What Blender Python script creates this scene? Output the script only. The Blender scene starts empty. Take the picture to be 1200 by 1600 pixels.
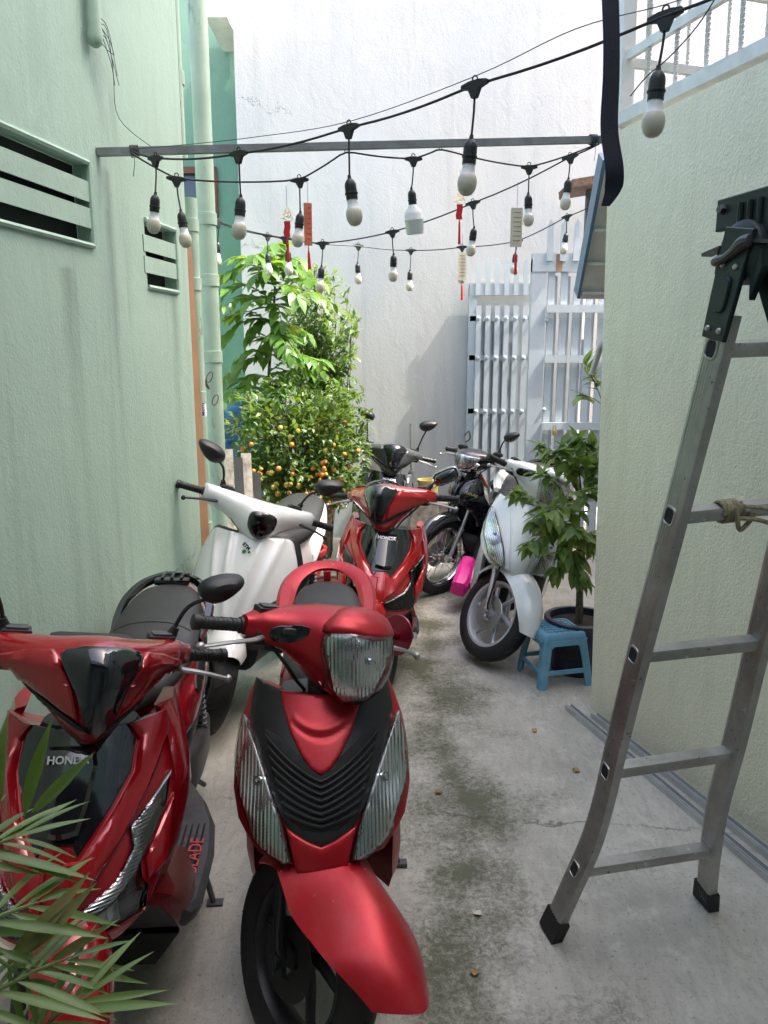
import bpy, bmesh, math, random
from mathutils import Vector, Matrix, geometry
from mathutils.bvhtree import BVHTree
V = Vector
R = math.radians
random.seed(7)
SC = bpy.context.scene
COL = SC.collection
# ------------------------------------------------------------------ camera
PITCH, CAMH, FPX = R(11.4), 1.68, 1202.0
SP, CP = math.sin(PITCH), math.cos(PITCH)
cam_data = bpy.data.cameras.new('camera')
cam_data.sensor_fit = 'VERTICAL'
cam_data.sensor_height = 24.0
cam_data.lens = 24.0 * FPX / 1600.0
cam_data.clip_start = 0.02
cam_data.clip_end = 300
cam = bpy.data.objects.new('camera', cam_data)
COL.objects.link(cam)
cam.location = (0, 0, CAMH)
cam.rotation_euler = (R(90) - PITCH, 0, 0)
SC.camera = cam
SC.render.resolution_x, SC.render.resolution_y = 768, 1024
# ------------------------------------------------------------------ light
SUN_DIR = V((-0.54, 0.085, -0.84)).normalized()      # the way the light travels
world = bpy.data.worlds.new('World')
SC.world = world
world.use_nodes = True
wn = world.node_tree
sky = wn.nodes.new('ShaderNodeTexSky')
sky.sky_type = 'NISHITA'
sky.sun_disc = False
sky.sun_elevation = math.asin(-SUN_DIR.z)
sky.sun_rotation = math.atan2(-SUN_DIR.x, -SUN_DIR.y)
sky.air_density, sky.dust_density, sky.ozone_density = 0.75, 6.2, 0.0
wn.nodes['Background'].inputs['Strength'].default_value = 0.15
wn.links.new(sky.outputs[0], wn.nodes['Background'].inputs[0])
sun_data = bpy.data.lights.new('sun', 'SUN')
sun_data.energy = 2.0
sun_data.angle = R(0.6)
sun_data.color = (1.0, 0.95, 0.87)
sun = bpy.data.objects.new('sun', sun_data)
COL.objects.link(sun)
sun.location = (6, -2, 10)
sun.rotation_euler = SUN_DIR.to_track_quat('-Z', 'Y').to_euler()
SC.view_settings.view_transform = 'Standard'
SC.view_settings.look = 'None'
SC.view_settings.exposure = 2.38
SC.view_settings.gamma = 1.0
SC.view_settings.use_curve_mapping = False
try:
    SC.cycles.max_bounces = 8
    SC.cycles.diffuse_bounces = 4
    SC.cycles.glossy_bounces = 4
    SC.cycles.transparent_max_bounces = 12
    SC.cycles.transmission_bounces = 5
    SC.cycles.caustics_reflective = False
    SC.cycles.caustics_refractive = False
    SC.cycles.sample_clamp_indirect = 6.0
    SC.cycles.use_denoising = True
except Exception:
    pass

# ------------------------------------------------------------------ from a measured image point to a place in the yard
def ray(u, v):
    cx, cy = (u - 600) / FPX, (v - 800) / FPX
    return V((cx, CP - cy * SP, -(SP + cy * CP)))
def atY(u, v, y):
    d = ray(u, v); return V((0, 0, CAMH)) + d * (y / d.y)
def atZ(u, v, z=0.0):
    d = ray(u, v); return V((0, 0, CAMH)) + d * ((z - CAMH) / d.z)
def atT(u, v, t):
    return V((0, 0, CAMH)) + ray(u, v) * t
def atPlane(u, v, p, n):
    d = ray(u, v); o = V((0, 0, CAMH))
    return o + d * ((V(p) - o).dot(V(n)) / d.dot(V(n)))

# ------------------------------------------------------------------ materials
MATS = {}
def new_mat(name):
    m = bpy.data.materials.new(name); m.use_nodes = True
    MATS[name] = m
    return m, m.node_tree, m.node_tree.nodes['Principled BSDF']
def nd(t, kind, **kw):
    n = t.nodes.new(kind)
    for k, v in kw.items():
        if k in n.inputs: n.inputs[k].default_value = v
        else: setattr(n, k, v)
    return n
def ramp(t, fac, stops):
    r = t.nodes.new('ShaderNodeValToRGB')
    el = r.color_ramp.elements
    while len(el) < len(stops): el.new(0.5)
    for e, (p, c) in zip(el, stops):
        e.position = p
        e.color = (c, c, c, 1) if not hasattr(c, '__len__') else (*c[:3], 1)
    t.links.new(fac, r.inputs[0])
    return r.outputs[0]
def mix(t, fac, a, b, mode='MIX'):
    m = t.nodes.new('ShaderNodeMix'); m.data_type = 'RGBA'; m.blend_type = mode
    for i, s in ((0, fac), (6, a), (7, b)):
        if hasattr(s, 'is_output'): t.links.new(s, m.inputs[i])
        elif hasattr(s, '__len__'): m.inputs[i].default_value = (*s[:3], 1)
        else: m.inputs[i].default_value = s
    return m.outputs[2]
def math_n(t, op, a, b=None, c=None):
    m = t.nodes.new('ShaderNodeMath'); m.operation = op
    for i, s in enumerate((a, b, c)):
        if s is None: continue
        if hasattr(s, 'is_output'): t.links.new(s, m.inputs[i])
        else: m.inputs[i].default_value = s
    return m.outputs[0]
def coords(t, scale=(1, 1, 1), kind='Object', loc=(0, 0, 0)):
    c = t.nodes.new('ShaderNodeTexCoord'); mp = t.nodes.new('ShaderNodeMapping')
    mp.inputs['Scale'].default_value = scale; mp.inputs['Location'].default_value = loc
    t.links.new(c.outputs[kind], mp.inputs[0])
    return mp.outputs[0]
def noise(t, vec, scale, detail=4, rough=0.55, dist=0.0):
    n = nd(t, 'ShaderNodeTexNoise', Scale=scale, Detail=detail, Roughness=rough, Distortion=dist)
    t.links.new(vec, n.inputs['Vector'])
    return n.outputs[0]
def bump(t, bs, height, strength=0.3, dist=0.01, prev=None):
    b = nd(t, 'ShaderNodeBump', Strength=strength, Distance=dist)
    t.links.new(height, b.inputs['Height'])
    if prev is not None: t.links.new(prev, b.inputs['Normal'])
    t.links.new(b.outputs[0], bs.inputs['Normal'])
    return b.outputs[0]
def pm(name, col, rough=0.5, metal=0.0, coat=0.0, var=0.0, vscale=8.0, bmp=0.0, bscale=60.0, bdist=0.002, spec=0.5, rvar=0.0, chips=0.0, dust=0.0):
    """plain procedural material: colour with a little variation, roughness variation and fine relief"""
    m, t, b = new_mat(name)
    b.inputs['Base Color'].default_value = (*col, 1)
    b.inputs['Roughness'].default_value = rough
    b.inputs['Metallic'].default_value = metal
    b.inputs['Specular IOR Level'].default_value = spec
    b.inputs['Coat Weight'].default_value = coat
    b.inputs['Coat Roughness'].default_value = 0.04
    vec = coords(t)
    cur = None
    if var > 0:
        n = noise(t, vec, vscale, 5)
        cur = mix(t, ramp(t, n, [(0.3, 0.0), (0.7, 1.0)]), [c * (1 - var) for c in col], [min(1, c * (1 + var)) for c in col])
    if dust > 0:
        n2 = noise(t, vec, 14, 6, 0.7)
        geo = t.nodes.new('ShaderNodeNewGeometry')
        sep = t.nodes.new('ShaderNodeSeparateXYZ'); t.links.new(geo.outputs['Normal'], sep.inputs[0])
        up = ramp(t, sep.outputs[2], [(0.1, 0.0), (0.9, 1.0)])
        f = math_n(t, 'MULTIPLY', ramp(t, n2, [(0.4, 0.0), (0.75, 1.0)]), math_n(t, 'MULTIPLY_ADD', up, dust * 0.7, dust * 0.3))
        cur = mix(t, f, cur if cur is not None else col, (0.42, 0.38, 0.33))
    if chips > 0:
        nc = noise(t, vec, 55, 3, 0.5, 0.8)
        nb = noise(t, coords(t, loc=(2, 7, 3)), 5, 2)
        f = math_n(t, 'MULTIPLY', ramp(t, nc, [(0.72, 0.0), (0.735, 1.0)]), ramp(t, nb, [(0.5, 0.0), (0.6, chips)]))
        cur = mix(t, f, cur if cur is not None else col, (0.62, 0.55, 0.5))
    if cur is not None: t.links.new(cur, b.inputs['Base Color'])
    if rvar > 0:
        n3 = noise(t, vec, 25, 6, 0.7)
        r = math_n(t, 'MULTIPLY_ADD', n3, rvar * 2, rough - rvar)
        t.links.new(r, b.inputs['Roughness'])
    if bmp > 0:
        bump(t, b, noise(t, vec, bscale, 4), bmp, bdist)
    return m
pm('matte_red', (0.40, 0.010, 0.018), 0.34, 0.40, 0.0, var=0.10, vscale=5, rvar=0.07, dust=0.07, chips=0.9)
pm('candy_red', (0.30, 0.003, 0.010), 0.20, 0.30, 0.9, var=0.06, rvar=0.04, dust=0.03)
pm('badge_silver', (0.62, 0.63, 0.64), 0.25, 0.3)
pm('bright_red', (0.50, 0.008, 0.012), 0.22, 0.12, 0.9, var=0.05, dust=0.02)
pm('wine_red', (0.22, 0.010, 0.025), 0.3, 0.5, 0.4)
pm('white_paint', (0.80, 0.81, 0.81), 0.22, 0.0, 0.8, var=0.02, rvar=0.03)
pm('pearl_white', (0.74, 0.77, 0.75), 0.25, 0.0, 0.7, var=0.03, rvar=0.04, dust=0.06)
pm('grey_paint', (0.075, 0.08, 0.085), 0.3, 0.3, 0.5, var=0.05, dust=0.05)
pm('black_paint', (0.008, 0.009, 0.012), 0.12, 0.0, 0.9, dust=0.04)
pm('gloss_black', (0.006, 0.007, 0.010), 0.07, 0.0, 0.8, rvar=0.03)
pm('black_plastic', (0.009, 0.010, 0.011), 0.46, 0.0, 0.0, var=0.2, bmp=0.15, bscale=400, rvar=0.08, dust=0.035)
pm('grey_plastic', (0.035, 0.037, 0.04), 0.5, 0.0, 0.0, var=0.2, rvar=0.08, dust=0.12)
pm('dark_underside', (0.007, 0.007, 0.008), 0.6, 0.0, 0.0, var=0.3, dust=0.05)
pm('seat_vinyl', (0.016, 0.017, 0.018), 0.50, 0.0, 0.0, bmp=0.35, bscale=500, bdist=0.001, rvar=0.06, dust=0.03)
pm('rubber', (0.010, 0.010, 0.011), 0.66, 0.0, 0.0, var=0.3, bmp=0.2, bscale=150, dust=0.025)
pm('alloy', (0.52, 0.53, 0.54), 0.36, 0.85, 0.0, var=0.1, rvar=0.08, dust=0.05)
pm('cast_alloy', (0.42, 0.42, 0.41), 0.42, 0.8, 0.0, var=0.15, rvar=0.1)
pm('chrome', (0.75, 0.76, 0.78), 0.12, 1.0)
pm('dark_metal', (0.10, 0.10, 0.105), 0.45, 0.7, 0.0, var=0.3)
pm('rust_steel', (0.16, 0.10, 0.07), 0.7, 0.4, var=0.5, vscale=30)
pm('amber', (0.55, 0.18, 0.02), 0.25, 0.0, 0.5)
pm('white_plastic', (0.72, 0.73, 0.72), 0.4, var=0.03)
pm('black_rubber_cord', (0.011, 0.011, 0.012), 0.5)
pm('thin_wire', (0.06, 0.06, 0.06), 0.5, 0.3)
pm('wood_strip', (0.40, 0.23, 0.13), 0.6, var=0.18, vscale=6, bmp=0.1, bscale=40)
pm('old_board', (0.28, 0.25, 0.21), 0.8, var=0.5, vscale=18, bmp=0.5, bscale=30, bdist=0.004)
pm('brown_frame', (0.16, 0.055, 0.04), 0.5, var=0.2)
pm('window_pane', (0.05, 0.08, 0.13), 0.06, 0.0, 0.5)
pm('dark_void', (0.012, 0.014, 0.014), 0.85, var=0.4)
pm('blue_plastic', (0.13, 0.33, 0.46), 0.48, 0.0, 0.0, var=0.16, vscale=9, rvar=0.08, dust=0.12, bmp=0.15, bscale=40)
pm('navy_pot', (0.012, 0.018, 0.045), 0.35, var=0.3, dust=0.25)
pm('terracotta', (0.42, 0.14, 0.075), 0.75, var=0.25, vscale=14, bmp=0.2, dust=0.15)
pm('red_pot', (0.30, 0.02, 0.025), 0.5, var=0.2, dust=0.1)
pm('soil', (0.035, 0.026, 0.02), 0.95, var=0.5, vscale=40, bmp=0.8, bscale=60, bdist=0.01)
pm('bark', (0.12, 0.095, 0.07), 0.85, var=0.4, vscale=30, bmp=0.7, bscale=40, bdist=0.006)
pm('green_stem', (0.10, 0.16, 0.05), 0.6, var=0.2)
pm('orange_fruit', (0.47, 0.19, 0.035), 0.42, var=0.18, vscale=25, bmp=0.15, bscale=200)
pm('yellow_fruit', (0.40, 0.29, 0.06), 0.42, var=0.15, vscale=25)
pm('pink_plastic', (0.85, 0.015, 0.30), 0.45, var=0.06, bmp=0.3, bscale=25, bdist=0.006)
pm('red_paper', (0.62, 0.015, 0.015), 0.6)
pm('orange_paper', (0.72, 0.20, 0.10), 0.6, var=0.08)
pm('gold_metal', (0.70, 0.52, 0.16), 0.3, 0.8)
pm('cream_paper', (0.62, 0.55, 0.42), 0.75, var=0.08, bmp=0.3, bscale=120)
pm('rope', (0.30, 0.26, 0.16), 0.9, var=0.35, vscale=90, bmp=0.8, bscale=220, bdist=0.002)
pm('navy_strap', (0.006, 0.008, 0.020), 0.8, bmp=0.4, bscale=300)
pm('grille_paint', (0.70, 0.70, 0.66), 0.5, var=0.12, vscale=12, dust=0.2)
pm('gate_paint', (0.52, 0.57, 0.60), 0.45, 0.0, var=0.06, vscale=5, dust=0.05)
pm('wheel_silver', (0.60, 0.61, 0.62), 0.35, 0.35, 0.2, var=0.05, dust=0.05)
pm('blue_sheet', (0.09, 0.18, 0.29), 0.4, 0.0, var=0.1)
pm('pale_sheet', (0.60, 0.60, 0.57), 0.6, var=0.15, dust=0.2)
pm('tarp_blue', (0.02, 0.10, 0.26), 0.4, var=0.3, bmp=0.6, bscale=12, bdist=0.03)
pm('ink_black', (0.01, 0.01, 0.01), 0.6)
pm('ink_blue', (0.03, 0.03, 0.22), 0.6)
pm('ink_green', (0.03, 0.22, 0.07), 0.5)
pm('ink_white', (0.85, 0.85, 0.85), 0.4)
pm('ink_red', (0.45, 0.03, 0.03), 0.5)
pm('yellow_bucket', (0.70, 0.60, 0.22), 0.5, var=0.08)
pm('mill_alloy', (0.52, 0.53, 0.54), 0.4, 0.35, var=0.1, rvar=0.1)
pm('bar_steel', (0.20, 0.21, 0.21), 0.5, 0.3, var=0.2, vscale=20)
pm('mirror_glass', (0.9, 0.92, 0.93), 0.03, 1.0)
pm('hinge_paint', (0.010, 0.022, 0.022), 0.45, 0.2, var=0.3, dust=0.12, rvar=0.1)

def lens_mat(name, tint, fac_min=0.06, gloss_rough=0.03):
    """clear plastic cover: see-through with a Fresnel reflection"""
    m = bpy.data.materials.new(name); m.use_nodes = True; MATS[name] = m
    t = m.node_tree; t.nodes.clear()
    out = t.nodes.new('ShaderNodeOutputMaterial')
    tr = t.nodes.new('ShaderNodeBsdfTransparent'); tr.inputs[0].default_value = (*tint, 1)
    gl = t.nodes.new('ShaderNodeBsdfGlossy'); gl.inputs['Roughness'].default_value = gloss_rough
    fr = t.nodes.new('ShaderNodeFresnel'); fr.inputs[0].default_value = 1.5
    mx = t.nodes.new('ShaderNodeMixShader')
    t.links.new(math_n(t, 'ADD', fr.outputs[0], fac_min), mx.inputs[0])
    t.links.new(tr.outputs[0], mx.inputs[1]); t.links.new(gl.outputs[0], mx.inputs[2])
    t.links.new(mx.outputs[0], out.inputs[0])
lens_mat('clear_lens', (0.93, 0.94, 0.94))
lens_mat('smoke_lens', (0.16, 0.17, 0.18), 0.03)
lens_mat('bag_film', (0.85, 0.85, 0.86), 0.25, 0.35)

def reflector_mat():
    m, t, b = new_mat('reflector')
    b.inputs['Base Color'].default_value = (0.66, 0.67, 0.68, 1)
    b.inputs['Metallic'].default_value = 0.45; b.inputs['Roughness'].default_value = 0.2
    vo = nd(t, 'ShaderNodeTexVoronoi', Scale=64.0); t.links.new(coords(t, (1.8, 0.5, 0.4)), vo.inputs['Vector'])
    bump(t, b, vo.outputs['Distance'], 0.5, 0.004)
    sx_ = t.nodes.new('ShaderNodeSeparateColor'); t.links.new(vo.outputs['Color'], sx_.inputs[0])
    t.links.new(ramp(t, sx_.outputs[0], [(0.1, (0.42, 0.43, 0.44)), (0.5, (0.72, 0.73, 0.74)), (0.95, (0.92, 0.93, 0.94))]), b.inputs['Base Color'])  # facet reflections painted in as lighter and darker cells
    m, t, b = new_mat('ribbed_reflector')
    b.inputs['Base Color'].default_value = (0.74, 0.76, 0.78, 1)
    b.inputs['Metallic'].default_value = 0.9; b.inputs['Roughness'].default_value = 0.22
    w = nd(t, 'ShaderNodeTexWave', Scale=45.0, Distortion=0.1)
    w.bands_direction = 'Z'
    t.links.new(coords(t), w.inputs['Vector'])
    bump(t, b, w.outputs[1], 0.9, 0.003)
    m, t, b = new_mat('lamp_chrome')
    b.inputs['Base Color'].default_value = (0.86, 0.87, 0.88, 1)
    b.inputs['Metallic'].default_value = 0.85; b.inputs['Roughness'].default_value = 0.14
    w = nd(t, 'ShaderNodeTexWave', Scale=34.0, Distortion=0.0); w.bands_direction = 'X'
    t.links.new(coords(t), w.inputs['Vector'])
    bump(t, b, w.outputs[1], 0.35, 0.003)
reflector_mat()

def bulb_mat():
    m, t, b = new_mat('bulb_white')
    b.inputs['Base Color'].default_value = (0.60, 0.56, 0.45, 1)
    b.inputs['Roughness'].default_value = 0.3
    b.inputs['Subsurface Weight'].default_value = 0.15
    b.inputs['Subsurface Radius'].default_value = (0.01, 0.01, 0.01)
bulb_mat()

def leaf_mat(name, dark, light, yellow=None, scale=6.0, trans=0.35):
    m = bpy.data.materials.new(name); m.use_nodes = True; MATS[name] = m
    t = m.node_tree; b = t.nodes['Principled BSDF']
    oi = t.nodes.new('ShaderNodeObjectInfo')
    vec = coords(t)
    n = noise(t, vec, scale, 3)
    f = ramp(t, n, [(0.3, 0.0), (0.7, 1.0)])
    f2 = math_n(t, 'MULTIPLY_ADD', oi.outputs['Random'], 0.5, math_n(t, 'MULTIPLY', f, 0.5))
    c = mix(t, f2, dark, light)
    if yellow:
        n2 = noise(t, vec, scale * 0.5, 2)
        c = mix(t, ramp(t, n2, [(0.58, 0.0), (0.72, 0.8)]), c, yellow)
    t.links.new(c, b.inputs['Base Color'])
    b.inputs['Roughness'].default_value = 0.42
    tl = t.nodes.new('ShaderNodeBsdfTranslucent')
    t.links.new(mix(t, 0.5, c, (0.35, 0.5, 0.03)), tl.inputs[0])
    mx = t.nodes.new('ShaderNodeMixShader'); mx.inputs[0].default_value = trans
    out = t.nodes['Material Output']
    t.links.new(b.outputs[0], mx.inputs[1]); t.links.new(tl.outputs[0], mx.inputs[2])
    t.links.new(mx.outputs[0], out.inputs[0])
leaf_mat('leaf_kumquat', (0.035, 0.085, 0.025), (0.14, 0.22, 0.06), (0.26, 0.24, 0.05), 9, 0.35)
leaf_mat('leaf_bright', (0.05, 0.14, 0.02), (0.14, 0.28, 0.05), (0.26, 0.28, 0.05), 6, 0.38)
leaf_mat('leaf_fine', (0.06, 0.14, 0.04), (0.17, 0.27, 0.09), None, 9, 0.35)
leaf_mat('leaf_shrub', (0.07, 0.16, 0.05), (0.44, 0.54, 0.16), (0.50, 0.48, 0.14), 7, 0.42)
leaf_mat('leaf_palm', (0.02, 0.07, 0.014), (0.17, 0.26, 0.08), None, 5, 0.25)
leaf_mat('leaf_palm_dry', (0.10, 0.13, 0.04), (0.30, 0.24, 0.12), None, 14, 0.2)
leaf_mat('leaf_dry', (0.30, 0.16, 0.05), (0.42, 0.27, 0.10), None, 30, 0.1)

def plaster(name, col, dirt, crack=0.0, rel=0.5, warm=None, streak=0.35, drips=()):
    m, t, b = new_mat(name)
    vec = coords(t)
    big = noise(t, vec, 0.9, 5, 0.6, 0.4)
    c = mix(t, ramp(t, big, [(0.3, 0.0), (0.72, 1.0)]), [x * 0.90 for x in col], [min(1, x * 1.05) for x in col])
    if warm:
        w = noise(t, coords(t, (0.7, 0.7, 0.5), loc=(3, 1, 2)), 1.1, 4)
        c = mix(t, ramp(t, w, [(0.45, 0.0), (0.7, 0.6)]), c, warm)
    st = noise(t, coords(t, (5.0, 5.0, 0.35)), 1.6, 6, 0.65, 0.3)
    c = mix(t, math_n(t, 'MULTIPLY', ramp(t, st, [(0.52, 0.0), (0.78, 1.0)]), streak), c, dirt)
    sp = noise(t, vec, 34, 3, 0.6)
    c = mix(t, math_n(t, 'MULTIPLY', ramp(t, sp, [(0.70, 0.0), (0.76, 1.0)]), 0.35), c, dirt)
    pat = noise(t, coords(t, (1, 1, 1), loc=(9, 4, 1)), 2.3, 7, 0.7, 1.2)
    c = mix(t, math_n(t, 'MULTIPLY', ramp(t, pat, [(0.60, 0.0), (0.66, 1.0)]), 0.22), c, [min(1, x * 1.16 + 0.02) for x in col])
    for y0, w, ztop, zlen in drips:          # rain-washed stains below fixings on the wall
        sp3 = t.nodes.new('ShaderNodeSeparateXYZ'); t.links.new(vec, sp3.inputs[0])
        wob = noise(t, coords(t, (1, 1, 1.2)), 5, 4)
        dy = math_n(t, 'ABSOLUTE', math_n(t, 'ADD', math_n(t, 'SUBTRACT', sp3.outputs[1], y0 + 0.03), math_n(t, 'MULTIPLY', wob, -0.06)))
        across = ramp(t, math_n(t, 'DIVIDE', dy, w * 4), [(0.0, 1.0), (0.25, 0.0)])
        down = math_n(t, 'DIVIDE', math_n(t, 'SUBTRACT', ztop, sp3.outputs[2]), zlen)
        along = ramp(t, down, [(0.0, 0.0), (0.02, 1.0), (0.5, 0.5), (1.0, 0.0)])
        c = mix(t, math_n(t, 'MULTIPLY', math_n(t, 'MULTIPLY', across, along), 0.55), c, [x * 0.55 for x in dirt])
    if crack > 0:
        vo = nd(t, 'ShaderNodeTexVoronoi', Scale=0.8); vo.feature = 'DISTANCE_TO_EDGE'
        warp = t.nodes.new('ShaderNodeVectorMath'); warp.operation = 'ADD'
        nz = nd(t, 'ShaderNodeTexNoise', Scale=6.0, Detail=6.0, Roughness=0.7)
        t.links.new(vec, nz.inputs['Vector'])
        sc_ = t.nodes.new('ShaderNodeVectorMath'); sc_.operation = 'SCALE'; sc_.inputs['Scale'].default_value = 0.35
        t.links.new(nz.outputs['Color'], sc_.inputs[0])
        t.links.new(vec, warp.inputs[0]); t.links.new(sc_.outputs[0], warp.inputs[1])
        t.links.new(warp.outputs[0], vo.inputs['Vector'])
        line = ramp(t, vo.outputs[0], [(0.0, 1.0), (0.0035, 0.0)])
        part = ramp(t, noise(t, vec, 0.8, 2), [(0.55, 0.0), (0.62, 1.0)])
        ck = math_n(t, 'MULTIPLY', line, part)
        c = mix(t, math_n(t, 'MULTIPLY', ck, crack), c, [x * 0.3 for x in col])
    t.links.new(c, b.inputs['Base Color'])
    b.inputs['Roughness'].default_value = 0.72
    b.inputs['Specular IOR Level'].default_value = 0.35
    fine = noise(t, vec, 85, 5, 0.65)
    med = noise(t, coords(t, (1, 1, 0.6)), 7, 6, 0.6, 0.8)
    p = bump(t, b, med, rel * 0.7, 0.02)
    bump(t, b, fine, rel, 0.009, p)
plaster('plaster_green', (0.385, 0.525, 0.435), (0.24, 0.32, 0.26), 0.9, 0.32, streak=0.6, drips=((2.915, 0.035, 2.36, 1.3), (2.90, 0.05, 2.95, 0.5), (2.62, 0.06, 1.98, 0.7), (3.42, 0.05, 1.95, 0.8)))
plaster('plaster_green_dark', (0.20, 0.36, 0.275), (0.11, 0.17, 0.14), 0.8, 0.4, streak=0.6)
plaster('plaster_lime', (0.92, 0.885, 0.69), (0.62, 0.60, 0.45), 0.8, 0.9, streak=0.3)
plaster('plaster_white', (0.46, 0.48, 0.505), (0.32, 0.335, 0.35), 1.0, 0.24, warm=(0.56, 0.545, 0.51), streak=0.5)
plaster('plaster_peach', (0.76, 0.68, 0.60), (0.5, 0.45, 0.4), 0.0, 0.4)
plaster('plaster_cream', (0.66, 0.65, 0.60), (0.45, 0.44, 0.4), 0.0, 0.4)

def pipe_mat():
    m, t, b = new_mat('pipe_green')
    vec = coords(t)
    c = mix(t, ramp(t, noise(t, vec, 6, 5), [(0.35, 0.0), (0.7, 1.0)]), (0.33, 0.45, 0.35), (0.42, 0.54, 0.43))
    c = mix(t, ramp(t, noise(t, coords(t, (4, 4, 1.2)), 4, 6, 0.7), [(0.60, 0.0), (0.68, 0.75)]), c, (0.16, 0.18, 0.15))
    t.links.new(c, b.inputs['Base Color']); b.inputs['Roughness'].default_value = 0.5
    bump(t, b, noise(t, vec, 60, 4), 0.3, 0.003)
pipe_mat()

def concrete_mat():
    m, t, b = new_mat('concrete')
    vec = coords(t)
    big = noise(t, vec, 1.3, 6, 0.62, 0.6)
    c = mix(t, ramp(t, big, [(0.32, 0.0), (0.68, 1.0)]), (0.37, 0.355, 0.31), (0.53, 0.51, 0.45))
    brush = noise(t, coords(t, (5.0, 1.6, 1)), 4.0, 8, 0.75, 1.6)
    c = mix(t, ramp(t, brush, [(0.38, 0.4), (0.56, 0.0)]), c, (0.27, 0.255, 0.225))
    pale = noise(t, coords(t, loc=(4, 2, 0)), 9.0, 9, 0.8, 0.15)
    c = mix(t, ramp(t, pale, [(0.52, 0.0), (0.66, 0.6)]), c, (0.60, 0.585, 0.53))
    # moss and damp: ragged dark blotches strung along the middle of the passage
    sep = t.nodes.new('ShaderNodeSeparateXYZ'); t.links.new(vec, sep.inputs[0])
    wob = noise(t, vec, 1.1, 2)
    cx_ = math_n(t, 'SUBTRACT', sep.outputs[0], math_n(t, 'MULTIPLY_ADD', wob, 0.5, 0.02))
    band = ramp(t, math_n(t, 'ABSOLUTE', cx_), [(0.0, 1.0), (0.42, 0.0)])
    m1 = noise(t, coords(t, loc=(1.7, 0.4, 0)), 3.1, 3, 0.5)
    m2 = noise(t, vec, 44, 9, 0.9, 0.5)
    mm = math_n(t, 'ADD', math_n(t, 'MULTIPLY_ADD', m1, 0.85, math_n(t, 'MULTIPLY', m2, 1.15)), math_n(t, 'MULTIPLY', band, 0.34))
    fac = ramp(t, math_n(t, 'MULTIPLY', mm, 0.5), [(0.562, 0.0), (0.695, 0.95)])
    mosscol = mix(t, noise(t, vec, 12, 4), (0.055, 0.062, 0.034), (0.13, 0.135, 0.085))
    c = mix(t, fac, c, mosscol)
    m3 = noise(t, vec, 70, 4, 0.7)
    c = mix(t, ramp(t, m3, [(0.58, 0.0), (0.70, 0.7)]), c, (0.12, 0.115, 0.10))
    # a crack across the slab
    nz = noise(t, vec, 3.5, 7, 0.65)
    yy = math_n(t, 'ADD', sep.outputs[1], math_n(t, 'MULTIPLY', nz, 0.30))
    yy = math_n(t, 'ADD', yy, math_n(t, 'MULTIPLY', sep.outputs[0], 0.12))
    cr = ramp(t, math_n(t, 'ABSOLUTE', math_n(t, 'SUBTRACT', yy, 2.78)), [(0.0, 1.0), (0.009, 0.0)])
    cm = math_n(t, 'MULTIPLY', cr, ramp(t, noise(t, vec, 4, 2), [(0.42, 0.0), (0.58, 0.75)]))
    c = mix(t, cm, c, (0.04, 0.04, 0.035))
    t.links.new(c, b.inputs['Base Color'])
    b.inputs['Roughness'].default_value = 0.8
    b.inputs['Specular IOR Level'].default_value = 0.3
    p = bump(t, b, math_n(t, 'SUBTRACT', brush, cm), 0.35, 0.01)
    bump(t, b, noise(t, vec, 120, 6, 0.7), 0.6, 0.003, p)
concrete_mat()

def ladder_mat():
    m, t, b = new_mat('ladder_alloy')
    vec = coords(t)
    n = noise(t, vec, 5, 6, 0.7)
    c = mix(t, ramp(t, n, [(0.35, 0.0), (0.65, 1.0)]), (0.30, 0.295, 0.28), (0.50, 0.49, 0.47))
    s = noise(t, vec, 38, 6, 0.75, 0.5)
    c = mix(t, ramp(t, s, [(0.62, 0.0), (0.66, 0.85)]), c, (0.06, 0.055, 0.05))
    s2 = noise(t, coords(t, loc=(3, 3, 3)), 22, 6, 0.75)
    c = mix(t, ramp(t, s2, [(0.63, 0.0), (0.67, 0.8)]), c, (0.75, 0.74, 0.70))
    t.links.new(c, b.inputs['Base Color'])
    b.inputs['Metallic'].default_value = 0.75
    t.links.new(math_n(t, 'MULTIPLY_ADD', n, 0.3, 0.25), b.inputs['Roughness'])
    bump(t, b, s, 0.2, 0.002)
ladder_mat()

# ------------------------------------------------------------------ scene tree helpers
def link(o, parent=None):
    COL.objects.link(o)
    if parent is not None: o.parent = parent
    return o
def tag(o, label=None, cat=None, group=None, kind=None):
    if label: o['label'] = label
    if cat: o['category'] = cat
    if group: o['group'] = group
    if kind: o['kind'] = kind
    return o
def thing(name, label, cat, loc=(0, 0, 0), rot=(0, 0, 0), group=None):
    o = bpy.data.objects.new(name, None)
    o.empty_display_size = 0.1
    o.location = loc; o.rotation_euler = rot
    link(o)
    return tag(o, label, cat, group)

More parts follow.
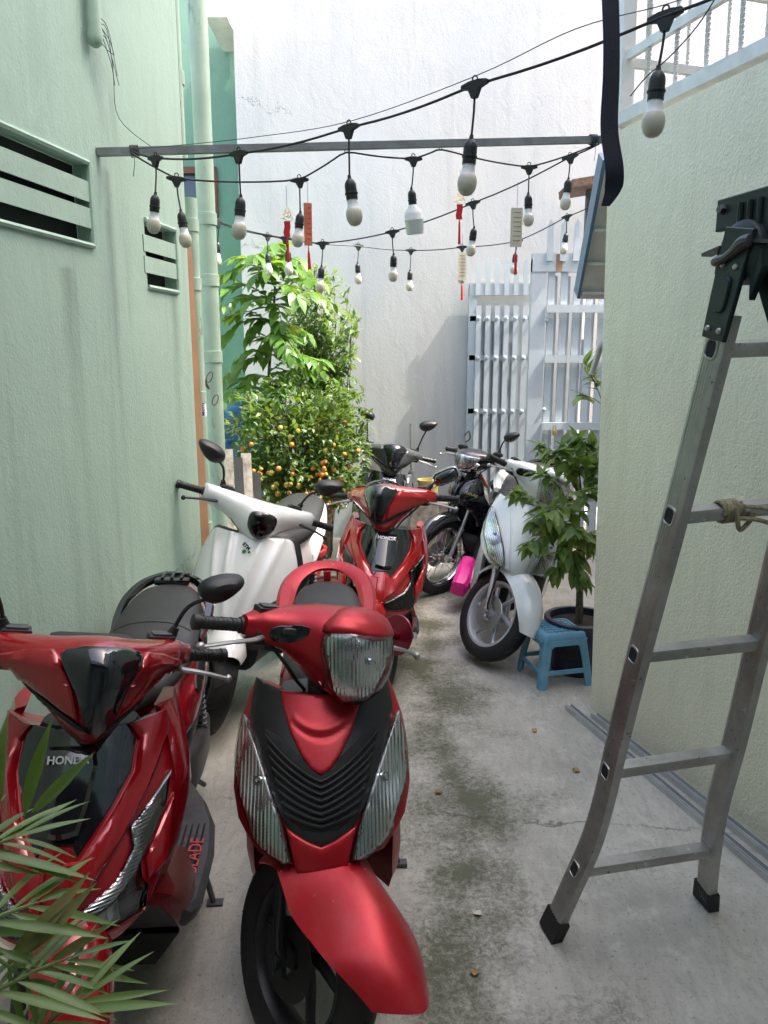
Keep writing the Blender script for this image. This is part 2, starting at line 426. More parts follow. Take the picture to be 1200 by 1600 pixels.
# ------------------------------------------------------------------ splines and shapes
def cr(p0, p1, p2, p3, t):
    return 0.5 * ((2 * p1) + (-p0 + p2) * t + (2 * p0 - 5 * p1 + 4 * p2 - p3) * t * t + (-p0 + 3 * p1 - 3 * p2 + p3) * t ** 3)
def spline(pts, n=6, closed=False):
    pts = [V(p) for p in pts]
    out = []
    m = len(pts)
    segs = m if closed else m - 1
    for i in range(segs):
        if closed: a, b_, c, d = pts[i - 1], pts[i], pts[(i + 1) % m], pts[(i + 2) % m]
        else: a, b_, c, d = pts[max(i - 1, 0)], pts[i], pts[i + 1], pts[min(i + 2, m - 1)]
        for k in range(n): out.append(cr(a, b_, c, d, k / n))
    if not closed: out.append(pts[-1].copy())
    return out
def table(keys):
    """smooth interpolation through (x, v0, v1, ...) rows"""
    xs = [k[0] for k in keys]
    def f(x):
        if x <= xs[0]: return keys[0][1:]
        if x >= xs[-1]: return keys[-1][1:]
        i = max(j for j in range(len(xs) - 1) if xs[j] <= x)
        t = (x - xs[i]) / (xs[i + 1] - xs[i])
        a, b_, c, d = keys[max(i - 1, 0)], keys[i], keys[i + 1], keys[min(i + 2, len(keys) - 1)]
        return tuple(cr(a[j], b_[j], c[j], d[j], t) for j in range(1, len(b_)))
    return f
def chaikin(poly, it=1, cut=0.22):
    for _ in range(it):
        out = []
        for i in range(len(poly)):
            a, b_ = V(poly[i]), V(poly[(i + 1) % len(poly)])
            out.append(a.lerp(b_, cut)); out.append(a.lerp(b_, 1 - cut))
        poly = out
    return poly
def mirror_poly(half):
    """half: (x>=0, z) points running from the top middle to the bottom middle"""
    L = [V((-x, z)) for x, z in reversed(half) if x > 1e-5]
    return [V(p) for p in half] + L

class MB:
    def __init__(self):
        self.v, self.f = [], []
    def add(self, vs, fs):
        o = len(self.v)
        self.v += [V(p) for p in vs]
        self.f += [tuple(i + o for i in f) for f in fs]
        return self
    def xf(self, M):
        self.v = [M @ p for p in self.v]
        return self
    def box(self, c, s, rot=None, bev=0.0):
        c = V(c); hx, hy, hz = s[0] / 2, s[1] / 2, s[2] / 2
        if bev <= 0:
            vs = [V((x, y, z)) for x in (-hx, hx) for y in (-hy, hy) for z in (-hz, hz)]
            fs = [(0, 1, 3, 2), (4, 6, 7, 5), (0, 4, 5, 1), (2, 3, 7, 6), (0, 2, 6, 4), (1, 5, 7, 3)]
        else:
            bm = bmesh.new(); bmesh.ops.create_cube(bm, size=1.0)
            for q in bm.verts: q.co = V((q.co.x * s[0], q.co.y * s[1], q.co.z * s[2]))
            bmesh.ops.bevel(bm, geom=bm.edges[:], offset=bev, segments=2, affect='EDGES', profile=0.6)
            bm.verts.index_update()
            vs = [q.co.copy() for q in bm.verts]; fs = [tuple(q.index for q in f.verts) for f in bm.faces]
            bm.free()
        if rot is not None:
            M = rot.to_4x4() if hasattr(rot, 'to_4x4') else Matrix.Rotation(rot, 4, 'Z')
            vs = [M @ p for p in vs]
        return self.add([p + c for p in vs], fs)
    def rings(self, rings, cap0=True, cap1=True, closed=True):
        n = len(rings[0]); vs = [p for r in rings for p in r]; fs = []
        for i in range(len(rings) - 1):
            for j in range(n if closed else n - 1):
                a, b_ = i * n + j, i * n + (j + 1) % n
                fs.append((a, b_, b_ + n, a + n))
        if cap0 and closed: fs.append(tuple(reversed(range(n))))
        if cap1 and closed: fs.append(tuple(range((len(rings) - 1) * n, len(rings) * n)))
        return self.add(vs, fs)
    def tube(self, pts, r, n=8, caps=True, flat=None):
        """r number or list; flat=(a,b) squeezes the ring"""
        pts = [V(p) for p in pts]
        rr = r if hasattr(r, '__len__') else [r] * len(pts)
        rings = []; up = None
        for i, p in enumerate(pts):
            d = (pts[min(i + 1, len(pts) - 1)] - pts[max(i - 1, 0)])
            d = d.normalized() if d.length > 1e-9 else V((0, 0, 1))
            if up is None: up = V((0, 0, 1)) if abs(d.z) < 0.9 else V((0, 1, 0))
            s = d.cross(up)
            s = s.normalized() if s.length > 1e-6 else V((1, 0, 0))
            up = s.cross(d).normalized()
            a, b_ = flat if flat else (1, 1)
            rings.append([p + (s * math.cos(2 * math.pi * k / n) * a + up * math.sin(2 * math.pi * k / n) * b_) * rr[i] for k in range(n)])
        return self.rings(rings, caps, caps)
    def lathe(self, prof, n=24, M=None, cap=False):
        """prof: (radius, height) along local z"""
        rings = [[V((r * math.cos(2 * math.pi * k / n), r * math.sin(2 * math.pi * k / n), h)) for k in range(n)] for r, h in prof]
        if M is not None: rings = [[M @ p for p in rg] for rg in rings]
        return self.rings(rings, cap, cap)
    def prism(self, poly, h0, h1, M=None, bev=0.0):
        """2D polygon extruded from h0 to h1 along local z, with an optional chamfer on the h1 side"""
        n = len(poly)
        def lift(pl, h):
            q = [V((p[0], p[1], h)) for p in pl]
            return [M @ p for p in q] if M is not None else q
        if bev > 0:
            ins = inset(poly, bev)
            return self.rings([lift(poly, h0), lift(poly, h1 - bev), lift(ins, h1)])
        return self.rings([lift(poly, h0), lift(poly, h1)])
    def build(self, name, m, parent=None, smooth=40, sharp=None):
        me = bpy.data.meshes.new(name)
        me.from_pydata([tuple(p) for p in self.v], [], self.f)
        me.validate()
        bm = bmesh.new(); bm.from_mesh(me)
        bmesh.ops.recalc_face_normals(bm, faces=bm.faces[:])
        bm.to_mesh(me); bm.free()
        me.materials.append(MATS[m] if isinstance(m, str) else m)
        if smooth:
            me.polygons.foreach_set('use_smooth', [True] * len(me.polygons))
            me.set_sharp_from_angle(angle=R(smooth))
        o = bpy.data.objects.new(name, me)
        return link(o, parent)

def inset(poly, d):
    poly = [V(p[:2]) for p in poly]
    n = len(poly)
    area = sum(poly[i].x * poly[(i + 1) % n].y - poly[(i + 1) % n].x * poly[i].y for i in range(n))
    sg = 1 if area > 0 else -1
    out = []
    for i in range(n):
        a, b_, c = poly[i - 1], poly[i], poly[(i + 1) % n]
        e1, e2 = (b_ - a), (c - b_)
        if e1.length < 1e-9 or e2.length < 1e-9: out.append(b_.copy()); continue
        n1 = V((-e1.y, e1.x)).normalized() * sg; n2 = V((-e2.y, e2.x)).normalized() * sg
        nn = n1 + n2
        nn = nn.normalized() if nn.length > 1e-6 else n1
        k = max(0.45, nn.dot(n1))
        out.append(b_ + nn * (d / k))
    return out
def inside(p, poly):
    c = False; n = len(poly); x, y = p[0], p[1]
    j = n - 1
    for i in range(n):
        if (poly[i].y > y) != (poly[j].y > y):
            if x < (poly[j].x - poly[i].x) * (y - poly[i].y) / (poly[j].y - poly[i].y) + poly[i].x: c = not c
        j = i
    return c
def densify(poly, h):
    out = []
    for i in range(len(poly)):
        a, b_ = V(poly[i]), V(poly[(i + 1) % len(poly)])
        k = max(1, int((b_ - a).length / h))
        out += [a.lerp(b_, q / k) for q in range(k)]
    return out
def panel(outline, surf, off=0.0, thick=0.006, h=0.014, ch=0.0025, mb=None, rnd=0, relief=None):
    """a shell piece: 2D outline laid on a curved surface, with chamfered rim and real thickness"""
    mb = mb or MB()
    poly = [V(p) for p in outline]
    if rnd: poly = chaikin(poly, rnd)
    poly = densify(poly, h)
    ins = inset(poly, ch)
    n = len(poly)
    pts = [p.copy() for p in poly] + ins
    xs = [p.x for p in poly]; ys = [p.y for p in poly]
    inner = inset(ins, h * 0.45)
    x = math.ceil(min(xs) / h) * h
    while x < max(xs):
        y = math.ceil(min(ys) / h) * h
        while y < max(ys):
            p = V((x, y))
            if inside(p, ins) and min((p - q).length for q in ins) > h * 0.42: pts.append(p)
            y += h
        x += h
    edges = [(i, (i + 1) % n) for i in range(n)]
    r = geometry.delaunay_2d_cdt(pts, edges, [], 1, 1e-6)
    vs, fs, orig = r[0], r[2], r[3]
    rim = set(); back = {}
    for i, ol in enumerate(orig):
        if any(k < n for k in ol): rim.add(i)
    out = []
    for i, p in enumerate(vs):
        q, nn = surf(p.x, p.y)
        d = off - (ch if i in rim else 0.0)
        if relief and i not in rim: d += relief(p.x, p.y)
        out.append(q + nn * d)
    faces = [tuple(f) for f in fs]
    # rim wall
    cnt = {}
    for f in faces:
        for a, b_ in zip(f, f[1:] + f[:1]):
            cnt[(a, b_)] = 1
    border = [(a, b_) for (a, b_) in cnt if (b_, a) not in cnt]
    bk = {}
    for a, b_ in border:
        for k in (a, b_):
            if k not in bk:
                q, nn = surf(vs[k].x, vs[k].y)
                bk[k] = len(out); out.append(q + nn * (off - thick))
    faces += [(b_, a, bk[a], bk[b_]) for a, b_ in border]
    return mb.add(out, faces)
def grad_surf(fy):
    """front surface y = fy(x, z) -> point and outward (towards -y) normal"""
    e = 0.002
    def s(x, z):
        y = fy(x, z)
        dx = (fy(x + e, z) - fy(x - e, z)) / (2 * e); dz = (fy(x, z + e) - fy(x, z - e)) / (2 * e)
        return V((x, y, z)), V((dx, -1.0, dz)).normalized()
    return s
def ray_surf(mb, direction, to3, M=None):
    """surface read off a built shape by casting along direction; to3 lifts (a, b) to a start point"""
    bvh = BVHTree.FromPolygons([tuple(p) for p in mb.v], mb.f)
    d = V(direction).normalized()
    def s(a, b_):
        o = V(to3(a, b_))
        loc, nn, idx, dist = bvh.ray_cast(o, d)
        if loc is None:
            best = bvh.find_nearest(o + d * 0.9)
            loc, nn = best[0], best[1]
        if nn.dot(d) > 0: nn = -nn
        # soften the normal so that panels stay smooth
        return loc, (nn * 0.5 - d * 0.5).normalized()
    return s
def sring(c, ax, ay, a, b_, n=24, e=2.0, top=1.0, bot=1.0):
    """superellipse ring; top/bot scale the width of the upper and lower half"""
    out = []
    for k in range(n):
        th = 2 * math.pi * k / n
        cc, ss = math.cos(th), math.sin(th)
        x = math.copysign(abs(cc) ** (2 / e), cc); y = math.copysign(abs(ss) ** (2 / e), ss)
        w = 1 + (top - 1) * max(0, y) + (bot - 1) * max(0, -y)
        out.append(V(c) + V(ax) * (x * a * w) + V(ay) * (y * b_))
    return out
def loft(keys, axis='Y', n=24, steps=5, e=2.4, mb=None):
    """keys: rows (s, cu, cw, a, b, top, bot) along axis; u,w the other two axes"""
    mb = mb or MB()
    f = table(keys)
    ss = []
    for i in range(len(keys) - 1):
        for k in range(steps): ss.append(keys[i][0] + (keys[i + 1][0] - keys[i][0]) * k / steps)
    ss.append(keys[-1][0])
    rings = []
    for s in ss:
        r = f(s)
        cu, cw, a, b_ = r[:4]
        top = r[4] if len(r) > 4 else 1.0; bot = r[5] if len(r) > 5 else 1.0
        a = max(a, 0.001); b_ = max(b_, 0.001)
        if axis == 'Y': rings.append(sring((cu, s, cw), (1, 0, 0), (0, 0, 1), a, b_, n, e, top, bot))
        elif axis == 'X': rings.append(sring((s, cu, cw), (0, 1, 0), (0, 0, 1), a, b_, n, e, top, bot))
        else: rings.append(sring((cu, cw, s), (1, 0, 0), (0, 1, 0), a, b_, n, e, top, bot))
    return mb.rings(rings)
def text_obj(s, size, name, m, parent, M, extrude=0.001, shear=0.0, align='CENTER', sx=1.0, bold=0.0):
    """lettering as a mesh: local x along the line, y up, z out"""
    cu = bpy.data.curves.new('lettering', 'FONT')
    cu.body = s; cu.size = size; cu.extrude = extrude; cu.shear = shear
    cu.align_x = align; cu.align_y = 'CENTER'; cu.offset = bold; cu.resolution_u = 3
    tmp = bpy.data.objects.new('lettering', cu); COL.objects.link(tmp)
    bpy.context.view_layer.update()
    me = bpy.data.meshes.new_from_object(tmp.evaluated_get(bpy.context.evaluated_depsgraph_get()))
    bpy.data.objects.remove(tmp); bpy.data.curves.remove(cu)
    me.transform(M @ Matrix.Diagonal((sx, 1, 1, 1)))
    me.materials.clear(); me.materials.append(MATS[m])
    o = bpy.data.objects.new(name, me)
    return link(o, parent)
def frame_M(o, x, y):
    """matrix whose local x,y axes run along x and y at origin o"""
    x = V(x).normalized(); z = x.cross(V(y)).normalized(); y = z.cross(x)
    return Matrix(((x.x, y.x, z.x, o[0]), (x.y, y.y, z.y, o[1]), (x.z, y.z, z.z, o[2]), (0, 0, 0, 1)))
# ================================================================== the setting
g = MB()
g.add([(-40, -40, 0), (40, -40, 0), (40, 60, 0), (-40, 60, 0)], [(0, 1, 2, 3)])
tag(g.build('ground', 'concrete', smooth=0), 'worn grey concrete yard floor with mossy dark stains', kind='structure')

def wall_grid(name, origin, along, length, z1, thick, holes, m, label, cat='wall', z0=0.0, inward=None):
    """a wall with real openings. holes: (s0, s1, z0, z1). along is the horizontal run, thickness goes to the side of inward"""
    along = V(along).normalized(); out = V(inward).normalized()
    S = sorted({0.0, length, *[h for q in holes for h in q[:2]]}); Z = sorted({z0, z1, *[h for q in holes for h in q[2:4]]})
    mb = MB()
    o = V(origin)
    def P(s, z, d): return o + along * s + V((0, 0, z)) + out * (d * thick)
    solid = {}
    for i in range(len(S) - 1):
        for j in range(len(Z) - 1):
            sm, zm = (S[i] + S[i + 1]) / 2, (Z[j] + Z[j + 1]) / 2
            solid[i, j] = not any(h[0] < sm < h[1] and h[2] < zm < h[3] for h in holes)
    for (i, j), ok in solid.items():
        if not ok: continue
        a, b_, c, d = S[i], S[i + 1], Z[j], Z[j + 1]
        mb.add([P(a, c, 0), P(b_, c, 0), P(b_, d, 0), P(a, d, 0)], [(0, 1, 2, 3)])
        mb.add([P(a, c, 1), P(b_, c, 1), P(b_, d, 1), P(a, d, 1)], [(3, 2, 1, 0)])
        for di, dj, p, q in ((-1, 0, (a, c), (a, d)), (1, 0, (b_, c), (b_, d)), (0, -1, (a, c), (b_, c)), (0, 1, (a, d), (b_, d))):
            if not solid.get((i + di, j + dj), False):
                mb.add([P(*p, 0), P(*q, 0), P(*q, 1), P(*p, 1)], [(0, 1, 2, 3)])
    me_o = mb.build(name, m, smooth=0)
    bm = bmesh.new(); bm.from_mesh(me_o.data); bmesh.ops.remove_doubles(bm, verts=bm.verts[:], dist=1e-5); bmesh.ops.recalc_face_normals(bm, faces=bm.faces[:]); bm.to_mesh(me_o.data); bm.free()
    return tag(me_o, label, cat)

# ---- left wall (green plaster) with two louvred vents
LW0 = V((-1.53, 0, 0)); LWD = V((0.176, 1, 0)).normalized(); LWN = V((LWD.y, -LWD.x, 0))   # LWN points into the yard
LWS = V((-1.53 - 0.176 * 2.0, -2.0, 0))                                                   # start of the wall behind the camera
def lw(u, v):
    p = atPlane(u, v, LW0, LWN)
    return ((p - LWS).dot(LWD), p.z)
LW_LEN = (V((-1.53 + 0.176 * 3.64, 3.64, 0)) - LWS).length
def lw_pt(s, z, d=0.0): return LWS + LWD * s + V((0, 0, z)) + LWN * d
va = lw(136, 262); vb = lw(142, 377)
vent1 = (lw(-150, 250)[0] - 0.15, va[0], lw(142, 377)[1] - 0.01, va[1] + 0.01)
vc = lw(225, 348); vd = lw(277, 455)
vent2 = (vc[0], vd[0], lw(278, 455)[1], lw(225, 345)[1])
left_wall = wall_grid('house_wall', LWS, LWD, LW_LEN, 3.32, 0.22, [vent1, vent2], 'plaster_green', 'pale green plastered house wall with louvred vents beside the scooters', inward=-LWN)
for vent, nsl in ((vent1, 2), (vent2, 2)):
    s0, s1, z0, z1 = vent
    hgt = z1 - z0
    for k in range(nsl):
        zc = z0 + hgt * (k + 1) / (nsl + 1)
        sl = MB()
        th = hgt * 0.16
        ring0 = [lw_pt(s0 - 0.02, zc + dz, d) for d, dz in ((0.004, -th * 0.85), (0.004, th * 0.75), (-0.05, th * 1.15), (-0.05, -th * 0.45))]
        ring1 = [p + LWD * (s1 - s0 + 0.04) for p in ring0]
        sl.rings([ring0, ring1]).build('louvre_slat', 'plaster_green', left_wall, smooth=0)
    bk = MB()
    bk.add([lw_pt(s0 + .001, z0 + .001, -0.055), lw_pt(s1 - .001, z0 + .001, -0.055), lw_pt(s1 - .001, z1 - .001, -0.055), lw_pt(s0 + .001, z1 - .001, -0.055)], [(0, 1, 2, 3)])
    bk.build('vent_shade_sheet', 'dark_void', left_wall, smooth=0)  # dark sheet standing in for the shaded depth behind the slats
    # cement drip rim
    fr = MB()
    for zz in (z0 - 0.006, z1 + 0.006):
        fr.tube([lw_pt(s0, zz, 0.004), lw_pt(s1, zz, 0.004)], 0.010, 6)
    fr.tube([lw_pt(s1 + 0.004, z0, 0.004), lw_pt(s1 + 0.004, z1, 0.004)], 0.010, 6)
    fr.build('vent_rim', 'plaster_green', left_wall)

# ---- the recess behind the left wall: darker green wall with a brown window
GW = 7.6
w0, w1 = atY(313, 262, GW), atY(342, 341, GW)
hole = (w0.x - 0.45 + 3.6, w1.x + 3.6, w1.z, w0.z)
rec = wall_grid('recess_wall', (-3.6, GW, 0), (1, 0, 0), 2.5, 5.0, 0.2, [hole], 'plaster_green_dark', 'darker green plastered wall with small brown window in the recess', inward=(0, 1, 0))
wf = MB()
x0, x1, zz0, zz1 = hole[0] - 3.6, hole[1] - 3.6, hole[2], hole[3]
fw = 0.055
wf.box(((x0 + x1) / 2, GW - 0.01, zz0 + fw / 2), (x1 - x0, 0.07, fw)); wf.box(((x0 + x1) / 2, GW - 0.01, zz1 - fw / 2), (x1 - x0, 0.07, fw))
wf.box((x0 + fw / 2, GW - 0.01, (zz0 + zz1) / 2), (fw, 0.07, zz1 - zz0 - 2 * fw)); wf.box((x1 - fw / 2, GW - 0.01, (zz0 + zz1) / 2), (fw, 0.07, zz1 - zz0 - 2 * fw))
wfo = wf.build('window_frame', 'brown_frame', rec, smooth=0)
MB().box(((x0 + x1) / 2, GW + 0.03, (zz0 + zz1) / 2), (x1 - x0 - 2 * fw, 0.01, zz1 - zz0 - 2 * fw)).build('pane', 'window_pane', wfo, smooth=0)
# left return wall that closes the recess and the slab overhead
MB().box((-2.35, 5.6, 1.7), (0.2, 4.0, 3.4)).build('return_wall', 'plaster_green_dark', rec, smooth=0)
sp_ = atY(322, 30, 6.9)
MB().box(((sp_.x - 1.262) / 2, 7.22, sp_.z + 0.12), (abs(sp_.x + 1.262), 0.72, 0.24)).build('balcony_slab', 'pale_sheet', rec, smooth=0)

# ---- white back wall
BW = 7.1
bwx0 = atY(368, 150, BW).x
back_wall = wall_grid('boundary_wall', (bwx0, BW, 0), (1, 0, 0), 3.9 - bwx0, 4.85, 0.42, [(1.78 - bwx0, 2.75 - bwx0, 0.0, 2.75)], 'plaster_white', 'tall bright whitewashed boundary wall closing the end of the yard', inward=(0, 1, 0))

# ---- right wall (lime plaster) with the barred cage above
RW0 = atZ(923, 1105, 0.0); RW0.z = 0
RW1 = atZ(1200, 1322, 0.0); RW1.z = 0
RWD = (RW1 - RW0).normalized(); RWN = V((-RWD.y, RWD.x, 0))
if RWN.dot(-RW0) < 0: RWN = -RWN
RLEAN = 0.026    # the wall leans a little into the yard
def rw_pt(s, z, d=0.0): return RW0 + RWD * s + V((0, 0, z)) + RWN * (d + RLEAN * z)
RWH = atPlane(972, 214, RW0, RWN).z
right_wall = wall_grid('side_wall', RW0, RWD, 6.0, RWH, 0.16, [], 'plaster_lime', 'pale lime plastered wall behind the folding ladder', inward=-RWN)
for v_ in right_wall.data.vertices: v_.co += RWN * (RLEAN * v_.co.z)
cage = thing('barred_cage', 'white painted steel bar cage on top of the lime wall', 'grille', RW0 + V((0, 0, RWH)))
def cg(name, mb): return mb.xf(Matrix.Translation(-(RW0 + V((0, 0, RWH))))).build(name, 'grille_paint', cage, smooth=35)
def bar_mb(a, b_, w, w2=None):
    a, b_ = V(a), V(b_); d = (b_ - a)
    q = d.to_track_quat('Z', 'Y').to_matrix().to_4x4()
    m_ = MB().box((0, 0, d.length / 2), (w, w2 or w, d.length))
    return m_.xf(Matrix.Translation(a) @ q)
def twisted(a, b_, w, turns):
    a, b_ = V(a), V(b_); m_ = MB(); N = int(turns * 8); rings = []
    d = b_ - a; X = d.orthogonal().normalized(); Y = d.normalized().cross(X)
    for i in range(N + 1):
        th = 2 * math.pi * turns * i / N; p = a + d * (i / N)
        rings.append([p + (X * math.cos(th + k * math.pi / 2) + Y * math.sin(th + k * math.pi / 2)) * w * 0.7 for k in range(4)])
    return m_.rings(rings)
cg('bottom_beam', bar_mb(rw_pt(-0.02, RWH + 0.055, -0.05), rw_pt(5.5, RWH + 0.055, -0.05), 0.07, 0.05))
cg('corner_post', bar_mb(rw_pt(0.0, RWH + 0.02, -0.06), rw_pt(0.0, RWH + 2.6, -0.06), 0.06))
for h in (0.30, 0.62, 0.94, 1.26):
    cg('side_rail', bar_mb(rw_pt(0.02, RWH + h, -0.06), rw_pt(5.5, RWH + h, -0.06), 0.022, 0.034))
    cg('cross_rail', bar_mb(rw_pt(0.01, RWH + h - 0.02, -0.08), rw_pt(0.01, RWH + h - 0.02, -2.0), 0.022, 0.034))
for k in range(14):
    s = 0.17 + k * 0.17
    cg('upright_bar', twisted(rw_pt(s, RWH + 0.08, -0.06), rw_pt(s, RWH + 1.6, -0.06), 0.014, 22))
for k in range(8):
    s = 0.16 + k * 0.2
    cg('upright_bar', twisted(rw_pt(0.01, RWH + 0.06, -s), rw_pt(0.01, RWH + 1.6, -s), 0.012, 22))
for k in range(3):
    cg('far_bar', bar_mb(rw_pt(0.01 + 0.5 * k, RWH + 0.06 + 0.3 * k, -2.0), rw_pt(5.0, RWH + 0.06 + 0.3 * k, -2.0), 0.02))

# ---- buildings round the yard: the high one at right is unseen, added to shade the front
hb = thing('shading_house', 'unseen tall cream house added beyond the lime wall to shade the yard', 'house', (3.7, 0.95, 0))
MB().box((0, -1.2, 5.4), (2.2, 7.1, 10.8)).build('main_shade_block', 'plaster_cream', hb, smooth=0)
MB().box((0.05, 3.45, 2.2), (2.1, 2.2, 4.4)).build('rear_shade_wing', 'plaster_peach', hb, smooth=0)
MB().box((0.05, 5.15, 1.5), (2.1, 1.18, 3.0)).build('low_shade_wing', 'plaster_peach', hb, smooth=0)
pb = thing('street_house', 'pale peach house seen through the bars of the cage', 'house', (5.0, 9.2, 0))
MB().box((0, 0, 3.2), (4.9, 1.2, 6.4)).build('wall', 'plaster_peach', pb, smooth=0)
MB().box((-0.9, -0.62, 4.7), (0.9, 0.06, 1.1)).build('window', 'window_pane', pb, smooth=0)
fh = thing('far_house', 'cream house front across the lane behind the gate', 'house', (2.2, 13.0, 0))
MB().box((0, 0, 2.4), (8, 1, 4.8)).build('wall', 'plaster_cream', fh, smooth=0)
MB().box((-0.3, -0.53, 1.1), (0.9, 0.05, 2.2)).build('door', 'dark_metal', fh, smooth=0)
MB().box((0.9, -0.53, 1.5), (0.8, 0.05, 0.9)).build('window', 'window_pane', fh, smooth=0)

# ---- awning at the end of the right wall
aw = thing('window_awning', 'small awning with blue edge past the end of the lime wall', 'awning', (1.1, 3.7, 2.2))
AL, AH = atY(905, 467, 4.15), atY(947, 252, 3.62)
ar = MB()
th = V((0, 0.02, 0.03))
q = [AL, AH, AH + V((0.85, 0, 0)), AL + V((0.85, 0, 0))]
ar.add([p for p in q] + [p + th for p in q], [(0, 1, 2, 3), (7, 6, 5, 4), (0, 4, 5, 1), (1, 5, 6, 2), (2, 6, 7, 3), (3, 7, 4, 0)])
mv = Matrix.Translation(-V((1.1, 3.7, 2.2)))
ar.xf(mv).build('sheet', 'pale_sheet', aw, smooth=0)
sm_ = MB()
for f_ in (0.02, 0.13, 0.5):
    a = AL.lerp(AH, f_); sm_.add([a + V((0, -0.006, -0.004)), a + V((0.85, -0.006, -0.004)), a + V((0.85, -0.006, 0.012)), a + V((0, -0.006, 0.012))], [(0, 1, 2, 3)])
bl = MB()
e0, e1 = AL + V((-0.012, 0, 0)), AH + V((-0.012, 0, 0))
bl.rings([[e0 + V((-0.004, -0.02, 0)), e0 + V((0.01, -0.02, 0)), e0 + V((0.01, 0.06, 0.05)), e0 + V((-0.004, 0.06, 0.05))], [e1 + V((-0.008, -0.02, 0)), e1 + V((0.01, -0.02, 0)), e1 + V((0.01, 0.06, 0.05)), e1 + V((-0.008, 0.06, 0.05))]])
bl.xf(mv).build('edge_trim', 'blue_sheet', aw, smooth=0)
rib = MB()
for f_ in (0.06, 0.30, 0.55):
    a = AL.lerp(AH, f_) + V((0.0, -0.012, -0.008)); rib.box(a + V((0.425, 0, 0)), (0.84, 0.02, 0.012))
rib.xf(mv).build('rib', 'pale_sheet', aw, smooth=0)
# tile roof edge and post beyond it
rp = thing('porch_post', 'dark post carrying a grey roof edge beyond the awning', 'post', atY(918, 360, 6.6) * 1.0)
o_ = V(rp.location)
MB().box((0, 0, 0), (0.05, 0.05, 0.62)).build('post', 'dark_metal', rp, smooth=0)
MB().box((-0.02, 0.02, 0.34), (0.34, 0.5, 0.06), Matrix.Rotation(R(-9), 4, 'Y')).build('roof_edge', 'rust_steel', rp, smooth=0)

# ---- gate: rear leaf folded against the wall, front leaf nearer
def picket(x, y, z0, z1, w, d, point=True):
    tip = w * 0.9 if point else 0.0
    prof = [(x - w / 2, z0), (x + w / 2, z0), (x + w / 2, z1 - tip), (x, z1), (x - w / 2, z1 - tip)] if point else [(x - w / 2, z0), (x + w / 2, z0), (x + w / 2, z1), (x - w / 2, z1)]
    return MB().rings([[V((a, y - d / 2, b_)) for a, b_ in prof], [V((a, y + d / 2, b_)) for a, b_ in prof]])
GY = 7.045
ga = atY(733, 447, GY); gb = atY(829, 447, GY)
gx0, gx1, gzt = ga.x, gb.x + 0.05, ga.z
rg = thing('folding_gate_leaf', 'pale grey steel gate leaf folded back against the white wall', 'gate', (gx0, GY, 0), group='steel gate leaves')
def gp(name, mb, par, o, m='gate_paint', sm=0): return mb.xf(Matrix.Translation(-V(o))).build(name, m, par, smooth=sm)
O = (gx0, GY, 0)
gp('frame_post', MB().box((gx0 + 0.035, GY, gzt / 2 + 0.03), (0.07, 0.05, gzt - 0.06)), rg, O)
gp('top_rail', MB().box(((gx0 + gx1) / 2, GY, gzt - 0.03), (gx1 - gx0, 0.056, 0.10)), rg, O)
gp('bottom_rail', MB().box(((gx0 + gx1) / 2 + 0.036, GY, 0.12), (gx1 - gx0 - 0.072, 0.05, 0.10)), rg, O)
npk = 7
for k in range(npk):
    x = gx0 + 0.075 + (gx1 - gx0 - 0.09) * k / (npk - 1)
    gp('spike', picket(x, GY - 0.035, gzt - 0.08, gzt + 0.235, 0.042, 0.012), rg, O)
    x2 = gx0 + 0.105 + (gx1 - gx0 - 0.10) * k / (npk - 1) - 0.02
    gp('slat', MB().box((x2, GY - 0.045, (gzt - 0.20) / 2 + 0.08), (0.045, 0.022, gzt - 0.30)), rg, O)
    gp('slat', MB().box((x2 + 0.035, GY + 0.02, (gzt - 0.20) / 2 + 0.08), (0.030, 0.018, gzt - 0.32)), rg, O)
for vz in (498, 559, 642, 720):
    z = atY(780, vz, GY).z
    gp('lattice_bar', MB().box(((gx0 + gx1) / 2, GY - 0.018, z), (gx1 - gx0 - 0.02, 0.014, 0.045)), rg, O)
    for k in range(npk):
        x2 = gx0 + 0.105 + (gx1 - gx0 - 0.10) * k / (npk - 1) - 0.02
        rv = MB().lathe([(0.0, -0.018), (0.012, -0.016), (0.018, -0.006), (0.018, 0.0)], 8, Matrix.Translation((x2 - 0.006, GY - 0.057, z)) @ Matrix.Rotation(R(-90), 4, 'X') @ Matrix.Diagonal((1, 1, 1, 1)))
        gp('rivet', rv, rg, O, sm=40)
# hook latch on the leaf's edge
hk = MB().tube(spline([(gx0 - 0.01, GY - 0.04, 0.92), (gx0 + 0.03, GY - 0.06, 0.95), (gx0 + 0.02, GY - 0.07, 1.02), (gx0 - 0.02, GY - 0.06, 0.98)], 4), 0.006, 6)
gp('latch_hook', hk, rg, O, 'dark_metal', 40)

FY = 6.5
fa = atY(834, 405, FY); fzt = fa.z; fx0 = fa.x; fx1 = 2.35
fg = thing('gate_leaf', 'nearer tall grey steel gate leaf with padlock beside the lime wall', 'gate', (fx0, FY, 0), group='steel gate leaves')
O2 = (fx0, FY, 0)
pw = atY(850, 600, FY).x - atY(833, 600, FY).x
gp('frame_post', MB().box((fx0 + pw / 2, FY, (fzt + 0.02) / 2), (pw + 0.03, 0.07, fzt - 0.02)), fg, O2)
gp('top_rail', MB().box(((fx0 + fx1) / 2, FY - 0.002, fzt - 0.03), (fx1 - fx0 + 0.03, 0.078, 0.14)), fg, O2)
for vz in (483, 561, 665):
    z = atY(880, vz, FY).z
    gp('cross_rail', MB().box(((fx0 + pw + 0.02 + fx1) / 2, FY - 0.05, z), (fx1 - fx0 - pw - 0.02, 0.03, 0.062)), fg, O2)
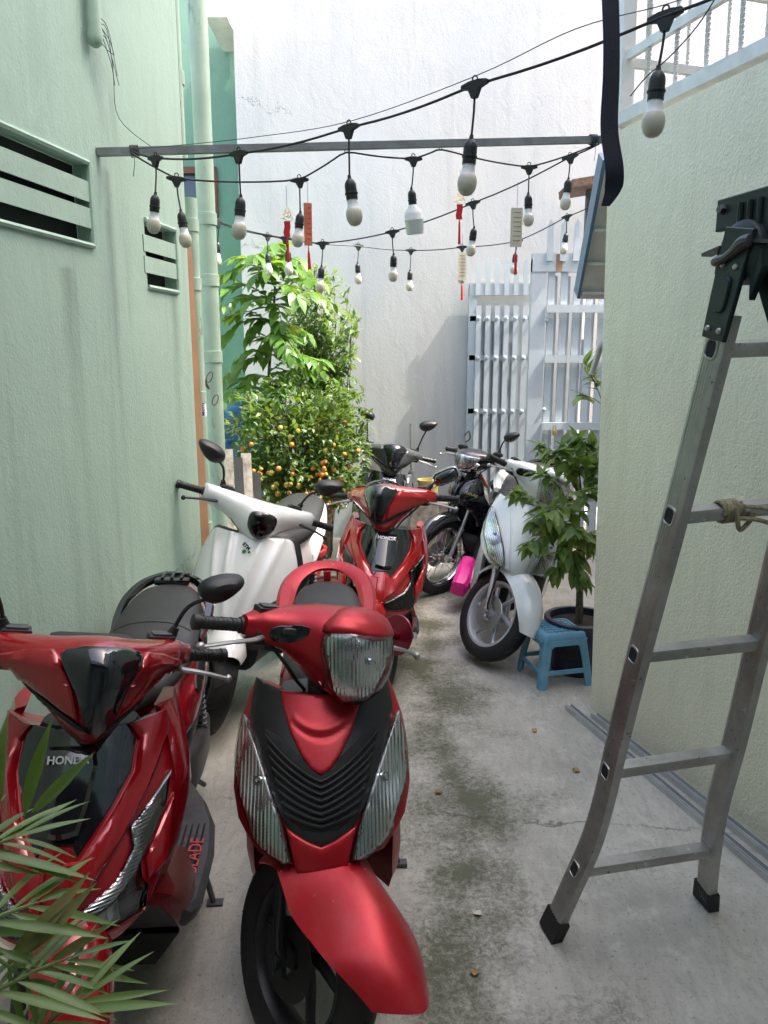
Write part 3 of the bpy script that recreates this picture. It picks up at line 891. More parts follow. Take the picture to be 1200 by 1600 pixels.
gp('bottom_rail', MB().box(((fx0 + pw + 0.02 + fx1) / 2, FY, 0.13), (fx1 - fx0 - pw - 0.02, 0.05, 0.12)), fg, O2)
for k in range(8):
    x = atY(847 + 19.5 * k, 650, FY).x + 0.03
    gp('slat', MB().box((x, FY - 0.012, (fzt - 0.1) / 2 + 0.05), (0.055, 0.026, fzt - 0.20 if k != 2 else fzt - 0.45)), fg, O2)
    gp('spike', picket(x - 0.03, FY - 0.05, fzt - 0.02, fzt + 0.30, 0.048, 0.014), fg, O2)
    gp('slat', MB().box((x + 0.045, FY + 0.03, (fzt - 0.1) / 2 + 0.05), (0.024, 0.02, fzt - 0.26)), fg, O2)
for vz, ux in ((500, 853), (640, 850), (718, 848)):
    p = atY(ux, vz, FY - 0.03)
    rv = MB().lathe([(0.0, -0.018), (0.012, -0.016), (0.018, -0.006), (0.018, 0.0)], 8, Matrix.Translation(p) @ Matrix.Rotation(R(-90), 4, 'X'))
    gp('rivet', rv, fg, O2, sm=40)
pl = atY(866, 676, FY - 0.09)
gp('padlock', MB().box(pl, (0.035, 0.02, 0.045), bev=0.004).tube(spline([pl + V((-0.012, 0, 0.02)), pl + V((-0.012, 0, 0.05)), pl + V((0.0, 0, 0.062)), pl + V((0.012, 0, 0.05)), pl + V((0.012, 0, 0.02))], 4), 0.004, 6), fg, O2, 'gold_metal', 40)
gp('rust_band', MB().box((atY(872, 413, FY).x, FY - 0.0425, fzt - 0.03), (0.05, 0.004, 0.13)), fg, O2, 'wood_strip')


# ---- the house at the camera's back with its porch roof (out of frame, added to shade the foreground)
ch = thing('rear_shading_house', 'unseen green house front with a porch roof added to shade the near yard', 'house', (0, -1.5, 0))
MB().box((0.3, 0, 2.6), (5.6, 0.3, 5.2)).build('wall', 'plaster_green', ch, smooth=0)
MB().box((0.2, 0.17, 1.1), (1.3, 0.06, 2.2)).build('door', 'brown_frame', ch, smooth=0)
pr_ = MB(); rings = []
for k in range(49):
    x = -1.75 + 4.0 * k / 48; zc = 2.78 + 0.012 * math.sin(k * 2.1)
    rings.append([V((x, 0.16, zc + 0.20)), V((x, 1.40, zc)), V((x, 1.40, zc + 0.004)), V((x, 0.16, zc + 0.204))])
pr_.rings(rings).build('shade_roof', 'rust_steel', ch, smooth=60)
# ================================================================== scooters
# local frame: forward is -y, x to the right of someone facing the scooter's nose, z up, ground at z = 0
RAKE = R(26.5)
AXIS_TOP = V((0, -0.335, 0.98))
AXIS_DIR = V((0, math.sin(RAKE), math.cos(RAKE)))
def steer_M(a, top=AXIS_TOP):
    return Matrix.Translation(top) @ Matrix.Rotation(a, 4, AXIS_DIR) @ Matrix.Translation(-top)

def tyre_prof(Rt, w, rim):
    return [(rim, -w * 0.36), (rim + 0.012, -w * 0.47), (Rt - 0.022, -w * 0.5), (Rt - 0.008, -w * 0.40), (Rt - 0.002, -w * 0.2), (Rt, 0),
            (Rt - 0.002, w * 0.2), (Rt - 0.008, w * 0.40), (Rt - 0.022, w * 0.5), (rim + 0.012, w * 0.47), (rim, w * 0.36)]
def make_wheel(parent, axle, Rt, w, style='six', M=Matrix.Identity(4), rimcol='alloy', disc=True, discmat='cast_alloy'):
    """wheel turning about x: cast rim with swept spokes, tyre with tread grooves, brake disc"""
    rim = Rt - 0.072
    A = M @ Matrix.Translation(axle) @ Matrix.Rotation(R(90), 4, 'Y')
    rm = MB()
    rm.lathe([(rim + 0.004, -w * 0.40), (rim + 0.003, -w * 0.42), (rim - 0.010, -w * 0.40), (rim - 0.020, -w * 0.22), (rim - 0.022, 0), (rim - 0.020, w * 0.22), (rim - 0.010, w * 0.40), (rim + 0.003, w * 0.42), (rim + 0.004, w * 0.40)], 48, A)
    rm.lathe([(0.0, -0.045), (0.022, -0.045), (0.026, -0.03), (0.040, -0.026), (0.040, 0.026), (0.026, 0.03), (0.022, 0.045), (0.0, 0.045)], 20, A)
    if style == 'wire':
        for k in range(32):
            th = 2 * math.pi * k / 32; s = 1 if k % 2 else -1; off = 0.35 * (1 if (k // 2) % 2 else -1)
            a = V((0.036 * math.cos(th + off), 0.036 * math.sin(th + off), 0.022 * s)); b_ = V(((rim - 0.016) * math.cos(th), (rim - 0.016) * math.sin(th), 0))
            rm.tube([A @ a, A @ b_], 0.0018, 4)
    else:
        ns = {'six': 6, 'five': 5, 'ten': 5}[style]
        for k in range(ns):
            th = 2 * math.pi * k / ns
            pts = []
            for i in range(7):
                f = i / 6; r_ = 0.032 + (rim - 0.046) * f; a = th + 0.42 * math.sin(f * math.pi * 0.55)
                pts.append((r_, a, f))
            rings = []
            for r_, a, f in pts:
                hw = 0.013 - 0.003 * f + 0.008 * max(0, f - 0.8) * 5 * 0.4; hd = 0.014 - 0.004 * f
                c = V((r_ * math.cos(a), r_ * math.sin(a), 0)); tdir = V((-math.sin(a), math.cos(a), 0))
                rings.append([A @ (c + tdir * (hw * cx_) + V((0, 0, hd * cz))) for cx_, cz in ((-1, -0.5), (-0.5, -1), (0.5, -1), (1, -0.5), (1, 0.5), (0.5, 1), (-0.5, 1), (-1, 0.5))])
            rm.rings(rings)
    wheel = rm.build('wheel', rimcol, parent)
    ty = MB().lathe(tyre_prof(Rt, w, rim), 56, A)
    tyre = ty.build('tyre', 'rubber', wheel)
    gr = MB()
    for k in range(30):
        th = 2 * math.pi * k / 30; s = 1 if k % 2 else -1
        p = [(Rt + 0.0006, th + 0.0, s * w * 0.04), (Rt - 0.0012, th + 0.09, s * w * 0.2), (Rt - 0.0068, th + 0.13, s * w * 0.39)]
        gr.tube([A @ V((r_ * math.cos(a), r_ * math.sin(a), z)) for r_, a, z in p], 0.0028, 4)
    tag(gr.build('tread_groove', 'dark_underside', wheel), kind='stuff')
    if disc:
        ds = MB()
        ds.lathe([(0.045, -0.046), (0.093, -0.046), (0.095, -0.048), (0.093, -0.050), (0.045, -0.050), (0.045, -0.046)], 36, A)
        ds.build('brake_disc', discmat, wheel)
    return wheel

def make_fork(parent, axle, M, spread=0.072, top=0.72, mat='alloy', r=0.016):
    for s in (-1, 1):
        a = V((s * spread, axle[1], axle[2])) ; d = AXIS_DIR
        b_ = a + d * ((top - axle[2]) / d.z) + V((0, -0.02, 0))
        f = MB()
        f.tube([M @ (a - d * 0.03), M @ (a + d * 0.22)], r, 12)
        f.tube([M @ (a + d * 0.22), M @ (a + d * 0.235)], r * 1.2, 12)
        f.tube([M @ (a + d * 0.235), M @ b_], r * 0.78, 10)
        f.lathe([(0.0, -0.012), (0.017, -0.012), (0.019, 0.0), (0.017, 0.012), (0.0, 0.012)], 14, M @ Matrix.Translation(a + V((s * 0.01, 0, 0))) @ Matrix.Rotation(R(90), 4, 'Y'))
        f.build('fork_leg', mat, parent)

def make_fender(parent, axle, M, mat, a0=-38, a1=150, rad=0.292, w=0.066, nose=0.0, name='front_fender', tip=0.5, side=0.055, crease=2.6):
    """mudguard swept over the wheel; angles from straight ahead, over the top"""
    f = MB(); rings_o, rings_i = [], []
    N = 26
    for i in range(N + 1):
        q = i / N; th = R(a0 + (a1 - a0) * q)
        wf_ = w * (1.0 if q > 0.22 else (tip + (1 - tip) * math.sin(q / 0.22 * math.pi / 2)))
        wf_ *= 1 + 0.12 * math.sin(q * math.pi)
        rr = rad + 0.012 * math.sin(q * math.pi) + nose * max(0, 1 - q / 0.55) ** 1.6
        cross = []
        for k in range(13):
            s = (k - 6) / 6
            x = wf_ * math.copysign(abs(s) ** 0.85, s)
            drop = side * (abs(s) ** crease) * (0.55 + 0.45 * math.sin(min(1, q * 1.3) * math.pi))
            ridge = 0.006 * max(0, 1 - abs(s) * 2.4)
            cross.append((x, rr - drop + ridge))
        rings_o.append([M @ (V(axle) + V((x, -r_ * math.cos(th), r_ * math.sin(th)))) for x, r_ in cross])
        rings_i.append([M @ (V(axle) + V((x * 0.95, -(r_ - 0.005) * math.cos(th), (r_ - 0.005) * math.sin(th)))) for x, r_ in cross])
    loops = [a + list(reversed(b_)) for a, b_ in zip(rings_o, rings_i)]
    f.rings(loops)
    return f.build(name, mat, parent, smooth=50)

def make_grip(parent, p, d, r=0.0165, L=0.125, mat='black_plastic'):
    g_ = MB(); p, d = V(p), V(d).normalized()
    prof = [(0.0, 0.0), (r * 1.25, 0.0), (r * 1.25, 0.006), (r, 0.008)]
    n = 8
    for k in range(n):
        z = 0.010 + (L - 0.03) * k / n
        prof += [(r, z), (r, z + (L - 0.03) / n * 0.62), (r * 0.94, z + (L - 0.03) / n * 0.7), (r * 0.94, z + (L - 0.03) / n * 0.95)]
    prof += [(r, L - 0.02), (r * 1.18, L - 0.018), (r * 1.18, L - 0.003), (r * 0.8, L), (0.0, L)]
    g_.lathe(prof, 18, Matrix.Translation(p) @ d.to_track_quat('Z', 'Y').to_matrix().to_4x4())
    o = g_.build('grip', mat, parent)
    gg = MB()
    q = d.to_track_quat('Z', 'Y').to_matrix().to_4x4()
    for k in range(4):
        pts = []
        for i in range(7):
            a = R(-60 + 240 * i / 6) + 0.4 * k
            pts.append(Matrix.Translation(p) @ q @ V((r * 1.005 * math.cos(a), r * 1.005 * math.sin(a), 0.022 + k * 0.024 + 0.012 * i / 6)))
        gg.tube(pts, 0.0016, 4)
    gg.build('grip_rib', 'dark_underside', o)
    return o

def make_lever(parent, pts, mat='cast_alloy', r=0.0075):
    l = MB(); pts = spline(pts, 5)
    n = len(pts)
    l.tube(pts, [r * (1.25 - 0.55 * i / n) for i in range(n)], 8, flat=(1.2, 0.8))
    l.lathe([(0.0, -0.011)] + [(0.011 * math.sin(a), -0.011 * math.cos(a)) for a in (0.4, 0.8, 1.2, 1.57, 2.0, 2.4, 2.8)] + [(0.0, 0.011)], 12, Matrix.Translation(pts[-1]))
    return l.build('brake_lever', mat, parent)

def make_mirror(parent, base, elbow, head, side, M=Matrix.Identity(4), size=(0.068, 0.036), face=None, mat='black_plastic', style='leaf', glass=True):
    """stem with a bend and a faceted housing; the glass looks back (+y)"""
    base, elbow, head = V(base), V(elbow), V(head)
    hs = MB()
    a, b_ = size
    fdir = V(face or (0.1 * -side, 1.0, 0.15)).normalized()
    xd = V((side, 0, 0.42)); xd = (xd - fdir * xd.dot(fdir)).normalized(); zd = fdir.cross(xd)
    if zd.z < 0: zd = -zd
    rings = []
    for d_, sc_ in ((0.018, 0.94), (0.016, 1.0), (0.0, 1.0), (-0.014, 0.90), (-0.026, 0.66), (-0.033, 0.25), (-0.034, 0.02)):
        rg_ = []
        for k in range(20):
            th = 2 * math.pi * k / 20; cx_, sy = math.cos(th), math.sin(th)
            if style == 'leaf':
                x = cx_ * a * (1.0 + 0.12 * sy); y = sy * b_ * (1.0 - 0.28 * cx_)
            else:
                x = math.copysign(abs(cx_) ** 0.6, cx_) * a; y = math.copysign(abs(sy) ** 0.6, sy) * b_
            rg_.append(M @ (head + xd * (x * sc_) + zd * (y * sc_ + (0.006 if style == 'leaf' else 0) * (1 - sc_)) + fdir * d_))
        rings.append(rg_)
    hs.rings(rings)
    o = hs.build('mirror', mat, parent, smooth=28 if style == 'leaf' else 50)
    st = MB()
    st.tube([M @ base, M @ (base + (elbow - base) * 0.25)], 0.011, 10)
    st.tube([M @ p for p in spline([base, elbow, head - fdir * 0.03 - xd * 0.01], 6)], 0.0055, 8)
    st.tube([M @ (base + V((0, 0, 0.0))), M @ (base + (elbow - base).normalized() * 0.028)], [0.016, 0.010], 10)
    st.build('stem', mat, o)
    if glass:
        gl = MB()
        rg_ = []
        for k in range(20):
            th = 2 * math.pi * k / 20; cx_, sy = math.cos(th), math.sin(th)
            x = cx_ * a * 0.9 * (1.0 + 0.12 * sy); y = sy * b_ * 0.88 * (1.0 - 0.28 * cx_)
            rg_.append(M @ (head + xd * x + zd * y + fdir * 0.0195))
        gl.add(rg_, [tuple(range(20))])
        gl.build('mirror_glass', 'mirror_glass', o, smooth=0)
    return o

def make_rear(parent, c, style):
    before = {o.name for o in parent.children}
    rear_parts(parent, c, style)
    ky, kz = c.get('rear_scale', (1.0, 1.0))
    keep = ('wheel', 'engine', 'footboard', 'centre_tunnel', 'floor', 'belly', 'side_stand')
    for o in parent.children:
        if o.name in before or o.name.startswith(keep): continue
        for q in [o, *o.children]:
            for v_ in q.data.vertices:
                v_.co.y = v_.co.y * ky if v_.co.y > 0 else v_.co.y
                v_.co.z = 0.4 + (v_.co.z - 0.4) * kz if v_.co.z > 0.4 else v_.co.z
    for o in parent.children:
        if o.name.startswith('wheel') and o.name not in before:
            for q in [o, *o.children]:
                for v_ in q.data.vertices: v_.co.y += 0.63 * (ky - 1)
def rear_parts(parent, c, style):
    """seat, tail, side body, floor, rear wheel, stands - everything behind the leg shield"""
    # --- under-seat body shells
    W = c.get('bodyw', 0.150)
    body = loft([(-0.02, 0, 0.50, W * 0.62, 0.10, 0.9, 1.0), (0.10, 0, 0.555, W * 0.98, 0.165, 0.86, 0.98), (0.30, 0, 0.585, W * 1.08, 0.165, 0.80, 0.92), (0.50, 0, 0.640, W * 1.06, 0.135, 0.84, 0.86),
                 (0.70, 0, 0.705, W * 0.92, 0.095, 0.86, 0.78), (0.86, 0, 0.762, W * 0.66, 0.055, 0.9, 0.7), (0.95, 0, 0.79, W * 0.34, 0.026, 0.9, 0.7)], 'Y', 28, 6, 2.6)
    body.build('rear_cowl', c['paint'], parent)
    # dark lower flank panel, one a side
    for s in (-1, 1):
        sf = ray_surf(body, (-s, 0, 0), lambda a, b_, s=s: (s * 0.6, a, b_))
        panel([(0.02, 0.42), (0.16, 0.395), (0.34, 0.455), (0.60, 0.585), (0.46, 0.60), (0.26, 0.555), (0.10, 0.575), (0.02, 0.53)], sf, 0.004, 0.012, 0.03, 0.003, rnd=1).build('flank_panel', 'black_plastic', parent)
        panel([(0.30, 0.60), (0.52, 0.665), (0.80, 0.775), (0.66, 0.765), (0.44, 0.70), (0.28, 0.645)], sf, 0.004, 0.012, 0.03, 0.003, rnd=1).build('side_accent', c.get('accent', c['paint']), parent)
    # --- seat
    st = loft([(-0.04, 0, 0.735, 0.050, 0.030, 0.7, 1.05), (0.02, 0, 0.744, 0.100, 0.044, 0.76, 1.05), (0.16, 0, 0.748, 0.135, 0.046, 0.80, 1.05), (0.32, 0, 0.757, 0.150, 0.046, 0.82, 1.04),
               (0.42, 0, 0.782, 0.148, 0.050, 0.82, 1.02), (0.58, 0, 0.808, 0.135, 0.048, 0.84, 1.0), (0.72, 0, 0.822, 0.112, 0.040, 0.84, 1.0), (0.79, 0, 0.828, 0.072, 0.024, 0.84, 1.0)], 'Y', 28, 6, 2.8)
    seat = st.build('seat', 'seat_vinyl', parent)
    ss = ray_surf(st, (0, 0, -1), lambda a, b_: (a, b_, 1.4))
    seam = MB()
    seam.tube([ss(-0.125 + 0.25 * k / 14, 0.385 + 0.02 * math.cos((k - 7) / 7 * 1.5))[0] + V((0, 0, 0.0005)) for k in range(15)], 0.0025, 5)
    seam.build('seat_seam', 'dark_underside', seat)
    # --- tail light + grab rail
    tl = MB().box((0, 0.90, 0.745), (0.13, 0.07, 0.055), bev=0.014)
    tl.build('tail_light', 'wine_red', parent)
    gm = c.get('rail', 'black_plastic')
    rail = MB()
    if style == 'loop':      # broad loop moulding round the back of the seat
        pts = [(-0.150, 0.46, 0.785), (-0.158, 0.62, 0.825), (-0.135, 0.77, 0.868), (-0.075, 0.865, 0.892), (0, 0.89, 0.898), (0.075, 0.865, 0.892), (0.135, 0.77, 0.868), (0.158, 0.62, 0.825), (0.150, 0.46, 0.785)]
        pts = spline(pts, 5)
        rings = []
        for i, p in enumerate(pts):
            d = (pts[min(i + 1, len(pts) - 1)] - pts[max(i - 1, 0)]).normalized(); out = d.cross(V((0, 0, 1))).normalized()
            wv = 0.050 + 0.016 * math.sin(i / (len(pts) - 1) * math.pi)
            rings.append([p + out * (wv * a) + V((0, 0, 0.020 * b_)) for a, b_ in ((-0.5, -0.6), (0.4, -0.8), (0.6, 0.0), (0.3, 0.8), (-0.35, 1.0), (-0.6, 0.3))])
        rail.rings(rings)
        rail.box((0, 0.855, 0.862), (0.030, 0.05, 0.05), bev=0.006)
    elif style == 'arms':                     # two arms meeting in a flat plate behind the seat
        for s in (-1, 1):
            pts = spline([(s * 0.140, 0.44, 0.745), (s * 0.156, 0.56, 0.775), (s * 0.150, 0.68, 0.815), (s * 0.110, 0.78, 0.850), (s * 0.045, 0.835, 0.868), (0, 0.84, 0.870)], 5)
            rings = []
            for i, p in enumerate(pts):
                d = (pts[min(i + 1, len(pts) - 1)] - pts[max(i - 1, 0)]).normalized(); out = d.cross(V((0, 0, 1))).normalized()
                rings.append([p + out * (0.016 * a) + V((0, 0, 0.015 * b_)) for a, b_ in ((-1, -0.6), (0.6, -1), (1, 0.0), (0.6, 0.9), (-0.7, 1.0))])
            rail.rings(rings)
        rail.box((0, 0.825, 0.862), (0.13, 0.12, 0.024), bev=0.008)
        for k in (-1, 0, 1): rail.box((k * 0.035, 0.82, 0.877), (0.012, 0.10, 0.014), bev=0.004)
    if rail.v: rail.build('grab_rail', gm, parent, smooth=35)
    # --- spine / floor
    if c.get('flat_floor'):
        loft([(-0.42, 0, 0.40, 0.10, 0.17, 1, 1), (-0.30, 0, 0.36, 0.12, 0.12, 1, 1), (-0.12, 0, 0.30, 0.14, 0.06, 1, 1), (0.08, 0, 0.31, 0.14, 0.07, 1, 1)], 'Y', 20, 5, 3).build('floor_tray', 'grey_plastic', parent)
        MB().box((0, -0.18, 0.335), (0.40, 0.34, 0.03), bev=0.01).build('floor_mat', 'rubber', parent)
    else:
        loft([(-0.44, 0, 0.60, 0.085, 0.17, 0.7, 1.0), (-0.30, 0, 0.50, 0.085, 0.16, 0.75, 1.1), (-0.12, 0, 0.45, 0.090, 0.13, 0.75, 1.15), (0.08, 0, 0.47, 0.100, 0.14, 0.8, 1.1)], 'Y', 22, 5, 2.8).build('centre_tunnel', 'black_plastic', parent)
        for s in (-1, 1):
            fl = MB()
            prof = [(0.075, 0.282), (0.235, 0.292), (0.252, 0.276), (0.235, 0.238), (0.075, 0.235)]
            rings = []
            for y, k, dz in ((-0.47, 0.72, 0.17), (-0.42, 0.82, 0.09), (-0.37, 0.93, 0.03), (-0.30, 1.0, 0.0), (-0.10, 1.02, 0.0), (0.04, 0.96, 0.004), (0.14, 0.80, 0.02), (0.20, 0.62, 0.04)):
                rings.append([V((s * x * k, y, z + dz)) for x, z in prof])
            fl.rings(rings)
            fb = fl.build('footboard', 'grey_plastic', parent, smooth=30)
            mt = MB()
            for k in range(7):
                xk = 0.105 + k * 0.018
                mt.tube([V((s * xk, y, 0.2855 + (xk - 0.075) * 0.0625 - 0.0005)) for y in (-0.285, -0.12, 0.03)], 0.0035, 4)
            mt.build('mat_rib', 'rubber', fb)
        sk = MB()
        sk.rings([[V((x, y, z)) for x, z in ((-0.20, 0.24), (0.20, 0.24), (0.14, 0.15), (-0.14, 0.15))] for y in (-0.36, 0.12)])
        sk.build('belly_pan', 'dark_underside', parent, smooth=30)
    # --- engine, swingarm, rear wheel, exhaust, guard, stands
    eng = loft([(0.18, 0.02, 0.30, 0.10, 0.09), (0.30, 0.03, 0.30, 0.12, 0.10), (0.45, 0.07, 0.28, 0.085, 0.085), (0.62, 0.10, 0.275, 0.05, 0.075), (0.74, 0.105, 0.27, 0.03, 0.05)], 'Y', 18, 4, 3)
    eng.build('engine', 'dark_metal', parent)
    make_wheel(parent, (0, 0.63, 0.265), 0.265, 0.092, c.get('wheel', 'six'), rimcol=c.get('rim', 'alloy'), disc=False)
    ex = MB(); ex.tube(spline([(-0.06, 0.25, 0.22), (-0.13, 0.38, 0.20), (-0.145, 0.50, 0.235), (-0.15, 0.62, 0.285), (-0.155, 0.86, 0.36)], 5), [0.016] * 8 + [0.05] * 13, 16)
    ex.build('exhaust', 'dark_underside', parent)
    make_fender(parent, (0, 0.63, 0.265), Matrix.Identity(4), 'black_plastic', 70, 190, 0.30, 0.062, name='rear_fender', tip=0.9)
    for s in (-1, 1):
        sh = MB()
        p0, p1 = V((s * 0.125, 0.62, 0.28)), V((s * 0.125, 0.52, 0.58))
        sh.tube([p0, p1], 0.010, 8)
        pts = []
        for k in range(61):
            q = k / 60; a = q * 8 * 2 * math.pi
            cpt = p0.lerp(p1, 0.2 + 0.65 * q); pts.append(cpt + V((0.021 * math.cos(a), 0.021 * math.sin(a), 0)))
        sh.tube(pts, 0.0045, 5)
        sh.build('shock_absorber', 'dark_metal', parent)
    sd = MB(); sd.tube(spline([(0.13, 0.10, 0.25), (0.20, 0.06, 0.12), (0.235, 0.04, 0.012)], 5), 0.009, 8)
    sd.box((0.24, 0.04, 0.010), (0.05, 0.03, 0.012))
    sd.build('side_stand', 'dark_metal', parent)
    cs = MB()
    for s in (-1, 1): cs.tube([(s * 0.09, 0.33, 0.22), (s * 0.12, 0.52, 0.17), (s * 0.14, 0.56, 0.13)], 0.010, 8)
    cs.tube([(-0.12, 0.52, 0.17), (0.12, 0.52, 0.17)], 0.009, 8)
    cs.build('centre_stand', 'dark_metal', parent)

def core_fairing(parent, top=0.80, w=0.15):
    """the dark inner leg shield facing the rider, so that the nose is solid from every side"""
    loft([(0.36, 0, -0.40, w * 0.8, 0.07), (0.50, 0, -0.43, w * 1.05, 0.085), (0.66, 0, -0.395, w * 1.1, 0.075), (0.78, 0, -0.36, w * 0.95, 0.06), (top + 0.03, 0, -0.345, w * 0.7, 0.045)], 'Z', 22, 4, 3).build('inner_fairing', 'black_plastic', parent)
    MB().tube([V((0, -0.335, 0.98)) - AXIS_DIR * 0.22, V((0, -0.335, 0.98)) - AXIS_DIR * 0.01], 0.036, 14).build('steering_column', 'dark_underside', parent)
    MB().tube([V((0, -0.335, 0.98)) - AXIS_DIR * 0.55, V((0, -0.335, 0.98)) - AXIS_DIR * 0.2], 0.03, 12).build('head_tube', 'dark_underside', parent)

def par_surf(tab, depth, half, power=2.3):
    """front shell given by its middle profile: tab(k) -> (y, z); edges fall back by depth at x = half"""
    f = table(tab)
    def pt(x, k):
        y, z = f(k)
        return V((x, y + depth * (abs(x) / half) ** power, z))
    def s(x, k):
        e = 0.003
        a = pt(x + e, k) - pt(x - e, k); b_ = pt(x, k + e) - pt(x, k - e)
        nn = a.cross(b_).normalized()
        if nn.y > 0: nn = -nn
        return pt(x, k), nn
    return s

# ------------------------------------------------------------------ rounded scooter with a headlight on the handlebar
def scooter_round(root, c, steer, mirrors=(True, True), grille=True, bare_bar=False):
    M = steer_M(steer)
    P = c['paint']
    S = par_surf([(0.40, -0.655, 0.478), (0.46, -0.672, 0.528), (0.55, -0.645, 0.605), (0.65, -0.585, 0.692), (0.75, -0.512, 0.778), (0.86, -0.425, 0.868)], 0.150, 0.226)
    outer = [(0, 0.822), (0.10, 0.828), (0.172, 0.846), (0.193, 0.796), (0.213, 0.738), (0.225, 0.655), (0.227, 0.577), (0.210, 0.513), (0.150, 0.455), (0.10, 0.462), (0.055, 0.452), (0.03, 0.432), (0, 0.428)]
    panel(mirror_poly(outer), S, 0.0, 0.10, 0.018, 0.006).build('leg_shield', P, root, smooth=50)
    if grille:
        bk = [(0, 0.826), (0.10, 0.832), (0.168, 0.846), (0.176, 0.80), (0.180, 0.765), (0.163, 0.713), (0.130, 0.645), (0.100, 0.585), (0.075, 0.545), (0.035, 0.516), (0, 0.510)]
        panel(mirror_poly(bk), S, 0.007, 0.012, 0.016, 0.003).build('front_panel', 'black_plastic', root, smooth=50)
        gl = [(0, 0.668), (0.05, 0.70), (0.10, 0.735), (0.135, 0.742), (0.126, 0.69), (0.108, 0.63), (0.080, 0.572), (0.04, 0.548), (0, 0.544)]
        panel(mirror_poly(gl), S, 0.009, 0.006, 0.016, 0.001).build('grille_recess', 'dark_void', root, smooth=50)
        for k in range(8):
            q = k / 7
            xe = 0.132 - 0.050 * q ** 1.2; ze = 0.728 - 0.150 * q; zc = 0.646 - 0.092 * q
            pts = []
            for i in range(17):
                s = (i - 8) / 8
                z = zc + (ze - zc) * (abs(s) ** 1.25)
                p, nn = S(s * xe, z); pts.append(p + nn * 0.012)
            MB().tube(pts, 0.0044, 6, flat=(0.8, 1.1)).build('grille_slat', 'black_plastic', root)
        vi = [(0, 0.824), (0.10, 0.830), (0.094, 0.80), (0.072, 0.745), (0.045, 0.700), (0.022, 0.672), (0, 0.660)]
        def emb(x, z):   # the pressed wing in the insert
            d = z - (0.752 - 0.32 * abs(x) ** 1.0 * -1.0 * 0.35 + 0.9 * x * x * 12)
            return -0.004 * math.exp(-((z - (0.738 + 6.5 * x * x)) / 0.006) ** 2) + 0.003 * math.exp(-((z - (0.752 + 5.0 * x * x)) / 0.008) ** 2) if abs(x) < 0.07 else 0.0
        panel(mirror_poly(vi), S, 0.013, 0.010, 0.007, 0.003, relief=emb).build('badge_panel', P, root, smooth=50)
        bkp = [(0, 0.512), (0.03, 0.524), (0.078, 0.548), (0.068, 0.50), (0.056, 0.447), (0.03, 0.428), (0, 0.424)]
        panel(mirror_poly(bkp), S, 0.012, 0.02, 0.016, 0.004).build('beak', P, root, smooth=50)
    else:
        rg_ = [(0, 0.826), (0.085, 0.832), (0.10, 0.77), (0.080, 0.68), (0.062, 0.58), (0.05, 0.50), (0.03, 0.44), (0, 0.432)]
        panel(mirror_poly(rg_), S, 0.010, 0.012, 0.014, 0.006, relief=lambda x, z: 0.006 * max(0, 1 - abs(x) / 0.05)).build('front_panel', P, root, smooth=60)
        p, nn = S(0, 0.775)
        text_obj('HONDA', 0.016, 'maker_badge', 'dark_metal', root, frame_M(p + nn * 0.0175, (1, 0, 0), (0, 0.45, 0.9)))
    lens = [(0.190, 0.765), (0.202, 0.709), (0.210, 0.645), (0.200, 0.590), (0.172, 0.540), (0.150, 0.490), (0.062, 0.460), (0.076, 0.524), (0.098, 0.587), (0.126, 0.648), (0.160, 0.716)]
    refl = [V(p) for p in lens]
    for s in (-1, 1):
        L = [V((s * p[0], p[1])) for p in lens]
        if s < 0: L = list(reversed(L))
        o = panel(L, S, 0.021, 0.021, 0.010, 0.005, rnd=1).build('turn_signal', 'clear_lens', root, smooth=50)
        ins_ = inset(chaikin(L, 1), 0.004)
        panel(ins_, S, 0.003, 0.004, 0.010, 0.001, relief=lambda x, z: 0.0125 * min(1.0, ((abs(x) - 0.150) / 0.042) ** 2 + ((z - 0.628) / 0.075) ** 2)).build('reflector', 'lamp_chrome', o, smooth=40)
        p, nn = S(s * 0.150, 0.628)
        MB().lathe([(0.0, 0.016), (0.008, 0.014), (0.012, 0.008), (0.012, 0.0), (0.015, -0.002), (0.015, -0.006)], 14, Matrix.Translation(p + nn * 0.002) @ nn.to_track_quat('Z', 'Y').to_matrix().to_4x4()).build('indicator_bulb', 'chrome', o)
        # lower fairing beside the wheel
        lf = MB()
        out_ = [(0.200, -0.43, 0.60), (0.205, -0.41, 0.40), (0.200, -0.37, 0.30), (0.185, -0.34, 0.235)]
        inn = [(0.185, -0.47, 0.60), (0.178, -0.475, 0.40), (0.182, -0.42, 0.31), (0.176, -0.37, 0.235)]
        bck = [(0.200, -0.30, 0.60), (0.208, -0.28, 0.40), (0.205, -0.27, 0.30), (0.190, -0.26, 0.235)]
        bki = [(0.10, -0.30, 0.60), (0.10, -0.28, 0.40), (0.10, -0.27, 0.30), (0.10, -0.26, 0.235)]
        rings = [[V((s * q[0], q[1], q[2])) for q in (inn[k], out_[k], bck[k], bki[k])] for k in range(4)]
        lf.rings(rings).build('lower_fairing', P, root, smooth=60)
    # wheel, fork, fender
    axle = V((0, -0.615, 0.250))
    make_wheel(root, axle, 0.250, 0.085, 'six', M, rimcol=c.get('rim', 'alloy'), discmat=c.get('disc', 'cast_alloy'))
    make_fork(root, axle, M, mat=c.get('fork', 'alloy'))
    make_fender(root, axle, M, P, c.get('fender_a0', 14), c.get('fender_a1', 150), 0.282, c.get('fender_w', 0.080), side=c.get('fender_side', 0.085), tip=c.get('fender_tip', 0.6), nose=c.get('nose', 0.05), crease=c.get('crease', 2.6))
    ho = MB(); ho.tube([M @ V(p) for p in spline([(-0.09, -0.50, 0.62), (-0.12, -0.60, 0.45), (-0.095, -0.62, 0.30), (-0.06, -0.62, 0.25)], 6)], 0.005, 6)
    ho.build('brake_hose', 'black_rubber_cord', root)
    core_fairing(root)
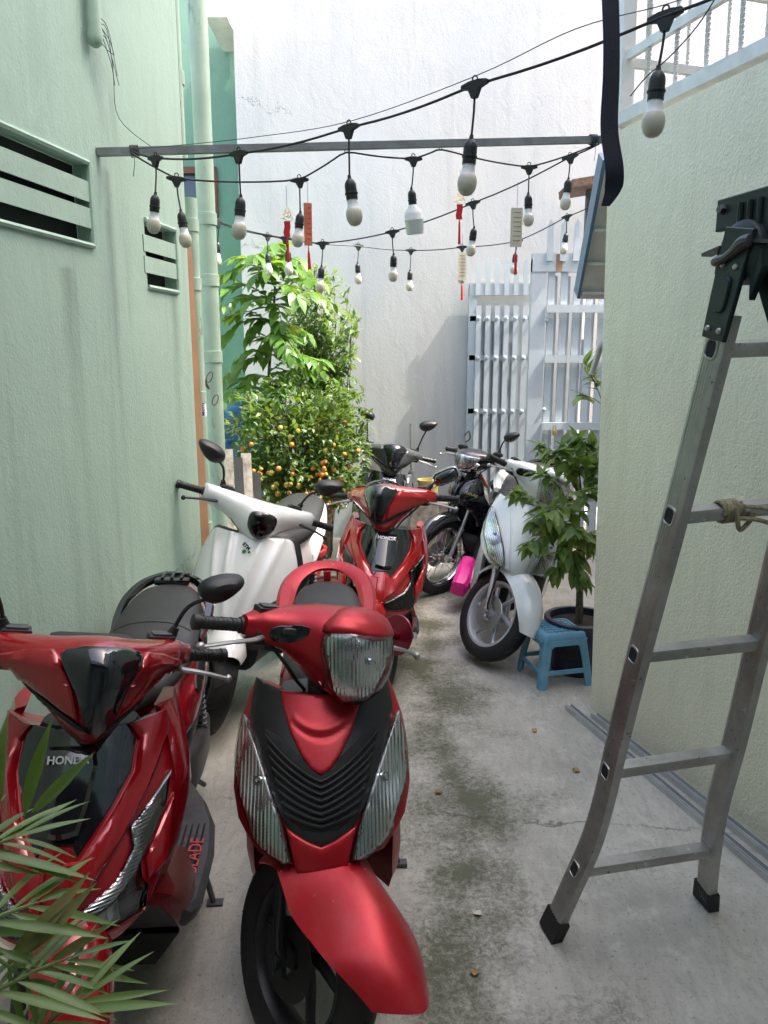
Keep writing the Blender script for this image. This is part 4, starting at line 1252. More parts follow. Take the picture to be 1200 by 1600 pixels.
    # ---- handlebar nacelle
    nac = loft([(-0.225, -0.320, 0.975, 0.020, 0.024), (-0.19, -0.326, 0.978, 0.040, 0.038), (-0.13, -0.350, 0.982, 0.066, 0.052), (-0.075, -0.395, 0.974, 0.104, 0.078), (-0.035, -0.415, 0.962, 0.124, 0.100), (0, -0.42, 0.957, 0.130, 0.106),
                (0.035, -0.415, 0.962, 0.124, 0.100), (0.075, -0.395, 0.974, 0.104, 0.078), (0.13, -0.350, 0.982, 0.066, 0.052), (0.19, -0.326, 0.978, 0.040, 0.038), (0.225, -0.320, 0.975, 0.020, 0.024)], 'X', 30, 6, 2.5)
    nsurf = ray_surf(nac, (0, 1, -0.28), lambda a, b_: (a, -1.0, b_ + 0.16))
    MB().add(nac.v, nac.f).xf(M).build('handlebar_cowl', P, root, smooth=60)
    # visor over the lamp
    def tilt(f): return lambda a, b_: f(a, b_)
    vis = [(0, 1.062), (0.05, 1.056), (0.088, 1.030), (0.096, 1.004), (0.06, 1.000), (0, 0.992)]
    panel(mirror_poly(vis), nsurf, 0.036, 0.04, 0.012, 0.008, rnd=1).xf(M).build('visor', P, root, smooth=60)
    hl = [(0, 1.008), (0.05, 1.010), (0.094, 1.006), (0.096, 0.97), (0.078, 0.915), (0.052, 0.868), (0.026, 0.848), (0, 0.844)]
    HP = mirror_poly(hl)
    lampo = panel(HP, nsurf, 0.032, 0.034, 0.010, 0.005, rnd=1, relief=lambda x, z: 0.010 * max(0, 1 - (x / 0.09) ** 2 - ((z - 0.93) / 0.08) ** 2)).xf(M).build('headlight', 'clear_lens', root, smooth=60)
    def bowl(x, z):
        r2 = (x / 0.085) ** 2 + ((z - 0.94) / 0.075) ** 2
        return 0.025 * min(1, r2) ** 0.8
    panel(inset(chaikin(HP, 1), 0.005), nsurf, 0.003, 0.003, 0.009, 0.001, relief=bowl).xf(M).build('reflector', 'lamp_chrome', lampo, smooth=35)
    q, nn = nsurf(0, 0.945)
    MB().lathe([(0.0, 0.03), (0.010, 0.028), (0.013, 0.02), (0.013, -0.01), (0.021, -0.012), (0.021, -0.02)], 16, Matrix.Translation(q - nn * 0.012) @ nn.to_track_quat('Z', 'Y').to_matrix().to_4x4()).xf(M).build('headlight_bulb', 'chrome', lampo)
    if c.get('position_lamp'):
        for s in (-1, 1):
            pp = [(s * 0.11, 1.005), (s * 0.145, 1.018), (s * 0.150, 0.985), (s * 0.12, 0.965)]
            panel(pp if s > 0 else list(reversed(pp)), nsurf, 0.006, 0.01, 0.01, 0.002).xf(M).build('position_lamp', 'reflector', root)
    # switch recess let into the cowl beside the lamp
    for s in (-1, 1):
        rc = [(0.112, 1.020), (0.178, 1.008), (0.182, 0.985), (0.165, 0.968), (0.13, 0.972), (0.112, 0.995)]
        L = [V((s * x, z)) for x, z in (rc if s > 0 else reversed(rc))]
        ro = panel(L, nsurf, 0.002, 0.004, 0.012, 0.001, rnd=1).xf(M).build('switch_recess', 'gloss_black', root, smooth=40)
        q, nn = nsurf(s * 0.140, 1.000)
        MB().box((0, 0, 0), (0.048, 0.010, 0.015), bev=0.003).xf(M @ Matrix.Translation(q + nn * 0.004)).build('fluid_plate', 'dark_metal', ro)
    bars(root, M, c, mirrors, bare_bar, zc=0.972, yc=-0.318, grip0=c.get('grip0', 0.215))

def bars(root, M, c, mirrors, bare_bar, zc=1.0, yc=-0.318, half=0.345, drop=0.0, mirror_size=(0.07, 0.038), stemx=0.165, left_label=None, grip0=0.215, levers=True):
    for s in (-1, 1):
        d = V((s, 0.16, -0.05)).normalized()
        p0 = V((s * grip0, yc + 0.0, zc))
        if bare_bar and s > 0:
            bb = MB(); bb.tube([M @ p0, M @ (p0 + d * 0.13)], 0.014, 14)
            o = bb.build('throttle_tube', 'wine_red', root)
            qd = (M.to_3x3() @ d).normalized()
            MB().lathe([(0.0, 0.0), (0.058, 0.0), (0.060, 0.003), (0.058, 0.006), (0.030, 0.008), (0.028, 0.022), (0.0, 0.024)], 30, Matrix.Translation(M @ (p0 + d * 0.062)) @ qd.to_track_quat('Z', 'Y').to_matrix().to_4x4()).build('throttle_disc', 'wine_red', o)
            MB().lathe([(0.0, 0.0), (0.011, 0.0), (0.011, 0.022), (0.008, 0.026), (0.0, 0.026)], 14, Matrix.Translation(M @ (p0 + d * 0.13)) @ qd.to_track_quat('Z', 'Y').to_matrix().to_4x4()).build('bar_end', 'chrome', o)
            MB().box(M @ (p0 + d * 0.015), (0.036, 0.036, 0.034), M.to_3x3(), bev=0.006).build('clamp', 'wine_red', o)
        else:
            make_grip(root, M @ p0, M.to_3x3() @ d)
        if levers:
            e = c.get('lever', 'cast_alloy')
            pts = [V((s * 0.175, yc - 0.030, zc - 0.012)), V((s * 0.215, yc - 0.055, zc - 0.016)), V((s * 0.275, yc - 0.058, zc - 0.024)), V((s * 0.345, yc - 0.040, zc - 0.045))]
            make_lever(root, [M @ p for p in pts], e)
            MB().box(M @ V((s * 0.180, yc - 0.022, zc - 0.018)), (0.05, 0.045, 0.034), M.to_3x3(), bev=0.008).build('lever_bracket', 'dark_underside', root)
        # cables from the lever down into the nose
        cab = [V((s * 0.17, yc - 0.03, zc - 0.02)), V((s * 0.12, yc - 0.07, zc - 0.07)), V((s * 0.06, yc - 0.05, zc - 0.12))]
        MB().tube(spline([M @ q for q in cab] + [V((s * 0.035, -0.36, 0.80)), V((s * 0.03, -0.36, 0.70))], 5), 0.0045, 6).build('cable', 'black_rubber_cord', root)
        # master cylinder / switch block set into the cowl
        rb = MB().box((s * 0.165, yc + 0.0, zc + 0.040), (0.066, 0.040, 0.026), bev=0.007)
        ro = rb.xf(M).build('brake_reservoir', 'black_plastic', root)
        MB().box((s * 0.165, yc - 0.001, zc + 0.055), (0.048, 0.026, 0.006), bev=0.002).xf(M).build('reservoir_cap', 'dark_metal', ro)
    for s, on in zip((-1, 1), mirrors):
        if not on: continue
        st = c.get('mirror_style', 'leaf')
        b_ = V((s * stemx, yc + 0.01, zc + 0.045)); e_ = V((s * (stemx + 0.03), yc + 0.0, zc + 0.13)); h_ = V((s * (stemx + 0.105), yc - 0.005, zc + 0.185))
        if c.get('mirror_tall'):
            e_ = V((s * (stemx + 0.02), yc, zc + 0.15)); h_ = V((s * (stemx + 0.05), yc - 0.005, zc + 0.25))
        make_mirror(root, b_, e_, h_, s, M, c.get('mirror_size', mirror_size), style=st, mat=c.get('mirror_mat', 'black_plastic'))

def place(root, loc, rotz, lean=0.0):
    root.location = loc
    root.rotation_euler = (0, lean, rotz)
    return root

# ---- the matt red scooter in front
A = thing('scooter', 'matt red scooter with black grille and no mirrors, nearest in the middle', 'scooter', group='scooters and motorbikes parked in the yard')
cA = dict(paint='matte_red', rail='matte_red', rear_scale=(0.95, 0.86), fender_a0=22, fender_a1=122, nose=0.125, fender_w=0.122, fender_tip=0.64, fender_side=0.11, crease=1.6, grip0=0.228, rim='black_plastic', fork='black_plastic', disc='dark_underside', flat_floor=True)  # rim, fork and disc coloured black for the shade under the fender
scooter_round(A, cA, R(38), mirrors=(False, False), bare_bar=True)
make_rear(A, cA, 'loop')
place(A, (-0.185, 2.25, 0), R(3.5), 0.0)
# ------------------------------------------------------------------ sharp-edged scooter: V panel, slanted lamps, bird-shaped bar cowl
def scooter_sharp(root, c, steer, mirrors=(True, True), badge='HONDA', drl=True, lamp_low=True):
    M = steer_M(steer)
    P = c['paint']
    S = par_surf([(0.44, -0.672, 0.452), (0.50, -0.690, 0.505), (0.58, -0.668, 0.582), (0.66, -0.618, 0.660), (0.74, -0.553, 0.738), (0.85, -0.455, 0.852)], 0.165, 0.215, 2.0)
    outer = [(0, 0.842), (0.10, 0.838), (0.172, 0.848), (0.190, 0.80), (0.214, 0.718), (0.208, 0.616), (0.205, 0.56), (0.180, 0.497), (0.10, 0.475), (0, 0.462)]
    panel(mirror_poly(outer), S, 0.0, 0.11, 0.018, 0.005, relief=lambda x, k: 0.004 * max(0, 1 - abs(x) / 0.03) if k < 0.6 else 0).build('leg_shield', P, root, smooth=35)
    bk = [(0, 0.850), (0.100, 0.846), (0.124, 0.806), (0.121, 0.765), (0.092, 0.718), (0.040, 0.646), (0.029, 0.667), (0, 0.669)]
    panel(mirror_poly(bk), S, 0.006, 0.012, 0.014, 0.002).build('front_panel', 'gloss_black', root, smooth=35)
    duct = [(0, 0.815), (0.046, 0.812), (0.055, 0.785), (0.048, 0.73), (0.038, 0.682), (0, 0.676)]
    fp = panel(mirror_poly(duct), S, 0.024, 0.026, 0.012, 0.008).build('intake_cover', 'gloss_black', root, smooth=35)
    if badge:
        p, nn = S(0, 0.793)
        text_obj(badge, 0.024, 'maker_badge', 'badge_silver', root, frame_M(p + nn * 0.026, (1, 0, 0), V((0, 0.55, 0.84))), 0.0012, bold=0.0006)
    for s in (-1, 1):
        def mir(pl): return [V((s * x, z)) for x, z in (pl if s > 0 else reversed(pl))]
        # raised wing beside the V panel
        wing = [(0.104, 0.842), (0.172, 0.852), (0.184, 0.805), (0.160, 0.735), (0.118, 0.655), (0.070, 0.590), (0.018, 0.545), (0.016, 0.640), (0.046, 0.640), (0.098, 0.712), (0.128, 0.762), (0.130, 0.806)]
        panel(mir(wing), S, 0.016, 0.018, 0.012, 0.005, relief=lambda x, k: 0.007 * math.exp(-((abs(x) - (0.045 + (k - 0.56) * 0.42)) / 0.012) ** 2)).build('front_wing', P, root, smooth=38)
        # slanted light unit
        unit = [(0.196, 0.735), (0.131, 0.668), (0.140, 0.630), (0.118, 0.582), (0.027, 0.536), (0.025, 0.498), (0.168, 0.502), (0.172, 0.545), (0.160, 0.565), (0.156, 0.595), (0.194, 0.680)]
        lo = panel(mir(unit), S, 0.013, 0.014, 0.011, 0.003).build('light_unit', 'smoke_lens' if c.get('smoke') else 'clear_lens', root, smooth=40)
        panel(inset(mir(unit), 0.002), S, 0.004, 0.006, 0.014, 0.001).build('light_housing', 'gloss_black', lo, smooth=40)
        if drl:
            strip = c.get('strip') or [(0.136, 0.664), (0.160, 0.688), (0.166, 0.655), (0.158, 0.628), (0.146, 0.598), (0.118, 0.566), (0.050, 0.536), (0.034, 0.530), (0.036, 0.538), (0.112, 0.582), (0.134, 0.612), (0.145, 0.634)]
            panel(mir(strip), S, 0.0095, 0.006, 0.010, 0.002).build('daytime_strip', 'ribbed_reflector', lo, smooth=40)
        if lamp_low:
            cell = [(0.070, 0.528), (0.120, 0.548), (0.125, 0.510), (0.066, 0.508)]
            panel(mir(cell), S, 0.0085, 0.004, 0.010, 0.001).build('headlight_cell', 'reflector', lo, smooth=40)
        # side flap that wraps back along the leg room
        fl = MB()
        prof = [(0.50, 0.176, -0.545), (0.56, 0.200, -0.50), (0.64, 0.214, -0.46), (0.72, 0.212, -0.425), (0.80, 0.190, -0.39), (0.86, 0.168, -0.36)]
        rings = []
        for z, x, y in prof:
            back = 0.12 if z < 0.66 else 0.07
            rings.append([V((s * x, y, z)), V((s * (x + 0.020), y + 0.05, z + 0.004)), V((s * (x + 0.016), y + back + 0.03, z + 0.010)), V((s * (x - 0.01), y + back + 0.03, z + 0.010)), V((s * (x - 0.02), y + 0.02, z))])
        fl.rings(rings).build('side_flap', P, root, smooth=30)
        lw_ = MB()
        rings = []
        for z, x, y, b_ in ((0.49, 0.182, -0.55, 0.20), (0.42, 0.205, -0.47, 0.20), (0.34, 0.222, -0.41, 0.15), (0.27, 0.225, -0.36, 0.10)):
            rings.append([V((s * (x - 0.02), y - 0.02, z)), V((s * x, y + 0.02, z)), V((s * (x + 0.004), y + b_, z)), V((s * (x - 0.03), y + b_, z))])
        lw_.rings(rings).build('lower_fairing', c.get('lower', P), root, smooth=30)
        p, nn = S(s * 0.19, 0.59)
        panel(mir([(0.166, 0.600), (0.206, 0.690), (0.208, 0.62), (0.204, 0.566), (0.172, 0.556)]), S, 0.012, 0.014, 0.012, 0.004).build('lamp_surround', P, root, smooth=38)
    chin = [(0, 0.530), (0.02, 0.540), (0.022, 0.494), (0.10, 0.490), (0.17, 0.494), (0.12, 0.458), (0, 0.448)]
    panel(mirror_poly(chin), S, 0.008, 0.02, 0.014, 0.004).build('chin', P, root, smooth=38)
    axle = V((0, -0.64, 0.255))
    make_wheel(root, axle, 0.255, 0.09, 'five', M, rimcol=c.get('rim', 'black_paint'))
    make_fork(root, axle, M, mat='dark_metal')
    make_fender(root, axle, M, c.get('fender', P), -8, 150, 0.288, 0.072, side=0.07, tip=0.4)
    core_fairing(root, 0.80, 0.155)
    # handlebar cowl
    half_ = [(0.0, -0.455, 0.950, 0.080, 0.122), (0.03, -0.450, 0.955, 0.078, 0.114), (0.08, -0.425, 0.972, 0.066, 0.085), (0.14, -0.380, 0.993, 0.052, 0.049), (0.20, -0.338, 0.996, 0.040, 0.034), (0.240, -0.318, 0.988, 0.020, 0.024)]
    nac = loft([(-r_[0], *r_[1:]) for r_ in reversed(half_[1:])] + half_, 'X', 34, 7, 2.6)
    MB().box((0, -0.36, 0.985), (0.20, 0.13, 0.10), bev=0.03).xf(M).build('instrument_panel', 'black_plastic', root)
    MB().add(nac.v, nac.f).xf(M).build('handlebar_cowl', P, root, smooth=50)
    ns = ray_surf(nac, (0, 1, -0.35), lambda a, b_: (a, -1.0, b_ + 0.20))
    vis = [(0, 1.040), (0.04, 1.040), (0.072, 1.033), (0.084, 1.020), (0.074, 0.998), (0.048, 0.945), (0.022, 0.872), (0, 0.845)]
    panel(mirror_poly(vis), ns, 0.020, 0.024, 0.012, 0.003, relief=lambda x, z: 0.014 * max(0, 1 - abs(x) / 0.05) * (1.0 if z < 1.0 else max(0.2, (1.05 - z) / 0.05))).xf(M).build('visor', 'gloss_black', root, smooth=40)
    for s in (-1, 1):
        wg = [(0.098, 1.034), (0.145, 1.030), (0.200, 1.018), (0.214, 1.000), (0.200, 0.976), (0.140, 0.957), (0.075, 0.905), (0.034, 0.874), (0.056, 0.945), (0.084, 1.010)]
        L = [V((s * x, z)) for x, z in (wg if s > 0 else reversed(wg))]
        panel(L, ns, 0.012, 0.014, 0.012, 0.004, relief=lambda x, z: 0.006 * math.exp(-((z - (1.0 + (abs(x) - 0.1) * 0.12)) / 0.01) ** 2)).xf(M).build('cowl_wing', P, root, smooth=38)
        tip = [(0.034, 0.868), (0.076, 0.899), (0.140, 0.951), (0.150, 0.950), (0.08, 0.893), (0.03, 0.854), (0.006, 0.846)]
        L = [V((s * x, z)) for x, z in (tip if s > 0 else reversed(tip))]
        panel(L, ns, 0.010, 0.012, 0.012, 0.003).xf(M).build('cowl_lip', 'black_plastic', root, smooth=38)
    bars(root, M, c, mirrors, False, zc=0.985, yc=-0.315, grip0=0.225, stemx=0.19)

# ------------------------------------------------------------------ plain rounded electric scooter
def scooter_plain(root, c, steer):
    M = steer_M(steer); P = c['paint']
    S = par_surf([(0.44, -0.600, 0.44), (0.52, -0.625, 0.53), (0.62, -0.60, 0.63), (0.72, -0.56, 0.73), (0.82, -0.505, 0.83), (0.90, -0.445, 0.91)], 0.165, 0.254, 2.4)
    outer = [(0, 0.895), (0.09, 0.893), (0.170, 0.887), (0.200, 0.868), (0.222, 0.82), (0.244, 0.75), (0.254, 0.68), (0.245, 0.62), (0.21, 0.56), (0.14, 0.50), (0.06, 0.47), (0, 0.465)]
    def ridg(x, k):
        a = abs(x); w = 0.055 + (0.10 - 0.055) * max(0, min(1, (k - 0.58) / 0.3)) if k > 0.58 else 0.055
        return 0.016 * math.exp(-((a - (0.012 + (k - 0.50) * 0.16)) / 0.014) ** 2) + 0.012 * math.exp(-((a - (0.062 + (k - 0.50) * 0.24)) / 0.014) ** 2)
    panel(mirror_poly(outer), S, 0.0, 0.05, 0.012, 0.010, rnd=1, relief=ridg).build('leg_shield', P, root, smooth=60)
    # dark trim behind the shield
    tr = [(0, 0.89), (0.175, 0.887), (0.214, 0.86), (0.238, 0.80), (0.266, 0.70), (0.258, 0.61), (0.20, 0.54), (0.06, 0.46), (0, 0.455)]
    S2 = lambda x, k: (S(x, k)[0] + V((0, 0.045, 0)), S(x, k)[1])
    panel(mirror_poly(tr), S2, 0.0, 0.06, 0.02, 0.006, rnd=1).build('inner_shield', 'black_plastic', root, smooth=50)
    for s in (-1, 1):
        sl = [(0.085, 0.575), (0.13, 0.60), (0.183, 0.640), (0.182, 0.628), (0.13, 0.582), (0.088, 0.566)]
        L = [V((s * x, z)) for x, z in (sl if s > 0 else reversed(sl))]
        panel(L, S, 0.006, 0.008, 0.01, 0.001, rnd=1).build('turn_signal', 'smoke_lens', root)
        panel(L, S, 0.003, 0.004, 0.01, 0.001, rnd=1).build('signal_backing', 'gloss_black', root)
    # printed badge: dark block letters over a green bar
    p, nn = S(0.012, 0.835)
    Mb = frame_M(p + nn * 0.009, V((0.85, 0, 0.5)), V((-0.4, 0.35, 0.85)))
    text_obj('ETM', 0.022, 'shield_badge', 'ink_black', root, Mb @ Matrix.Rotation(R(-62), 4, 'Z') @ Matrix.Translation((-0.004, 0.008, 0.003)), 0.0006, bold=0.0012)
    gb = MB().box((-0.012, -0.010, 0.003), (0.018, 0.014, 0.0012)).box((0.010, -0.022, 0.003), (0.012, 0.010, 0.0012))
    gb.xf(Mb).build('badge_block', 'ink_green', root, smooth=0)
    axle = V((0, -0.60, 0.235))
    make_wheel(root, axle, 0.235, 0.105, 'five', M, rimcol='dark_metal')
    make_fork(root, axle, M, spread=0.08, mat='dark_metal', top=0.6)
    make_fender(root, axle, M, P, 52, 150, 0.272, 0.082, side=0.085, tip=0.7)
    core_fairing(root, 0.84, 0.14)
    nac = loft([(-0.265, -0.312, 1.005, 0.034, 0.036), (-0.255, -0.315, 1.005, 0.040, 0.042), (-0.19, -0.330, 1.000, 0.046, 0.048), (-0.11, -0.355, 0.985, 0.066, 0.064), (-0.05, -0.385, 0.968, 0.092, 0.084), (0, -0.395, 0.962, 0.100, 0.092),
                (0.05, -0.385, 0.968, 0.092, 0.084), (0.11, -0.355, 0.985, 0.066, 0.064), (0.19, -0.330, 1.000, 0.046, 0.048), (0.255, -0.315, 1.005, 0.040, 0.042), (0.265, -0.312, 1.005, 0.034, 0.036)], 'X', 30, 6, 2.3)
    MB().add(nac.v, nac.f).xf(M).build('handlebar_cowl', P, root, smooth=60)
    ns = ray_surf(nac, (0, 1, -0.15), lambda a, b_: (a, -1.0, b_ + 0.09))
    hex_ = [(0, 1.018), (0.055, 1.008), (0.066, 0.985), (0.060, 0.935), (0.03, 0.900), (0, 0.888)]
    hp = mirror_poly(hex_)
    rimo = panel(hp, ns, 0.010, 0.014, 0.010, 0.004, rnd=1).xf(M).build('headlight', 'gloss_black', root, smooth=50)
    panel(inset(chaikin(hp, 1), 0.008), ns, 0.014, 0.004, 0.010, 0.002).xf(M).build('lens', 'smoke_lens', rimo, smooth=50)
    for xx, zz in ((-0.02, 0.965), (0.022, 0.965), (0.0, 0.93)):
        q, nn = ns(xx, zz)
        MB().box((0, 0, 0), (0.022, 0.004, 0.012), bev=0.001).xf(M @ Matrix.Translation(q + nn * 0.0125)).build('led_cell', 'dark_metal', rimo)
    q, nn = ns(0.0, 1.030)
    for dx in (-0.008, 0.008):
        lg = MB(); lg.tube([Matrix.Translation(q + nn * 0.003 + V((dx, 0, 0))) @ V((0.006 * math.cos(a * 0.6), -0.0, 0.006 * math.sin(a * 0.6))) for a in range(9)], 0.0011, 4)
        lg.xf(M).build('maker_mark', 'dark_metal', root)
    MB().tube([M @ V((0, -0.36, 0.90)), M @ V((0, -0.40, 0.80))], [0.07, 0.05], 16).build('neck_cover', P, root)
    bars(root, M, c, (True, True), False, zc=1.005, yc=-0.315, grip0=0.262, stemx=0.185)

# ------------------------------------------------------------------ underbone motorbike
def underbone(root, c, steer):
    M = steer_M(steer); P = c['paint']
    S = par_surf([(0.30, -0.47, 0.30), (0.45, -0.52, 0.47), (0.60, -0.555, 0.62), (0.72, -0.555, 0.73), (0.80, -0.50, 0.81), (0.90, -0.43, 0.90)], 0.20, 0.20, 1.5)
    for s in (-1, 1):
        sh = [(0.02, 0.83), (0.085, 0.86), (0.13, 0.79), (0.17, 0.70), (0.215, 0.58), (0.235, 0.45), (0.22, 0.33), (0.185, 0.31), (0.155, 0.42), (0.13, 0.54), (0.085, 0.62), (0.01, 0.66)]
        L = [V((s * x, z)) for x, z in (sh if s > 0 else reversed(sh))]
        panel(L, S, 0.0, 0.05, 0.02, 0.005, rnd=1).build('leg_shield', P, root, smooth=45)
        ins_ = [(0.03, 0.80), (0.085, 0.82), (0.115, 0.77), (0.14, 0.70), (0.08, 0.69), (0.02, 0.71)]
        L = [V((s * x, z)) for x, z in (ins_ if s > 0 else reversed(ins_))]
        panel(L, S, 0.010, 0.012, 0.014, 0.004, rnd=1).build('nose_panel', 'gloss_black', root, smooth=45)
        p, nn = S(s * 0.085, 0.735)
        side = V((1, 0.55 * s, 0.12 * s)) if s < 0 else V((1, 0.55, -0.12))
        text_obj('FUTURE', 0.026, 'side_decal', 'gold_metal', root, frame_M(p + nn * 0.0115, (S(s * 0.085 + 0.02, 0.735 + 0.006 * -s)[0] - S(s * 0.085 - 0.02, 0.735 + 0.006 * s)[0]), V((0, 0.5, 0.85))), 0.0008, shear=0.3)
    axle = V((0, -0.63, 0.285))
    make_wheel(root, axle, 0.285, 0.072, 'wire', M, rimcol='chrome')
    make_fork(root, axle, M, spread=0.075, top=0.75, mat='alloy')
    make_fender(root, axle, M, P, 10, 160, 0.315, 0.055, side=0.06, tip=0.5)
    loft([(0.45, 0, -0.40, 0.05, 0.06), (0.62, 0, -0.42, 0.06, 0.07), (0.80, 0, -0.37, 0.06, 0.06)], 'Z', 16, 4, 2.5).build('inner_fairing', 'black_plastic', root)
    MB().tube([V((0, -0.335, 0.98)) - AXIS_DIR * 0.5, V((0, -0.335, 0.98)) - AXIS_DIR * 0.01], 0.032, 12).build('steering_column', 'dark_underside', root)
    nac = loft([(-0.21, -0.325, 0.985, 0.020, 0.022), (-0.15, -0.345, 0.985, 0.06, 0.040), (-0.08, -0.380, 0.972, 0.10, 0.066), (0, -0.405, 0.96, 0.125, 0.088), (0.08, -0.380, 0.972, 0.10, 0.066), (0.15, -0.345, 0.985, 0.06, 0.040), (0.21, -0.325, 0.985, 0.020, 0.022)], 'X', 28, 6, 2.6)
    MB().add(nac.v, nac.f).xf(M).build('handlebar_cowl', P, root, smooth=55)
    ns = ray_surf(nac, (0, 1, -0.2), lambda a, b_: (a, -1.0, b_ + 0.12))
    hp = mirror_poly([(0, 1.0), (0.05, 0.995), (0.125, 1.000), (0.10, 0.955), (0.06, 0.905), (0, 0.890)])
    lo = panel(hp, ns, 0.012, 0.014, 0.012, 0.004, rnd=1).xf(M).build('headlight', 'clear_lens', root, smooth=50)
    panel(inset(chaikin(hp, 1), 0.004), ns, 0.003, 0.004, 0.012, 0.001).xf(M).build('reflector', 'reflector', lo, smooth=50)
    chn = mirror_poly([(0, 0.892), (0.06, 0.905), (0.10, 0.955), (0.115, 0.950), (0.07, 0.888), (0, 0.872)])
    panel(chn, ns, 0.014, 0.014, 0.012, 0.003).xf(M).build('lamp_trim', 'chrome', root, smooth=50)
    bars(root, M, c, (False, True), False, zc=0.988, yc=-0.322, mirror_size=(0.062, 0.032))

G_ = 'scooters and motorbikes parked in the yard'
# ---- glossy red sharp scooter at the left
B = thing('scooter', 'glossy red sharp-nosed scooter at the left behind the palm fronds', 'scooter', group=G_)
cB = dict(mirror_size=(0.060, 0.034), rear_scale=(0.94, 0.97), strip=[(0.134, 0.666), (0.172, 0.706), (0.184, 0.690), (0.160, 0.650), (0.163, 0.620), (0.150, 0.585), (0.118, 0.552), (0.050, 0.524), (0.032, 0.518), (0.033, 0.537), (0.114, 0.583), (0.137, 0.614), (0.143, 0.632)], paint='candy_red', rail='gloss_black', accent='black_plastic', rim='black_paint', bodyw=0.155)
scooter_sharp(B, cB, R(25))
make_rear(B, cB, 'arms')
fbt = [o for o in B.children if o.name.startswith('footboard')]
for fb in fbt:
    if fb.data.vertices[0].co.x > 0:
        text_obj('AIRBLADE', 0.055, 'mat_lettering', 'ink_red', fb, frame_M((0.205, -0.17, 0.2985), (0, 1, 0), (-1, 0, 0.06)), 0.0006)
place(B, (-0.765, 2.06, 0), R(5), R(2))

# ---- white electric scooter
C = thing('scooter', 'white rounded scooter with dark hexagonal headlight beside the green wall', 'scooter', group=G_)
cC = dict(paint='white_paint', rail='black_plastic', flat_floor=True, bodyw=0.158, rim='dark_metal', lever='black_plastic', rear_scale=(0.95, 1.06))
scooter_plain(C, cC, R(30))
make_rear(C, cC, 'none')
place(C, (-0.675, 3.845, 0.0), R(-8), R(8))

# ---- second red sharp scooter in the middle
D = thing('scooter', 'bright red scooter with one rectangular chrome mirror behind the matt red one', 'scooter', group=G_)
cD = dict(paint='bright_red', rail='gloss_black', accent='black_plastic', smoke=True, bodyw=0.155)
scooter_sharp(D, cD, R(-22), mirrors=(False, False))
make_rear(D, cD, 'arms')
MD = steer_M(R(-22))
make_mirror(D, (0.19, -0.305, 1.03), (0.22, -0.30, 1.06), (0.285, -0.31, 1.095), 1, MD, (0.062, 0.030), style='box', mat='gloss_black', glass=False)
mo = [o for o in D.children if o.name.startswith('mirror')][-1]
hd_ = V((0.285, -0.31, 1.095)); fd_ = V((-0.1, 1.0, 0.15)).normalized(); xd_ = V((1, 0, 0.42)); xd_ = (xd_ - fd_ * xd_.dot(fd_)).normalized(); zd_ = xd_.cross(fd_); zd_ = zd_ if zd_.z > 0 else -zd_
rm_ = MB(); rm_.tube([MD @ (hd_ + xd_ * (math.copysign(abs(math.cos(t_)) ** 0.5, math.cos(t_)) * 0.064) + zd_ * (math.copysign(abs(math.sin(t_)) ** 0.5, math.sin(t_)) * 0.032) + fd_ * 0.004) for t_ in [2 * math.pi * k / 32 for k in range(33)]], 0.007, 8)
rm_.build('rim', 'chrome', mo)
place(D, (-0.10, 4.20, 0), 0.0, R(8))

# ---- grey scooter at the back
E = thing('scooter', 'dark grey sharp-nosed scooter with two raised mirrors in front of the white wall', 'scooter', group=G_)
cE = dict(paint='grey_paint', rail='black_plastic', accent='candy_red', smoke=True, mirror_tall=True)
scooter_sharp(E, cE, R(4))
make_rear(E, cE, 'arms')
place(E, (-0.11, 6.06, 0), R(2), R(9))

# ---- black underbone
F = thing('motorbike', 'black underbone motorbike with gold side lettering turned towards the white wall', 'motorbike', group=G_)
cF = dict(paint='black_paint', rail='black_plastic', wheel='six', rim='alloy', rear_scale=(0.85, 0.95))
underbone(F, cF, R(-6))
make_rear(F, cF, 'arms')
place(F, (0.80, 5.84, 0), R(-42), R(8))

# ---- white scooter at the right
G = thing('scooter', 'white scooter with spoked silver front wheel turned, beside the blue stool', 'scooter', group=G_)
cG = dict(flat_floor=True, rim='wheel_silver', paint='pearl_white', rail='pearl_white', rear_scale=(0.88, 0.9), fender_a0=8, nose=0.03)
scooter_round(G, cG, R(38), mirrors=(False, True), grille=False)
make_rear(G, cG, 'loop')
place(G, (0.70, 4.73, 0), R(-8), R(12.5))
G.scale = (1.04, 1.04, 1.04)
